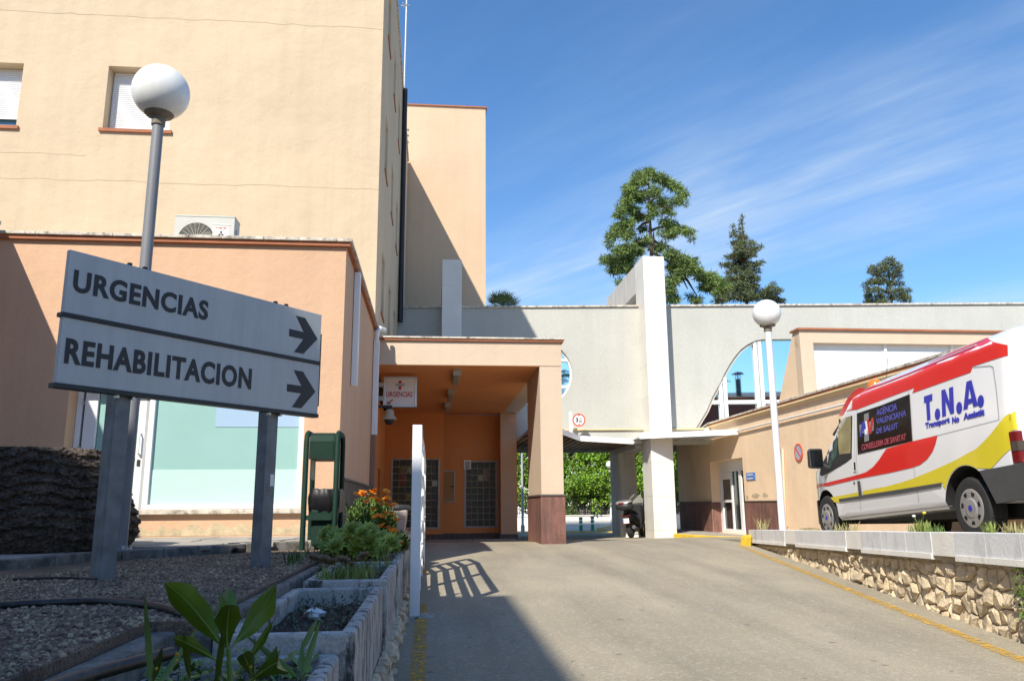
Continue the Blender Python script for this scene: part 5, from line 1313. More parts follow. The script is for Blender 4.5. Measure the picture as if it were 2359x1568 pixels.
for (bx_, by_, tx, ty2, wx, sx, Yt, bend) in ((1060, 880, 395, 228, 330, 1, 2.36, .10), (1090, 900, 1080, 440, 300, 1, 2.30, .05), (1110, 860, 1590, 240, 290, 1, 2.48, .10), (1080, 870, 1065, 262, 260, 1, 2.62, -.05),
                                          (1080, 860, 1000, 320, 180, 1, 2.5, .02), (985, 1060, 515, 765, 150, 1, 2.3, .12), (1150, 1150, 1565, 620, 100, 1, 2.4, .08), (1300, 1250, 1590, 1090, 330, 1, 2.2, .15), (1350, 1240, 1250, 945, 200, 1, 2.3, .1)):
    b, t = c7(bx_, by_, 2.45), c7(tx, ty2, Yt); wid = wx*.8/2.621/1.7364/1865*2.45
    view = (b+t)/2; side = (t-b).cross(view).normalized()
    side = (side+view.normalized()*random.uniform(-.5, .5)).normalized()
    broad(b, t, wid, bend, 16, .35, side).build('leaf', [BIGL, RIBM], bp, smooth=80)
wd_t = thing('planter_weeds', 'tangle of low weeds and grass blades in the nearest planter', 'plant', (-.6, 2.5, -.67))
rnd = random.Random(12); mb = MB()
for k in range(420):
    x, y = rnd.uniform(-.94, -.44), rnd.uniform(2.0, 3.25); z = -.67; hgt = rnd.uniform(.02, .15)
    d = Vector((rnd.uniform(-.5, .5), rnd.uniform(-.5, .5), 1)).normalized(); p = Vector((x, y, z))+d*hgt
    for q in range(3):
        e = Vector((rnd.uniform(-1, 1), rnd.uniform(-1, 1), rnd.uniform(-.1, .7))).normalized(); rhomb(mb, p, e, e.cross(Vector((0, 0, 1))).normalized(), rnd.uniform(.025, .055), rnd.uniform(.018, .035))
    if k % 3 == 0: mb.tube([(x, y, z), p], .0015, 4, False)
mb.build('foliage', HERB, wd_t)
mb = MB()
for (x0, y0, x1, y1, Y) in ((290, 1180, 205, 320, 2.5), (300, 1240, 830, 590, 2.7), (1870, 1060, 2060, 565, 2.6), (1855, 1060, 1860, 790, 2.6), (1870, 780, 2030, 560, 2.55), (1820, 1090, 1250, 745, 2.6), (300, 1130, 390, 880, 2.4), (690, 1100, 620, 720, 2.3), (960, 1180, 1035, 680, 2.2)):
    b, t = c7(x0, y0, 2.5), c7(x1, y1, Y); side = (t-b).cross((b+t)/2).normalized(); blade(mb, b-Vector((0, 0, .03)), t, .018, .06, 8, .3, side)
mb.build('grass_blade', mat('dark_grass', (.10, .16, .02), .5, .3, 9, island=.3), wd_t)
mb = MB()
for k in range(9):
    p = c7(rnd.choice((215, 545, 560, 1320, 330, 1280)), rnd.uniform(950, 1150), 2.4); mb.ball(p, .005, 6, 5)
mb.build('yellow_bud', mat('dull_yellow', (.40, .27, .03), .6), wd_t)

def tuft(name, label, cat, spots, hh, m, blades=14, group=None, wid=.007, spread=.5):
    t = thing(name, label, cat, tuple(spots[0]), group); mb = MB()
    for s in spots:
        for k in range(blades):
            b = Vector(s)+Vector((random.uniform(-.04, .04), random.uniform(-.04, .04), -.01)); h = hh*random.uniform(.4, 1.1)
            tip = b+Vector((random.uniform(-spread, spread)*h, random.uniform(-spread, spread)*h, h)); blade(mb, b, tip, wid, random.uniform(-.1, .15), 4, .2)
    mb.build('grass_blade', m, t); return t
# second planter: thin weeds; third: grass
rnd = random.Random(31); t = thing('sparse_weeds', 'sparse grey-green weeds creeping over the soil of the second planter', 'plant', (-.6, 4.5, -.6)); mb = MB()
for k in range(330):
    x, y = rnd.uniform(-.78, -.40), rnd.uniform(3.55, 5.15); p = Vector((x, y, -.595+rnd.random()**2*.07))
    if rnd.random() > .3+.7*((y-3.5)/1.7): continue
    for q in range(3):
        e = Vector((rnd.uniform(-1, 1), rnd.uniform(-1, 1), rnd.uniform(-.1, .9))).normalized(); rhomb(mb, p, e, e.cross(Vector((0, 0, 1))).normalized(), rnd.uniform(.015, .035), .011)
mb.build('foliage', mat('grey_green', (.10, .13, .08), .7, .3, 9, island=.3), t)
mb = MB()
for k in range(14):
    p = Vector((rnd.uniform(-.75, -.4), rnd.uniform(3.5, 5), -.592)); e = Vector((rnd.uniform(-1, 1), rnd.uniform(-1, 1), .1)).normalized(); mb.tube([p, p+e*rnd.uniform(.06, .16)], .003, 5)
mb.build('dry_twig', mat('twig', (.14, .10, .07), .9), t)
tuft('planter_grass', 'yellow-green grass tufts in the third planter', 'grass', [(random.uniform(-.74, -.34), random.uniform(5.4, 6.5), -.50) for _ in range(34)], .13, GRASSM, 12)
def rosette(mb, c, r, n, rnd, tilt=.5):
    ax = Vector((rnd.uniform(-.5, .5), -tilt+rnd.uniform(-.3, .3), 1)).normalized(); e1 = ax.orthogonal().normalized(); e2 = ax.cross(e1); b = Vector(c)
    for ring, (k, el, ln) in enumerate(((n, .30, 1), (n-1, .70, .88), (max(4, n-4), 1.12, .6))):
        for i in range(k):
            a = 2*pi*(i+ring*.5)/k+rnd.uniform(-.15, .15); o = e1*cos(a)+e2*sin(a); s = ax.cross(o)
            e = (o*cos(el)+ax*sin(el)).normalized(); up = s.cross(e)*-1; L = r*ln*rnd.uniform(.85, 1.1); w = r*.21
            mb.add([b+o*.006, b+e*L*.68+s*w+up*w*.3, b+e*L, b+e*L*.68-s*w+up*w*.3, b+e*L*.66-up*w*.35], [(0, 1, 4), (1, 2, 4), (2, 3, 4), (3, 0, 4), (0, 3, 2, 1)])
rnd = random.Random(17)
sc = thing('succulent_clump', 'mound of green succulent rosettes with reddish tips in the fourth planter', 'plant', (-.55, 7.0, -.5))
for k in range(72):
    px_, py_ = rnd.gauss(830, 42), rnd.gauss(1250, 17); Y = 6.75+rnd.uniform(0, 1.2)
    px_ = min(max(px_, 755), 905); py_ = min(max(py_, 1222), 1290)
    p = at(px_, py_, Y=Y)
    if p.z < -.47: p.z = -.47
    mb = MB(); rosette(mb, p, rnd.uniform(.085, .125), 11, rnd, .7); mb.build('rosette', SUCC, sc)
for k in range(30):
    p = at(rnd.uniform(770, 890), rnd.uniform(1245, 1275), Y=rnd.uniform(7, 7.9)); MB().tube([(p.x, p.y+.05, -.52), p], .008, 5).build('stem', HERB, sc)
rs = thing('red_succulent', 'few reddish succulent rosettes among the grass of the third planter', 'plant', (-.6, 6, -.5))
for px_, py_ in ((745, 1300), (765, 1306), (790, 1302), (838, 1292), (800, 1310), (720, 1296)):
    p = at(px_, py_-8, Y=6.3); mb = MB(); rosette(mb, (p.x, p.y, max(p.z, -.48)), .07, 9, rnd, .4); mb.build('rosette', mat('red_succ', (.20, .13, .07), .5, .3, 20) if 'red_succ' not in bpy.data.materials else bpy.data.materials['red_succ'], rs)
tuft('wild_grass', 'long arching grass blades beside the succulents', 'grass', [at(890, 1300, Y=6.7), at(905, 1298, Y=6.9), at(880, 1310, Y=6.5)], .26, GRASSM, 7, None, .007, .45)
tuft('edge_weeds', 'small weeds along the gravel edge behind the third planter', 'plant', [at(x, y, Z=-.44) for x, y in ((700, 1285), (725, 1292), (690, 1296), (752, 1278), (735, 1283), (668, 1300))], .13, HERB, 9, None, .012, .7)

# marigold bush
mg = thing('marigold_bush', 'bushy marigold with orange flowers in the farthest planter', 'plant', (-.6, 8.3, -.45))
rnd = random.Random(8); mb = MB(); st = MB(); heads = []
for k in range(230):
    px_, py_ = rnd.uniform(796, 918), 1270
    top_y = 1133+abs(px_-848)*.55+rnd.uniform(0, 70)
    Y = rnd.uniform(7.9, 8.75)
    b = at(px_*.5+855*.5, 1262, Y=Y); t_ = at(px_, top_y, Y=Y); b.z = max(b.z, -.48)
    m_ = (b+t_)/2+Vector((rnd.uniform(-.05, .05), rnd.uniform(-.05, .05), 0))
    st.tube([b, m_, t_], .004, 4, False)
    for q in range(19):
        s_ = .08+rnd.random()*.86; p = b.lerp(t_, s_); e = Vector((rnd.uniform(-1, 1), rnd.uniform(-1, 1), rnd.uniform(0, 1.1))).normalized()
        rhomb(mb, p, e, e.cross(Vector((rnd.uniform(-.4, .4), .2, 1))).normalized(), rnd.uniform(.05, .10), rnd.uniform(.018, .032))
for k in range(95):
    px_ = rnd.uniform(880, 938); Y = rnd.uniform(7.8, 8.6); p0 = at(px_, 1268, Y=Y); p0.z = max(p0.z, -.46)
    p1 = at(px_+rnd.uniform(-8, 8), rnd.uniform(1228, 1258), Y=Y)
    for q in range(10):
        p = p0.lerp(p1, rnd.random()); e = Vector((rnd.uniform(-1, 1), rnd.uniform(-1, 1), rnd.uniform(0, 1))).normalized(); rhomb(mb, p, e, e.cross(Vector((rnd.uniform(-.4, .4), .2, 1))).normalized(), rnd.uniform(.05, .09), rnd.uniform(.02, .035))
tag(mb.build('foliage', HERB, mg), kind='stuff'); tag(st.build('stalk', HERB, mg), kind='stuff')
FL = [(585, 780), (632, 782), (672, 795), (738, 752), (770, 762), (790, 738), (742, 805), (762, 822), (822, 835), (700, 865), (828, 862), (932, 752), (940, 808), (955, 832), (918, 830), (930, 890), (985, 915), (1020, 897), (780, 950), (915, 990), (885, 1035), (802, 1032), (998, 1028), (982, 995), (1050, 1072), (870, 1140), (945, 1160), (832, 1225), (980, 1198), (1022, 1195), (975, 1228), (905, 1322), (950, 1328), (1068, 1315), (1085, 1340), (660, 755)]
for fx_, fy2 in FL:
    Y = rnd.uniform(7.55, 7.85); p = at((1220+fx_/2.85)/1.7364, (1700+fy2/2.85)/1.7364, Y=Y); r = rnd.uniform(.034, .05); mb = MB()
    n_ = Vector((rnd.uniform(-.6, .6), rnd.uniform(-.7, .2), 1)).normalized(); e = n_.orthogonal().normalized(); f = n_.cross(e)
    for k in range(14):
        a = 2*pi*k/14; d = (e*cos(a)+f*sin(a)); w = n_.cross(d); mb.add([p, p+d*r*.6+w*r*.2+n_*.004, p+d*r+n_*rnd.uniform(-.004, .008), p+d*r*.6-w*r*.2+n_*.004], [(0, 1, 2, 3)])
    mb.lathe([(r*.32, 0), (r*.28, .008), (.001, .012)], p+n_*.002, n_, 8)
    mb.lathe([(.001, -.02), (r*.4, -.006), (r*.4, -.001)], p, n_, 7)
    mb.build('flower', PETAL, mg)
    if fx_ > 900: 
        st2 = MB().tube([p-n_*.01, (p.x-.02, p.y+.12, p.z-.12)], .003, 4, False); st2.build('stalk', HERB, mg)

# weeds on the parapet
def wp_px(x, y, off=0): return at((2900+x/1.972)/1.7364, (2050+y/1.972)/1.7364, O=O3-Vector((wn.x, wn.y, 0))*.14, n=n3)
for k, (lab, pts, m, hh, nb, wi) in enumerate((('dry feathery weed at the far end of the parapet by the lamp', [(300, 118), (270, 120), (320, 120)], DRYG, .26, 16, .007),
      ('dry yellowish grass on the parapet before the front wheel', [(870, 118), (900, 120), (930, 118), (960, 120), (1000, 122), (1020, 120)], DRYG, .13, 16, .006),
      ('leafy green weed on the parapet under the van side', [(1555, 125), (1575, 122), (1600, 124), (1530, 126)], GRASSM, .13, 14, .018),
      ('thin weeds on the parapet before the rear wheel', [(1640, 126), (1665, 126), (1690, 128), (1480, 126)], HERB, .10, 14, .007),
      ('bushy green weed on the parapet below the rear wheel', [(2085, 128), (2100, 126), (2115, 128)], GRASSM, .11, 24, .010),
      ('pale flowering weed on the parapet near the right edge', [(2235, 128), (2260, 128), (2290, 130), (2340, 132)], DRYG, .10, 22, .008),
      ('low dry stubble along the parapet beside the lamp', [(620, 120), (660, 120), (700, 121), (740, 121)], DRYG, .06, 10, .006))):
    spots = [wp_px(x, y) for x, y in pts]
    for s in spots: s.z = par_top(s.y)-.005
    tuft('parapet_weed', lab, 'plant', spots, hh, m, nb, 'weeds growing along the parapet', wi, .6)
dn = thing('dandelion', 'two tall stalks with a yellow and a white flower head on the parapet', 'plant', tuple(wp_px(1540, 125)))
for (x0, y0, x1, y1, m) in ((1520, 120, 1490, 25, WHITE), (1530, 100, 1572, 0, YELP)):
    b, t_ = wp_px(x0, y0), wp_px(x1, y1); MB().tube([b-Vector((0, 0, .04)), (b+t_)/2+Vector((.01, 0, 0)), t_], .004, 5).build('stalk', HERB, dn)
    MB().ball(t_, .018, 10, 7, .7).build('flower', m, dn)
iv = thing('ivy_tuft', 'green ivy tuft hanging on the stone wall at the right edge', 'plant', (4.4, 5.8, -.6)); mb = MB()
c = at(2352, 1370, O=O3, n=n3)
cloud(mb, [((c.x+.03, c.y-.05, c.z), (.06, .16, .13)), ((c.x+.02, c.y-.02, c.z+.12), (.05, .08, .1)), ((c.x, c.y-.1, c.z-.12), (.05, .14, .1))], 9000, .045, .02, rnd)
mb.build('foliage', HERB, iv)
# ------------------------------------------------------------------ beyond the passage
bwz = ground_z(10, 50)
tag(lift_plate([(2, 47), (7.6, 47), (10.8, 46.6), (11.8, 46.0), (20, 45.0), (20, 50.2), (2, 50.2)], -2.2, bwz+.13, MB()).build('far_pavement', CONCS), kind='structure')
mb = MB()
for (p, q) in (((2, 47), (7.6, 47)), ((7.6, 47), (10.8, 46.6)), ((10.8, 46.6), (11.8, 46.0)), ((11.8, 46.0), (20, 45.0))):
    mb.bar((p[0], p[1]-.0, bwz+.06), (q[0], q[1], bwz+.06), .25, .16)
tag(mb.build('kerb', YKERB), kind='structure')
bwl = thing('low_wall', 'low white wall with black iron railings beyond the passage', 'wall', (10, 50, bwz))
MB().box(2, 22, 50, 50.25, bwz-.3, -.72).build('wall', PARW, bwl)
MB().box(2, 22, 49.96, 50.29, -.719, -.66).build('coping', PARW, bwl)
mb = MB(); x = 2
while x < 22: mb.box(x, x+.03, 50.1, 50.13, -.658, .75); x += .13
mb.box(2, 22, 50.09, 50.14, -.52, -.47); mb.box(2, 22, 50.09, 50.14, .6, .65)
tag(mb.build('iron_railing', BLACK, bwl), kind='stuff')
for k, (px_, top) in enumerate(((895, 1200), (1048, 1185))):
    p = at((2050+px_/3.267)/1.7364, (1700+1375/3.267)/1.7364, Y=48); zt = at((2050+px_/3.267)/1.7364, (1700+top/3.267)/1.7364, Y=48).z; z0 = bwz+.13; h = zt-z0
    b = thing('bollard', ('left one of two green and white plastic bollards by the low wall', 'right one of two green and white plastic bollards, nearer the lamp post')[k], 'bollard', (p.x, 48, z0), 'green bollards by the low wall')
    G2 = bpy.data.materials.get('bollard_green') or mat('bollard_green', (.01, .24, .15), .5)
    MB().lathe([(.11, 0), (.11, h*.44), (.09, h*.44)], (p.x, 48, z0), n=16).build('post', G2, b, smooth=40)
    for a, c, m in ((.44, .58, WHITE), (.58, .70, G2), (.70, .84, WHITE), (.84, 1.0, G2)):
        r = .10 if m == WHITE else .115
        MB().lathe([(r, h*a+.001), (r, h*c-.001)], (p.x, 48, z0), n=16).build('band', m, b, smooth=40)
tp = at(1203, 1100, Y=46); tl_ = thing('slim_lamp_post', 'slim grey lamp post seen between portico pier and back wall', 'street lamp', (tp.x, 46, bwz))
MB().tube([(tp.x, 46, bwz), (tp.x, 46, 6.5)], [.075, .05], 10).build('pole', GREYM, tl_, smooth=50)
MB().lathe([(.12, bwz), (.12, bwz+.5), (.08, bwz+.6)], (tp.x, 46, 0), n=12).build('base', GREYM, tl_)
MB().box(tp.x-.1, tp.x+.5, 45.9, 46.1, 6.5, 6.62).build('lamp_head', GREYM, tl_)
yb_ = thing('yellow_barrier', 'low yellow tube barrier leaning by the white wall', 'barrier', (10.5, 48.8, bwz))
mb = MB(); mb.tube([(10.0, 49, bwz+.22), (11.2, 48.7, bwz+.42)], .035, 6); mb.tube([(10.0, 49, bwz+.14), (11.4, 48.6, bwz+.3)], .03, 6); mb.tube([(10.1, 49, bwz+.13), (10.05, 49, bwz+.3)], .03, 6); mb.tube([(11.1, 48.7, bwz+.13), (11.1, 48.7, bwz+.4)], .03, 6)
mb.build('tube_frame', YKERB, yb_)

rnd = random.Random(77)
hd = thing('hedge', 'bright green creeper hedge spilling over the iron railings', 'hedge', (10, 50, -.7))
mb = MB(); cl = []
x = 8.6
while x < 19: cl.append(((x, 50.0+rnd.uniform(-.3, .3), 1.25+rnd.uniform(-.25, .25)), (.75, .6, .62))); x += .42
x = 3
while x < 19: cl.append(((x, 51.2+rnd.uniform(-.3, .3), rnd.uniform(-.1, .6)), (.8, .5, .8))); cl.append(((x, 51.4, rnd.uniform(1.5, 3.5)), (.8, .5, .8))); x += .5
for x, z in ((10.7, .55), (11.2, .3), (9.4, .6), (10.2, -.1), (12.5, .4)): cl.append(((x, 49.9, z), (.35, .3, .5)))
cloud(mb, cl, 620, .19, .12, rnd, -.2, .5)
tag(mb.build('foliage', LEAFL, hd), kind='stuff')
MB().tube([(9.5, 50.5, bwz), (9.6, 50.4, .2), (10, 50.2, 1)], .06, 6).build('stem', BARK, hd)

def tree(name, label, base, trunk_top, r, clumps, m, dens, L, wd, limbs=(), zb=0, shell=.45, group=None):
    t = thing(name, label, 'tree', tuple(base), group)
    b, tt = Vector(base), Vector(trunk_top)
    mb = MB().tube([b-Vector((0, 0, .3)), b.lerp(tt, .4)+Vector((.05, 0, 0)), tt], [r, r*.7, r*.15], 9); mb.build('trunk', BARK, t)
    for (p, q, rr) in limbs:
        MB().tube([p, (Vector(p)+Vector(q))/2+Vector((0, 0, .12)), q], [rr, rr*.7, rr*.25], 6).build('limb', BARK, t)
    mb = MB(); cloud(mb, clumps, dens, L, wd, rnd, zb, shell)
    tag(mb.build('crown', m, t), kind='stuff'); return t
def pclumps(rows, Y, dz, s, W_=1.0):
    """clumps measured in a photo crop: (x, y, rx, ry) and depth spread"""
    res = []
    for r_ in rows:
        x, y, rx, ry = r_[:4]; dy = r_[4] if len(r_) > 4 else rnd.uniform(-dz, dz)
        p = at(x, y, Y=Y+dy); res.append(((p.x, p.y, p.z), (rx/1865*Y, max(rx, ry)/1865*Y*W_, ry/1865*Y)))
    return res
TR = [('near_tree', 'leafy green tree behind the hedge, left of the small globe lamp', 8.8, 54, LEAFD, .27), ('bright_tree', 'yellow-green leafy tree seen above the hedge', 11.3, 52.8, LEAFL, .27), ('dark_tree', 'dark green tree glimpsed left of the portico pier', 5.2, 55, LEAFD, .3), ('passage_tree', 'green tree glimpsed right of the marble pillar', 16.0, 52.5, LEAFL, .27), ('side_tree', 'shaded tree behind the railings at the far right of the passage', 13.6, 55, LEAFD, .3)]
for (nm, lab, x, y, m, lf) in TR:
    cl = []
    for k in range(26):
        a = rnd.uniform(0, 2*pi); rr = rnd.uniform(0, 1.9); cl.append(((x+rr*cos(a), y+rr*sin(a)*.8, rnd.uniform(.4, 5.6)), (rnd.uniform(.6, 1.0), rnd.uniform(.6, .9), rnd.uniform(.5, .8))))
    tree('leafy_tree', lab, (x, y, bwz-.2), (x+.2, y, 4.5), .16, cl, m, 420, lf, lf*.6, [((x, y, .5), (x+1.2, y-.5, 2.5), .06), ((x, y, 1.0), (x-1.1, y-.3, 3.2), .05), ((x, y, 1.5), (x+.4, y-1.2, 3.8), .05)], -.15, .5, 'trees beyond the low wall')
# a pale house far behind, seen in gaps between the leaves
fh = thing('distant_house', 'pale distant house glimpsed between leaves beyond the passage', 'building', (4, 75, -2))
MB().box(-4, 9, 75, 85, -3, 5.5).build('wall', PARW, fh)
MB().box(-4.3, 9.3, 74.7, 85, 5.502, 5.8).build('roof', TERRA, fh)
for k in range(4): MB().box(-2+k*2.6, -1+k*2.6, 74.96, 74.998, .5, 2.2).build('window', GLASSD, fh)

# ------------------------------------------------------------------ conifers over the roof
def q3(x, y): return ((2350+x/1.747)/1.7364, (640+y/1.747)/1.7364)
def conifer(name, label, Y, trunk, base_z, rows, m, dens, L, wd, r, limbs, dz, zb, shell=.3, Wd=.9, K=1.15):
    rows = rows+[(a[0]+rnd.uniform(-30, 30), a[1]+rnd.uniform(-12, 12), a[2]*.8, a[3]*.8) for a in rows if a[2] > 35]
    k = 1/1.747/1.7364
    cl = pclumps([(*q3(a[0], a[1]), a[2]*k*K, a[3]*k*K) for a in rows], Y, dz, 1, Wd)
    b, t_ = at(*q3(*trunk[0]), Y=Y), at(*q3(*trunk[1]), Y=Y)
    base = Vector((b.x, Y, base_z))
    lm = [(tuple(at(*q3(p[0], p[1]), Y=Y)), tuple(at(*q3(p[2], p[3]), Y=Y+rnd.uniform(-dz, dz)*.5)), .11) for p in limbs]
    return tree(name, label, base, t_, r, cl, m, dens, L, wd, lm, zb, shell)
ced = [(430, 85, 55, 32), (380, 110, 60, 35), (480, 120, 60, 35), (350, 150, 60, 40), (290, 190, 55, 30), (300, 235, 60, 35), (560, 150, 60, 28), (610, 185, 55, 26), (660, 225, 45, 22), (640, 275, 40, 32), (600, 290, 35, 25), (680, 300, 22, 22),
       (270, 280, 55, 30), (370, 260, 55, 38), (480, 215, 45, 45), (510, 290, 45, 30), (250, 340, 50, 30), (320, 350, 60, 35), (230, 385, 38, 25), (550, 340, 50, 30), (590, 365, 30, 18), (470, 360, 40, 30), (340, 400, 50, 25),
       (270, 440, 60, 32), (220, 475, 60, 35), (180, 520, 45, 35), (150, 580, 30, 32), (270, 520, 50, 35), (540, 430, 50, 30), (590, 460, 55, 32), (650, 480, 55, 26), (710, 500, 48, 20), (730, 545, 22, 24), (570, 520, 50, 34), (510, 500, 30, 25),
       (360, 570, 60, 28), (430, 600, 30, 22), (290, 610, 70, 28), (220, 630, 60, 26), (150, 690, 60, 20), (105, 715, 25, 10), (200, 700, 60, 26), (280, 690, 70, 34), (340, 640, 60, 30), (180, 760, 50, 25), (240, 750, 60, 35), (300, 760, 50, 40), (220, 840, 30, 25),
       (520, 600, 50, 34), (590, 650, 60, 30), (640, 690, 70, 34), (700, 710, 60, 32), (600, 740, 65, 45), (680, 770, 70, 40), (750, 760, 60, 32), (800, 810, 65, 34), (860, 820, 60, 28), (920, 850, 50, 26), (590, 830, 55, 45), (640, 820, 40, 30), (570, 900, 45, 45), (600, 970, 60, 25), (840, 880, 70, 28), (900, 900, 60, 28), (760, 980, 50, 22), (960, 890, 40, 30), (720, 950, 30, 22)]
ced += [(428+rnd.uniform(-40, 40), 150+k*80, 36, 18) for k in range(6)]
conifer('cedar_tree', 'tall spreading cedar with drooping branches behind the marble pillar', 46, ((430, 700), (424, 90)), -2, ced, CEDAR, 2600, .34, .048, .30,
        [(425, 400, 330, 380), (428, 430, 340, 490), (430, 560, 300, 600), (430, 560, 520, 600), (440, 640, 640, 770), (640, 770, 760, 940), (425, 300, 520, 260), (425, 330, 600, 340), (430, 500, 560, 470), (425, 240, 330, 220), (460, 620, 462, 500), (600, 720, 700, 900)], 1.8, -.45, .15, .9, 1.02)
spr = [(1082, 405, 10, 22), (1076, 440, 16, 25), (1018, 470, 14, 18), (1075, 490, 24, 24), (1025, 505, 28, 20), (1075, 540, 45, 24), (1020, 530, 30, 22), (1100, 555, 30, 20), (1070, 590, 60, 26), (1030, 585, 40, 18), (1150, 590, 36, 14), (1060, 630, 50, 30), (1130, 625, 40, 22), (1180, 625, 34, 17), (1210, 605, 26, 14), (1040, 670, 60, 24), (990, 680, 40, 14), (1100, 670, 50, 28), (1150, 665, 36, 20), (1060, 720, 60, 28), (1000, 735, 50, 18), (950, 735, 36, 12), (1110, 730, 50, 30), (1180, 735, 44, 16), (1215, 718, 26, 12), (1070, 770, 66, 32), (1010, 780, 40, 20), (1140, 785, 50, 28), (1190, 775, 30, 18), (1070, 830, 80, 36), (1000, 835, 40, 24), (1140, 840, 60, 30), (1190, 830, 26, 14), (1060, 890, 90, 40), (990, 900, 60, 34), (1150, 895, 60, 34), (1080, 950, 110, 40), (980, 960, 60, 36), (1180, 950, 70, 34), (1240, 930, 50, 30), (1280, 900, 36, 26), (1300, 870, 18, 24), (1310, 925, 46, 22), (1260, 975, 80, 26), (1330, 985, 50, 16), (920, 985, 60, 20), (900, 940, 40, 22)]
conifer('conifer_tree', 'dark pointed conifer to the right of the cedar', 50, ((1085, 900), (1080, 420)), -2, spr, CONIF, 2400, .26, .05, .25, [(1083, 700, 1000, 690), (1083, 640, 1180, 620), (1084, 760, 1180, 740), (1084, 820, 990, 830)], 1.2, .35, .25, .9, .95)
pin = [(2105, 700, 36, 22), (2060, 735, 40, 22), (2145, 730, 40, 20), (2180, 745, 28, 20), (2000, 765, 46, 18), (2085, 765, 50, 24), (2160, 780, 46, 24), (1975, 785, 26, 14), (2030, 800, 50, 26), (2110, 810, 50, 22), (2180, 820, 34, 18), (1985, 850, 50, 24), (1940, 875, 28, 20), (2050, 850, 50, 28), (2130, 860, 40, 24), (2190, 870, 34, 26), (1965, 905, 40, 26), (2020, 910, 40, 26), (2110, 905, 30, 22), (2190, 920, 50, 28), (2235, 915, 30, 26), (1960, 955, 36, 30), (2040, 955, 50, 26), (2130, 960, 40, 22), (2200, 965, 60, 30), (2240, 975, 30, 28), (1990, 990, 60, 24), (2070, 995, 60, 20)]
conifer('pine_tree', 'rounded dark pine top above the roofline on the right', 52, ((2098, 900), (2098, 720)), -2, pin, CONIF, 2200, .26, .05, .25, [(2098, 860, 2010, 790), (2098, 880, 2180, 800), (2098, 930, 2200, 920), (2098, 930, 1980, 880)], 1.1, .3, .3, .9, .9)

# palms
def palm(label, x, y, z0, zt, R_, n, tr=.22, fan=False, seed=1):
    r2 = random.Random(seed); t = thing('palm_tree', label, 'tree', (x, y, z0), 'palm trees')
    mb = MB(); k = 14
    mb.tube([(x, y, z0+(zt-z0)*i/k) for i in range(k+1)], [tr*(1+.12*(i % 2)) for i in range(k+1)], 12); mb.build('trunk', PALMB, t)
    for f in range(n):
        a = 2*pi*f/n*1.0+r2.uniform(-.15, .15)+f*.8; el = r2.uniform(-.2, 1.25); L = R_*r2.uniform(.85, 1.1); mb = MB()
        e = Vector((cos(a), sin(a), 0)); pts = []
        for i in range(11):
            s = i/10; pts.append(Vector((x, y, zt))+e*L*s*cos(el)*(1-.12*s)+Vector((0, 0, 1))*(L*s*sin(el)-L*.55*s*s))
        mb.tube(pts, [.035*(1-i/11)+.006 for i in range(11)], 4, False)
        for i in range(1, 11):
            for sub in range(3):
                s = (i-1+sub/3)/10; p = pts[i-1].lerp(pts[i], sub/3); d = (pts[i]-pts[i-1]).normalized(); sd_ = d.cross(Vector((0, 0, 1))).normalized()
                ll = L*.24*sin(pi*min(1, s*.9+.12))+.05
                for sg_ in (1, -1):
                    q = (d*.6+sd_*sg_*.8+Vector((0, 0, -.25+r2.uniform(-.15, .15)))).normalized(); rhomb(mb, p, q, q.cross(Vector((0, 0, 1))).normalized(), ll, .045)
        mb.build('frond', PALMG, t)
    return t
def fan_palm(label, px_, py_, Y):
    c = at(px_, py_, Y=Y); r2 = random.Random(3)
    t = thing('palm_tree', label, 'tree', (c.x, Y, -1.5), 'palm trees')
    MB().tube([(c.x, Y, -1.5), (c.x, Y, c.z)], .2, 10).build('trunk', PALMB, t)
    for f in range(16):
        a = 2*pi*f/16; el = r2.uniform(.5, 1.4); d = Vector((cos(a)*cos(el), sin(a)*cos(el), sin(el)))
        st = Vector((c.x, Y, c.z)); hub = st+d*.7; mb = MB().tube([st, hub], .018, 4)
        s = d.cross(Vector((0, 0, 1))).normalized(); u = s.cross(d)
        for k in range(17):
            b = (k-8)/8*1.35; q = (d*cos(b)+s*sin(b)+u*r2.uniform(-.1, .1)).normalized(); rhomb(mb, hub, q, u.cross(q).normalized(), .62*r2.uniform(.85, 1.1), .05)
        mb.build('frond', PALMG, t)
    return t
fan_palm('fan palm whose leaf tips rise over the wall by the tower', 1156, 728, 36)
palm('feathery palm behind the viewpoint mirrored in the round window', 2.3, -10.5, -1.3, 9.2, 3.0, 40, .26, seed=5)

# ------------------------------------------------------------------ scooter
hdg = radians(30)
sloc = at(1455, 1238, Y=25.55); sloc.z = ground_z(sloc.x, 25.55)
hx = Vector((sin(hdg), cos(hdg), 0)); hy = Vector((0, 0, 1)).cross(hx)
Mx = Matrix(((hx.x, hy.x, 0, sloc.x), (hx.y, hy.y, 0, sloc.y), (0, 0, 1, sloc.z), (0, 0, 0, 1)))
lean = Matrix.Rotation(radians(-5), 4, 'X')
sct = thing('scooter', 'black motor scooter with a top box parked behind the marble pillar', 'scooter', mat=Mx @ lean)
bpy.context.view_layer.update()
def torus(mb, c, R_, r, axis=(0, 1, 0), n=28, k=10):
    mb.lathe([(R_+r*cos(2*pi*i/k), r*1.15*sin(2*pi*i/k)) for i in range(k+1)], c, axis, n); mb.f = mb.f[:-2]; mb.mi = mb.mi[:-2]; return mb
def L_(mb, nm, m, par=sct, smooth=50, bevel=0): return mb.build(nm, m, par, smooth=smooth, local=True, bevel=bevel)
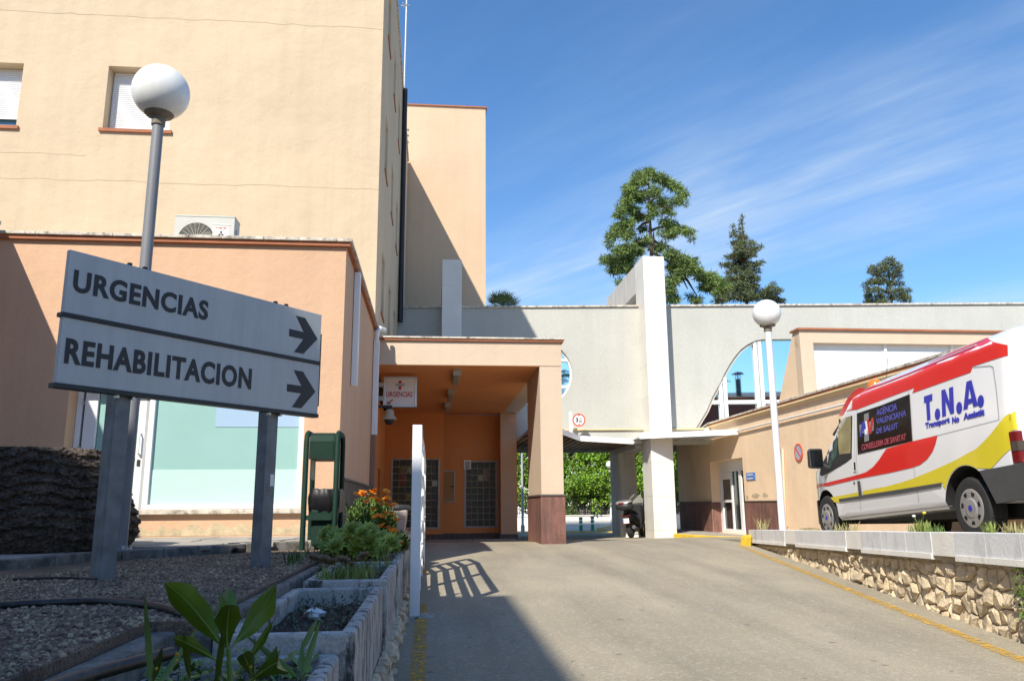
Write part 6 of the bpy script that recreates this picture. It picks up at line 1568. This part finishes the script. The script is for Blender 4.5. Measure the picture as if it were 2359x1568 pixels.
for cxx, nm in ((0, 'rear_wheel'), (1.38, 'front_wheel')):
    w = L_(torus(MB(), (cxx, 0, .275), .205, .07), nm, RUBBER)
    mb = MB().lathe([(.02, -.04), (.15, -.03), (.145, .03), (.02, .04)], (cxx, 0, .275), (0, 1, 0), 20); L_(mb, 'rim', GREYM, w)
def loft(mb, secs):      # secs: (x, half width, z0, z1) rounded rectangles
    n = 12; vs = []
    for x, w, z0, z1 in secs:
        for k in range(n):
            a = 2*pi*k/n+pi/12; c, s = cos(a), sin(a)
            f = lambda v: (abs(v)**.6)*(1 if v > 0 else -1)
            vs.append((x, w*f(c), (z0+z1)/2+(z1-z0)/2*f(s)))
    k = len(secs)
    return mb.add(vs, [(i*n+j, i*n+(j+1) % n, (i+1)*n+(j+1) % n, (i+1)*n+j) for i in range(k-1) for j in range(n)][::1]+[tuple(range(n))[::-1], tuple((k-1)*n+j for j in range(n))])
L_(loft(MB(), [(-.36, .06, .62, .74), (-.25, .13, .58, .80), (0, .18, .50, .80), (.35, .19, .42, .76), (.62, .17, .32, .66), (.70, .14, .30, .5)]), 'tail_fairing', BLACK)
L_(loft(MB(), [(-.22, .10, .80, .86), (.0, .15, .80, .90), (.30, .16, .78, .85), (.34, .15, .76, .83), (.66, .12, .70, .79), (.72, .08, .68, .74)]), 'seat', BLACKP)
L_(loft(MB(), [(.55, .18, .26, .38), (.8, .19, .26, .36), (1.02, .18, .30, .42)]), 'footboard', BLACKP)
L_(loft(MB(), [(.92, .16, .34, .98), (1.02, .24, .36, 1.04), (1.18, .22, .42, 1.06), (1.34, .12, .62, .98), (1.40, .05, .72, .90)]), 'front_fairing', BLACK)
L_(MB().plate([[(-.20, 0), (.20, 0), (.24, .20), (.17, .36), (0, .40), (-.17, .36), (-.24, .20)]], (1.12, 0, 1.02), (0, 1, 0), Vector((-.35, 0, 1)).normalized(), (.006, 0, 0)), 'windscreen', mat('smoked_screen', (.55, .55, .48), .1, 0, alpha=.55), smooth=None)
L_(MB().tube([(1.02, -.34, 1.05), (1.06, -.15, 1.08), (1.06, .15, 1.08), (1.02, .34, 1.05)], .016, 6), 'handlebar', BLACKP)
for s in (1, -1):
    m_ = L_(MB().tube([(1.08, s*.20, 1.06), (1.10, s*.36, 1.16)], .008, 5), 'mirror', BLACKP); L_(MB().ball((1.10, s*.40, 1.18), .06, 10, 6, .7), 'mirror_head', BLACKP, m_)
L_(MB().tube([(1.16, 0, .9), (1.38, 0, .275)], .035, 8), 'fork', GREYM)
L_(loft(MB(), [(1.12, .05, .54, .58), (1.38, .075, .56, .60), (1.62, .05, .48, .52)]), 'front_mudguard', BLACK)
L_(loft(MB(), [(-.20, .06, .30, .52), (0, .09, .22, .50), (.3, .12, .20, .46), (.52, .10, .22, .42)]), 'engine_case', BLACKP)
L_(MB().tube([(.45, -.14, .24), (.1, -.17, .28), (-.22, -.18, .34)], [.035, .065, .06], 12), 'exhaust', DARKG)
L_(loft(MB(), [(-.38, .07, .44, .50), (-.28, .09, .46, .60), (-.1, .08, .54, .64)]), 'rear_mudguard', BLACKP)
pl_ = L_(MB().box(-.405, -.395, -.10, .10, .46, .62), 'number_plate', WHITE, bevel=.003, smooth=None)
L_(MB().box(-.4075, -.4055, .068, .098, .465, .615), 'blue_strip', BLUES, pl_, None)
L_(MB().box(-.4075, -.4055, -.098, .098, .462, .472), 'red_edge', REDP, pl_, None)
for s in (1, -1): L_(loft(MB(), [(-.37, .045, .665, .71), (-.33, .05, .65, .72), (-.22, .04, .66, .715)]), 'tail_lamp', LAMPR).location = (0, s*.085, 0)
L_(MB().tube([(-.25, -.15, .80), (.02, -.19, .84), (.12, -.17, .82)], .012, 6), 'grab_rail', BLACKP)
tb = L_(loft(MB(), [(-.60, .17, .93, 1.06), (-.54, .24, .88, 1.09), (-.30, .255, .87, 1.10), (-.10, .22, .88, 1.08), (-.06, .16, .92, 1.04)]), 'top_box', BLACKP)
L_(loft(MB(), [(-.605, .17, 1.055, 1.12), (-.55, .235, 1.075, 1.16), (-.30, .25, 1.09, 1.19), (-.10, .215, 1.07, 1.15), (-.06, .16, 1.04, 1.09)]), 'lid', TYRED, tb)
L_(MB().obox((-.603, .04, 1.085), (.008, 0, .001), (0, .09, 0), (-.001, 0, .024)), 'reflector', LAMPR, tb, None)
L_(MB().tube([(-.40, .0, .80), (-.35, 0, .88)], .05, 8), 'box_mount', BLACKP, tb)
# ------------------------------------------------------------------ ambulance van
vh = radians(3.7); vp_ = radians(2.43)
VX = Vector((sin(vh)*cos(vp_), cos(vh)*cos(vp_), -sin(vp_))); VY = Vector((-cos(vh), sin(vh), 0)); VZ = VX.cross(VY)
VO = Vector((6.2, 8.63, -.43))-VY*.97
VM = Matrix(((VX.x, VY.x, VZ.x, VO.x), (VX.y, VY.y, VZ.y, VO.y), (VX.z, VY.z, VZ.z, VO.z), (0, 0, 0, 1))); VI = VM.inverted()
van = thing('ambulance_van', 'white red and yellow patient transport van parked above the stone wall', 'van', mat=VM)
bpy.context.view_layer.update()
ST = [(-.87, 2.06, .80, .52), (-.855, 2.12, .89, .46), (-.78, 2.155, .95, .42), (-.62, 2.17, .97, .40), (.2, 2.17, .97, .38), (1.2, 2.17, .97, .36), (2.35, 2.17, .97, .33), (2.75, 2.17, .97, .32), (3.02, 2.15, .968, .31), (3.2, 2.05, .965, .31), (3.45, 1.87, .962, .31), (3.75, 1.61, .957, .31), (4.08, 1.345, .95, .31), (4.3, 1.26, .94, .30), (4.6, 1.15, .90, .29), (4.82, 1.04, .82, .28), (4.95, .92, .70, .28), (5.0, .80, .58, .30)]
FR = [0, .05, .2, .36, .46, .56, .68, .80, .88, .935, .975, 1.0]
INS = [.05, .0, 0, 0, 0, 0, 0, 0, .0, .0, .0, .012]
def crown(s):        # height of the roof crown over the gutter
    k = [(-.87, .10), (-.8, .16), (-.6, .21), (2.3, .21), (2.75, .17), (3.02, .11), (3.3, .05), (5.1, .035)]
    for a, b in zip(k[:-1], k[1:]):
        if s <= b[0]: return a[1]+(b[1]-a[1])*max(0, (s-a[0])/(b[0]-a[0]))
    return .035
def lean_(z): return max(0, z-1.2)*.105
def vst(s):
    for a, b in zip(ST[:-1], ST[1:]):
        if s <= b[0]: t = max(0, (s-a[0])/(b[0]-a[0])); return [a[i]+(b[i]-a[i])*t for i in range(4)]
    return list(ST[-1])
def vsec(s, zt, w, zb): return [(s, w-lean_(zb+(zt-zb)*f)-i*min(1, (zt-zb)/1.0), zb+(zt-zb)*f) for f, i in zip(FR, INS)]+[(s, (w-lean_(zt))*k, zt+crown(s)*g) for k, g in ((.93, .22), (.82, .62), (.62, .86), (.34, .97))]
def side_y(s, z):
    q = vsec(*vst(s))
    for a, b in zip(q[:-1], q[1:]):
        if z <= b[2]: t = max(0, (z-a[2])/(b[2]-a[2])); return a[1]+(b[1]-a[1])*t
    return q[-1][1]
mb = MB(); nf = len(FR); row = []
for stn in ST:
    q = vsec(*stn); r = q+[(stn[0], 0, stn[1]+crown(stn[0]))]+[(s, -y, z) for s, y, z in q[::-1]]+[(stn[0], 0, stn[3])]; row.append(r)
m_ = len(row[0]); mb.add([p for r in row for p in r], [(i*m_+j, (i+1)*m_+j, (i+1)*m_+(j+1) % m_, i*m_+(j+1) % m_) for i in range(len(row)-1) for j in range(m_)]+[tuple(range(m_)), tuple((len(row)-1)*m_+j for j in range(m_))[::-1]])
body = mb.build('body', VANW, van, local=True)
bmm = bmesh.new(); bmm.from_mesh(body.data); bmesh.ops.recalc_face_normals(bmm, faces=bmm.faces); bmm.to_mesh(body.data); bmm.free()
RS, FS, WZ = .2, 4.2, .36
cutm = MB()
for s, r in ((RS, .49), (FS, .455)):
    for sg_ in (1, -1): cutm.lathe([(r, .62), (r, 1.1)], (s, 0, WZ), (0, sg_, 0), 36)
bm_ = bmesh.new(); me_ = cutm.mesh('c'); bm_.from_mesh(me_); bmesh.ops.recalc_face_normals(bm_, faces=bm_.faces); bm_.to_mesh(me_); bm_.free()
co = raw_object('cutter', me_); co.matrix_world = VM
md = body.modifiers.new('cut', 'BOOLEAN'); md.operation = 'DIFFERENCE'; md.object = co; md.solver = 'EXACT'
bpy.context.view_layer.update(); applied(body); bpy.data.objects.remove(co)
bm_ = bmesh.new(); bm_.from_mesh(body.data)
body.data.materials.append(BLACKP)
for f in bm_.faces:
    f.smooth = True
    c = f.calc_center_median()
    for s, r in ((RS, .49), (FS, .455)):
        if sqrt((c.x-s)**2+(c.z-WZ)**2) < r*1.01 and abs(c.y) < .96 and c.z > .2: 
            if abs(f.normal.y) > .9 and abs(c.y) < .7 or abs(f.normal.y) < .3 and sqrt((c.x-s)**2+(c.z-WZ)**2) > r*.9: f.material_index = 1
for e in bm_.edges:
    if len(e.link_faces) == 2 and e.calc_face_angle(0) > radians(32): e.smooth = False
bm_.to_mesh(body.data); bm_.free()

def vpx(cx_, cy_, ox=3200, oy=1280, sc_=1.704):      # crop pixel -> (s, z) on the curved van side
    x, y = (ox+cx_/sc_)/1.7364, (oy+cy_/sc_)/1.7364; yy = .97
    for _ in range(4):
        p = VI @ at(x, y, O=VM @ Vector((0, yy, 0)), n=VY); yy = side_y(p.x, p.z)
    return (p.x, p.z)
def decal(name, poly, m, lift=.005, px=True, parent=None, both=False):
    if px: poly = [vpx(*p) for p in poly]
    bm = bmesh.new(); tri = geometry.tessellate_polygon([[Vector((a, b, 0)) for a, b in poly]])
    vs = [bm.verts.new((a, 0, b)) for a, b in poly]
    for f in tri:
        try: bm.faces.new([vs[i] for i in f])
        except ValueError: pass
    s0, s1 = min(p[0] for p in poly), max(p[0] for p in poly); z0, z1 = min(p[1] for p in poly), max(p[1] for p in poly)
    cuts = [(Vector((k[0], 0, 0)), Vector((1, 0, 0))) for k in ST if s0 < k[0] < s1]
    z = z0+.08
    while z < z1: cuts.append((Vector((0, 0, z)), Vector((0, 0, 1)))); z += .08
    s = s0+.25
    while s < s1: cuts.append((Vector((s, 0, 0)), Vector((1, 0, 0)))); s += .25
    for c, n_ in cuts: bmesh.ops.bisect_plane(bm, geom=bm.verts[:]+bm.edges[:]+bm.faces[:], plane_co=c, plane_no=n_)
    for v in bm.verts: v.co.y = side_y(v.co.x, v.co.z)+lift
    for f in bm.faces:
        f.smooth = True; f.normal_update()
        if f.normal.y < 0: f.normal_flip()
    me = bpy.data.meshes.new(name); bm.to_mesh(me); bm.free()
    return raw_object(name, me, m, parent or van)
# red band under the roof
decal('red_band', [(262, 655), (330, 527), (560, 432), (750, 358), (1000, 255), (1200, 172), (1398, 97), (1420, 170), (1422, 240), (1340, 262), (1180, 315), (1165, 355), (768, 497), (782, 460), (560, 543), (390, 608)], REDP)
decal('roof_red_flank', [(868, 291), (880, 270), (900, 252), (1060, 186), (1200, 128), (1300, 88), (1282, 122), (1200, 158), (1000, 241)], REDP, .008)
decal('red_roof_tip', [(335, 520), (375, 480), (415, 460), (412, 484)], REDP, .006)
# lower red sweep
decal('red_sweep', [(92, 1128), (180, 1108), (300, 1078), (400, 1052), (450, 1036), (500, 1000), (545, 945), (590, 876), (680, 850), (765, 826), (860, 803), (940, 784), (928, 835), (905, 895), (870, 945), (820, 985), (765, 1004), (600, 1042), (400, 1080), (200, 1128), (92, 1152)], REDP)
arc = [(RS+.497*cos(radians(t)), WZ+.497*sin(radians(t))) for t in range(29, 126, 6)]
decal('yellow_sweep', [vpx(*p) for p in ((430, 1190), (430, 1163), (600, 1130), (700, 1103), (790, 1072), (900, 1026), (1050, 960), (1130, 915), (1200, 878), (1250, 832), (1300, 778), (1350, 715), (1392, 662), (1425, 638), (1440, 636), (1443, 760), (1446, 872), (1380, 930), (1305, 1012))]+[(-.06, .80)]+arc[::-1]+[vpx(*p) for p in ((975, 1128), (975, 1105), (700, 1150))], YELP, px=False)
decal('yellow_line', [(210, 1207), (330, 1186), (400, 1172), (400, 1198), (300, 1214), (266, 1242), (235, 1240)], YELP)
decal('rub_strip', [(270, 1218), (400, 1198), (700, 1150), (975, 1106), (970, 1132), (700, 1180), (275, 1238)], DARKG, .014)
decal('rub_upright', [(398, 1095), (415, 1095), (430, 1195), (408, 1198)], DARKG, .016)
# glazing
sw = decal('side_window', [(390, 635), (560, 578), (745, 506), (756, 660), (765, 824), (580, 870), (396, 915)], mat('black_glass', (.012, .010, .009), .12, 0, spec=.5), .006)
decal('window_seal', [(745, 506), (752, 504), (772, 822), (765, 826)], BLACKP, .009)
dw = decal('door_window', [(255, 690), (300, 668), (358, 650), (356, 800), (355, 940), (310, 975), (250, 1010), (196, 1022), (188, 990), (200, 900), (225, 790)], BLACKP, .004)
decal('pane', [(262, 765), (268, 682), (352, 658), (350, 800), (348, 905), (272, 915), (262, 840)], mat('cab_glass', (.30, .26, .13), .06, .3, 2, spec=.7), .008)
decal('pane', [(222, 900), (256, 770), (258, 918), (205, 1005), (203, 960)], mat('cab_glass_green', (.06, .11, .09), .06, .3, 9, spec=.7), .008)
decal('door_trim', [(135, 1050), (150, 985), (185, 915), (196, 1022), (250, 1010), (310, 975), (200, 1040), (150, 1062)], BLACKP, .006)
decal('a_pillar_trim', [(185, 915), (222, 780), (262, 668), (270, 672), (232, 790), (200, 900)], BLACKP, .007)
# panel seams and handle
for pts in ([(388, 612), (391, 612), (432, 1330), (428, 1330)], [(750, 360), (753, 360), (832, 1280), (828, 1280)], [(178, 1060), (181, 1058), (186, 1130), (183, 1132)], [(372, 640), (375, 640), (402, 1200), (399, 1200)]):
    decal('panel_seam', pts, GREYM, .003)
decal('panel_edge', [(1180, 318), (1300, 306), (1322, 318), (1345, 480), (1362, 672), (1356, 672), (1338, 480), (1315, 325), (1296, 314), (1184, 324)], GREYM, .004)
decal('panel_edge', [(770, 826), (1060, 752), (1360, 676), (1360, 680), (1060, 757), (770, 831)], GREYM, .003)
decal('gutter', [(328, 527), (560, 430), (750, 357), (1000, 252), (1200, 169), (1400, 94), (1400, 100), (1200, 176), (1000, 259), (750, 365), (560, 438), (332, 530)], REDP, .02)
hd_ = decal('door_handle', [(362, 965), (384, 960), (390, 1025), (370, 1032)], WHITEM, .014)
decal('handle_recess', [(372, 968), (384, 965), (388, 1018), (376, 1024)], BLACKP, .017, parent=hd_)
decal('lock', [(366, 1102), (376, 1100), (377, 1116), (368, 1118)], BLACKP, .006)
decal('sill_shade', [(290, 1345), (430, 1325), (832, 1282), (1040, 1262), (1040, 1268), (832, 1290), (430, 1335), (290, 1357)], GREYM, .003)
# lettering (flat print on the side)
def vword(txt, tl, tr__, bl, m, nm='lettering', off=.02, lift=.006, shear=0):
    """text whose box corners are measured in the photo"""
    a, b, c = vpx(*tl), vpx(*tr__), vpx(*bl)
    w = abs(b[0]-c[0]); h = abs(a[1]-c[1])
    o = lettering(txt, (0, 0, 0), (-1, 0, 0), (0, 0, 1), w, h, m, None, nm, off, .002, 1.0, local=True, shear=shear)
    for v in o.data.vertices:
        s, z = c[0]+v.co.x, c[1]+v.co.z; v.co = (s, side_y(s, z)+lift+(v.co.y), z)
    o.parent = van; return o
def vw(txt, l, t, r, b, m, **k):     # axis-aligned in the van's own side plane: left/top/right/bottom crop points
    return vword(txt, t, r, b, m, **k)
decal('lettering', [(847, 520), (905, 501), (905, 547), (886, 553), (893, 677), (869, 684), (862, 561), (848, 565)], BLUEP, .006)
decal('lettering', [(966, 478), (992, 469), (1021, 556), (1018, 462), (1047, 452), (1054, 632), (1029, 640), (995, 550), (999, 650), (972, 659)], BLUEP, .006)
for k, pts in enumerate(([(1137, 420), (1161, 412), (1147, 602), (1116, 612)], [(1148, 416), (1173, 408), (1217, 582), (1185, 591)], [(1146, 540), (1180, 529), (1186, 560), (1144, 572)])): decal('lettering', pts, BLUEP, .006+.001*k)
for cx_, cy_ in ((940, 640), (1088, 597), (1235, 552)):
    c = vpx(cx_, cy_); decal('lettering', [(c[0]+.062*cos(2*pi*k/16), c[1]+.072*sin(2*pi*k/16)) for k in range(16)], BLUEP, .006, px=False)
vword('Transport', (855, 700), (1025, 712), (858, 750), BLUEP, off=.05)
vword('No', (1040, 660), (1090, 694), (1041, 705), BLUEP, off=.05)
vword('Assistit', (1116, 635), (1262, 645), (1118, 682), BLUEP, off=.05)
VIO = mat('violet_print', (.075, .075, .36), .35); RDP = mat('dull_red_print', (.32, .05, .07), .35); GRP = mat('grey_print', (.22, .22, .22), .4)
vword('AGÈNCIA', (522, 600), (665, 612), (524, 655), VIO)
vword('VALENCIANA', (522, 672), (728, 657), (524, 712), VIO)
vword('DE SALUT', (522, 738), (672, 735), (525, 776), VIO)
vword('CONSELLERIA DE SANITAT', (420, 848), (727, 810), (424, 888), RDP)
decal('grey_cross', [(440, 640), (472, 630), (474, 820), (442, 830)], GRP, .0075)
decal('grey_cross', [(408, 712), (440, 704), (440, 768), (412, 776)], GRP, .0075); decal('grey_cross', [(473, 692), (505, 684), (506, 752), (474, 760)], GRP, .0075)
decal('emblem', [(410, 795), (428, 692), (446, 686), (456, 782), (443, 786), (440, 755), (430, 758), (424, 792)], BLUEP, .009)
decal('emblem', [(458, 678), (472, 674), (480, 745), (490, 668), (506, 664), (492, 770), (474, 776)], REDS, .009)
decal('emblem', [(446, 690), (460, 684), (468, 740), (464, 776), (448, 782), (442, 750), (456, 735)], WHITE, .0105)

# wheels
def vwheel(s, yy, sg_):
    nm = 'wheel'; R_ = .352
    prof = [(.20, .0), (.225, .10), (.30, .112), (.335, .105), (R_, .085), (R_, -.085), (.335, -.105), (.30, -.112), (.225, -.10), (.20, 0)]
    mb = MB().lathe(prof, (s, yy, WZ), (0, sg_, 0), 40); mb.f = mb.f[:-2]; mb.mi = mb.mi[:-2]
    w = mb.build('wheel', RUBBER, van, smooth=35, local=True)
    mb = MB()
    for k in range(44):
        a = 2*pi*k/44; e = Vector((cos(a), 0, sin(a))); t = Vector((-sin(a), 0, cos(a))); c = Vector((s, yy, WZ))+e*(R_+.001)
        for q in (-.055, 0, .055): mb.obox(c+Vector((0, q, 0)), e*.005, t*.017, Vector((0, .022, 0)))
    tag(mb.build('tread', RUBBER, w, local=True), kind='stuff')
    o = sg_*.10
    hub = MB().lathe([(.225, .088), (.222, .105), (.20, .112), (.12, .105), (.10, .118), (.04, .12), (.001, .12)], (s, yy, WZ), (0, sg_, 0), 40).build('hubcap', TYRED, w, smooth=30, local=True)
    for k in range(7):
        a = 2*pi*k/7+.2; e = Vector((cos(a), 0, sin(a))); t = Vector((-sin(a), 0, cos(a))); c = Vector((s, yy+sg_*.1125, WZ))
        d = [c+e*.145-t*.022, c+e*.145+t*.022, c+e*.188+t*.034, c+e*.188-t*.034]
        MB().add([(p.x, p.y, p.z) for p in d], [(0, 1, 2, 3), (3, 2, 1, 0)]).build('vent_hole', BLACKP, w, local=True)
    mb = MB().lathe([(.001, 0), (.036, 0), (.036, .003), (.001, .003)], (s, yy+sg_*.121, WZ), (0, sg_, 0), 20); mb.v = [(s+(p[0]-s)*1.0, p[1], WZ+(p[2]-WZ)*.7) if False else p for p in mb.v]
    mb.build('hub_emblem', BLUEP, w, local=True)
for s in (RS, FS):
    for sg_ in (1, -1): vwheel(s, sg_*.845, sg_)
MB().tube([(RS, -.8, WZ), (RS, .8, WZ)], .05, 8).build('axle', BLACKP, van, local=True)
MB().box(-.6, 4.6, -.62, .62, .26, .40).build('underbody', BLACKP, van, local=True)
# bumpers
bs_ = [(-.10, .765), (-.5, .775), (-.80, .785), (-.97, .785), (-.985, .6), (-.95, .42), (-.32, .39), (-.26, .50)]
for sg_ in (1, -1): MB().plate([[(a, b) for a, b in bs_]], (0, sg_*.905, 0), (1, 0, 0), (0, 0, 1), (0, sg_*.08, 0)).build('bumper_corner', DARKG, van, bevel=.012, local=True)
MB().box(-.985, -.80, -.90, .90, .42, .62).build('rear_bumper', DARKG, van, bevel=.02, local=True)
MB().box(-.96, -.80, -.90, .90, .625, .785).build('bumper_step', DARKG, van, bevel=.02, local=True)
mb = MB(); prof = [(4.55, .935), (4.78, .86), (4.95, .74), (5.04, .5), (5.06, .0)]
vs = []
for s, y in prof: vs += [(s, y, .27), (s, y, .66)]
for s, y in prof[::-1][1:]: vs += [(s, -y, .27), (s, -y, .66)]
n = len(vs)//2; k0 = len(vs); inn = [(s-.10, y*.93, z) for s, y, z in vs]
mb.add(vs+inn, [(2*i, 2*i+2, 2*i+3, 2*i+1) for i in range(n-1)]+[(k0+2*i+1, k0+2*i+3, k0+2*i+2, k0+2*i) for i in range(n-1)]+[(2*i+1, 2*i+3, k0+2*i+3, k0+2*i+1) for i in range(n-1)]+[(2*i, k0+2*i, k0+2*i+2, 2*i+2) for i in range(n-1)])
mb.build('front_bumper', DARKG, van, smooth=40, local=True)
for sg_ in (1, -1): MB().hexa([(4.62, sg_*.86, .80), (4.86, sg_*.70, .80), (4.90, sg_*.60, .80), (4.66, sg_*.60, .80)][::sg_], [(4.48, sg_*.88, 1.1), (4.72, sg_*.80, 1.06), (4.80, sg_*.62, 1.05), (4.5, sg_*.62, 1.12)][::sg_]).build('headlight', LAMPC, van, local=True)
# mirror
c = VI @ at((3200+103/1.704)/1.7364, (1280+945/1.704)/1.7364, O=VM @ Vector((0, 1.17, 0)), n=VY)
MB().hexa([(c.x-.06, 1.05, c.z-.17), (c.x-.05, 1.29, c.z-.16), (c.x+.10, 1.27, c.z-.14), (c.x+.10, 1.06, c.z-.15)], [(c.x-.06, 1.05, c.z+.17), (c.x-.05, 1.29, c.z+.17), (c.x+.09, 1.26, c.z+.15), (c.x+.09, 1.06, c.z+.15)]).build('mirror', BLACKP, van, bevel=.03, local=True)
MB().add([(c.x-.064, 1.075, c.z-.14), (c.x-.055, 1.265, c.z-.13), (c.x-.055, 1.265, c.z+.14), (c.x-.064, 1.075, c.z+.14)], [(0, 1, 2, 3), (3, 2, 1, 0)]).build('mirror_glass', GLASSD, van, local=True)
MB().tube([(c.x+.02, 1.08, c.z-.1), (c.x+.0, .93, c.z-.16)], .045, 8).build('mirror_arm', BLACKP, van, local=True)
# rear end
rd = MB().plate([[(-.74, .80), (.74, .80), (.72, 1.95), (.62, 2.08), (-.62, 2.08), (-.72, 1.95)]], (-.872, 0, 0), (0, 1, 0), (0, 0, 1), (-.012, 0, 0)).build('rear_door', VANW, van, local=True)
for sg_ in (1, -1):
    wq = MB().box(-.893, -.8845, min(sg_*.08, sg_*.66), max(sg_*.08, sg_*.66), 1.22, 1.82).build('rear_window', GLASSD, van, local=True)
    for k in range(5): MB().box(-.8965, -.8935, min(sg_*.09, sg_*.65), max(sg_*.09, sg_*.65), 1.25+k*.115, 1.31+k*.115).build('pink_stripe', PINK, wq, local=True)
    MB().hexa([(-.88, sg_*.80, .79), (-.80, sg_*.962, .79), (-.69, sg_*.975, .79), (-.70, sg_*.80, .79)][::-sg_], [(-.885, sg_*.80, 1.13), (-.80, sg_*.962, 1.13), (-.69, sg_*.975, 1.13), (-.70, sg_*.80, 1.13)][::-sg_]).build('tail_lamp', LAMPR, van, bevel=.012, local=True)
    MB().hexa([(-.886, sg_*.82, .92), (-.805, sg_*.968, .92), (-.715, sg_*.979, .92), (-.72, sg_*.82, .92)][::-sg_], [(-.889, sg_*.82, 1.02), (-.805, sg_*.968, 1.02), (-.715, sg_*.979, 1.02), (-.72, sg_*.82, 1.02)][::-sg_]).build('reversing_lamp', LAMPC, van, local=True)
    MB().box(-.915, -.87, min(sg_*.72, sg_*.80), max(sg_*.72, sg_*.80), 1.50, 1.60).build('door_hinge', ALU, van, bevel=.008, local=True)
MB().box(-.8865, -.8845, .10, .62, 1.92, 2.04).build('pink_label', PINK, van, local=True)
decal('yellow_tail', [(-.72, 1.30), (-.72, 1.14), (-.80, 1.14), (-.80, 1.34)], YELP, .005, px=False)
MB().box(-.888, -.8845, -.72, .72, 1.0, 1.19).build('yellow_rear_band', YELP, van, local=True)
# roof beacon and aerial
b = VI @ at((3200+497/1.704)/1.7364, (1280+425/1.704)/1.7364, O=VM @ Vector((0, .45, 0)), n=VY)
MB().lathe([(.10, 2.25), (.11, 2.30), (.105, 2.36), (.07, 2.415), (.01, 2.43)], (b.x, .42, .04), n=20).build('beacon', AMBER, van, smooth=50, local=True)
MB().lathe([(.115, 2.235), (.115, 2.27)], (b.x, .42, .04), n=20).build('beacon_base', BLACKP, van, local=True)
MB().tube([(b.x-.1, .3, 2.3), (b.x-.25, .3, 2.75)], .005, 5).build('aerial', BLACKP, van, local=True)
# windscreen
vs = []; ss = (3.27, 3.5, 3.75, 4.0)
for s in ss:
    st = vst(s)
    for k in range(7):
        y = (k-3)/3*(st[2]-.30); vs.append((s+.02, y, st[1]+crown(s)*(1.02-.4*abs(y)/st[2])+.012))
MB().add(vs, [(7*i+k, 7*i+k+1, 7*i+8+k, 7*i+7+k) for i in range(3) for k in range(6)]).build('windscreen', GLASSD, van, local=True)
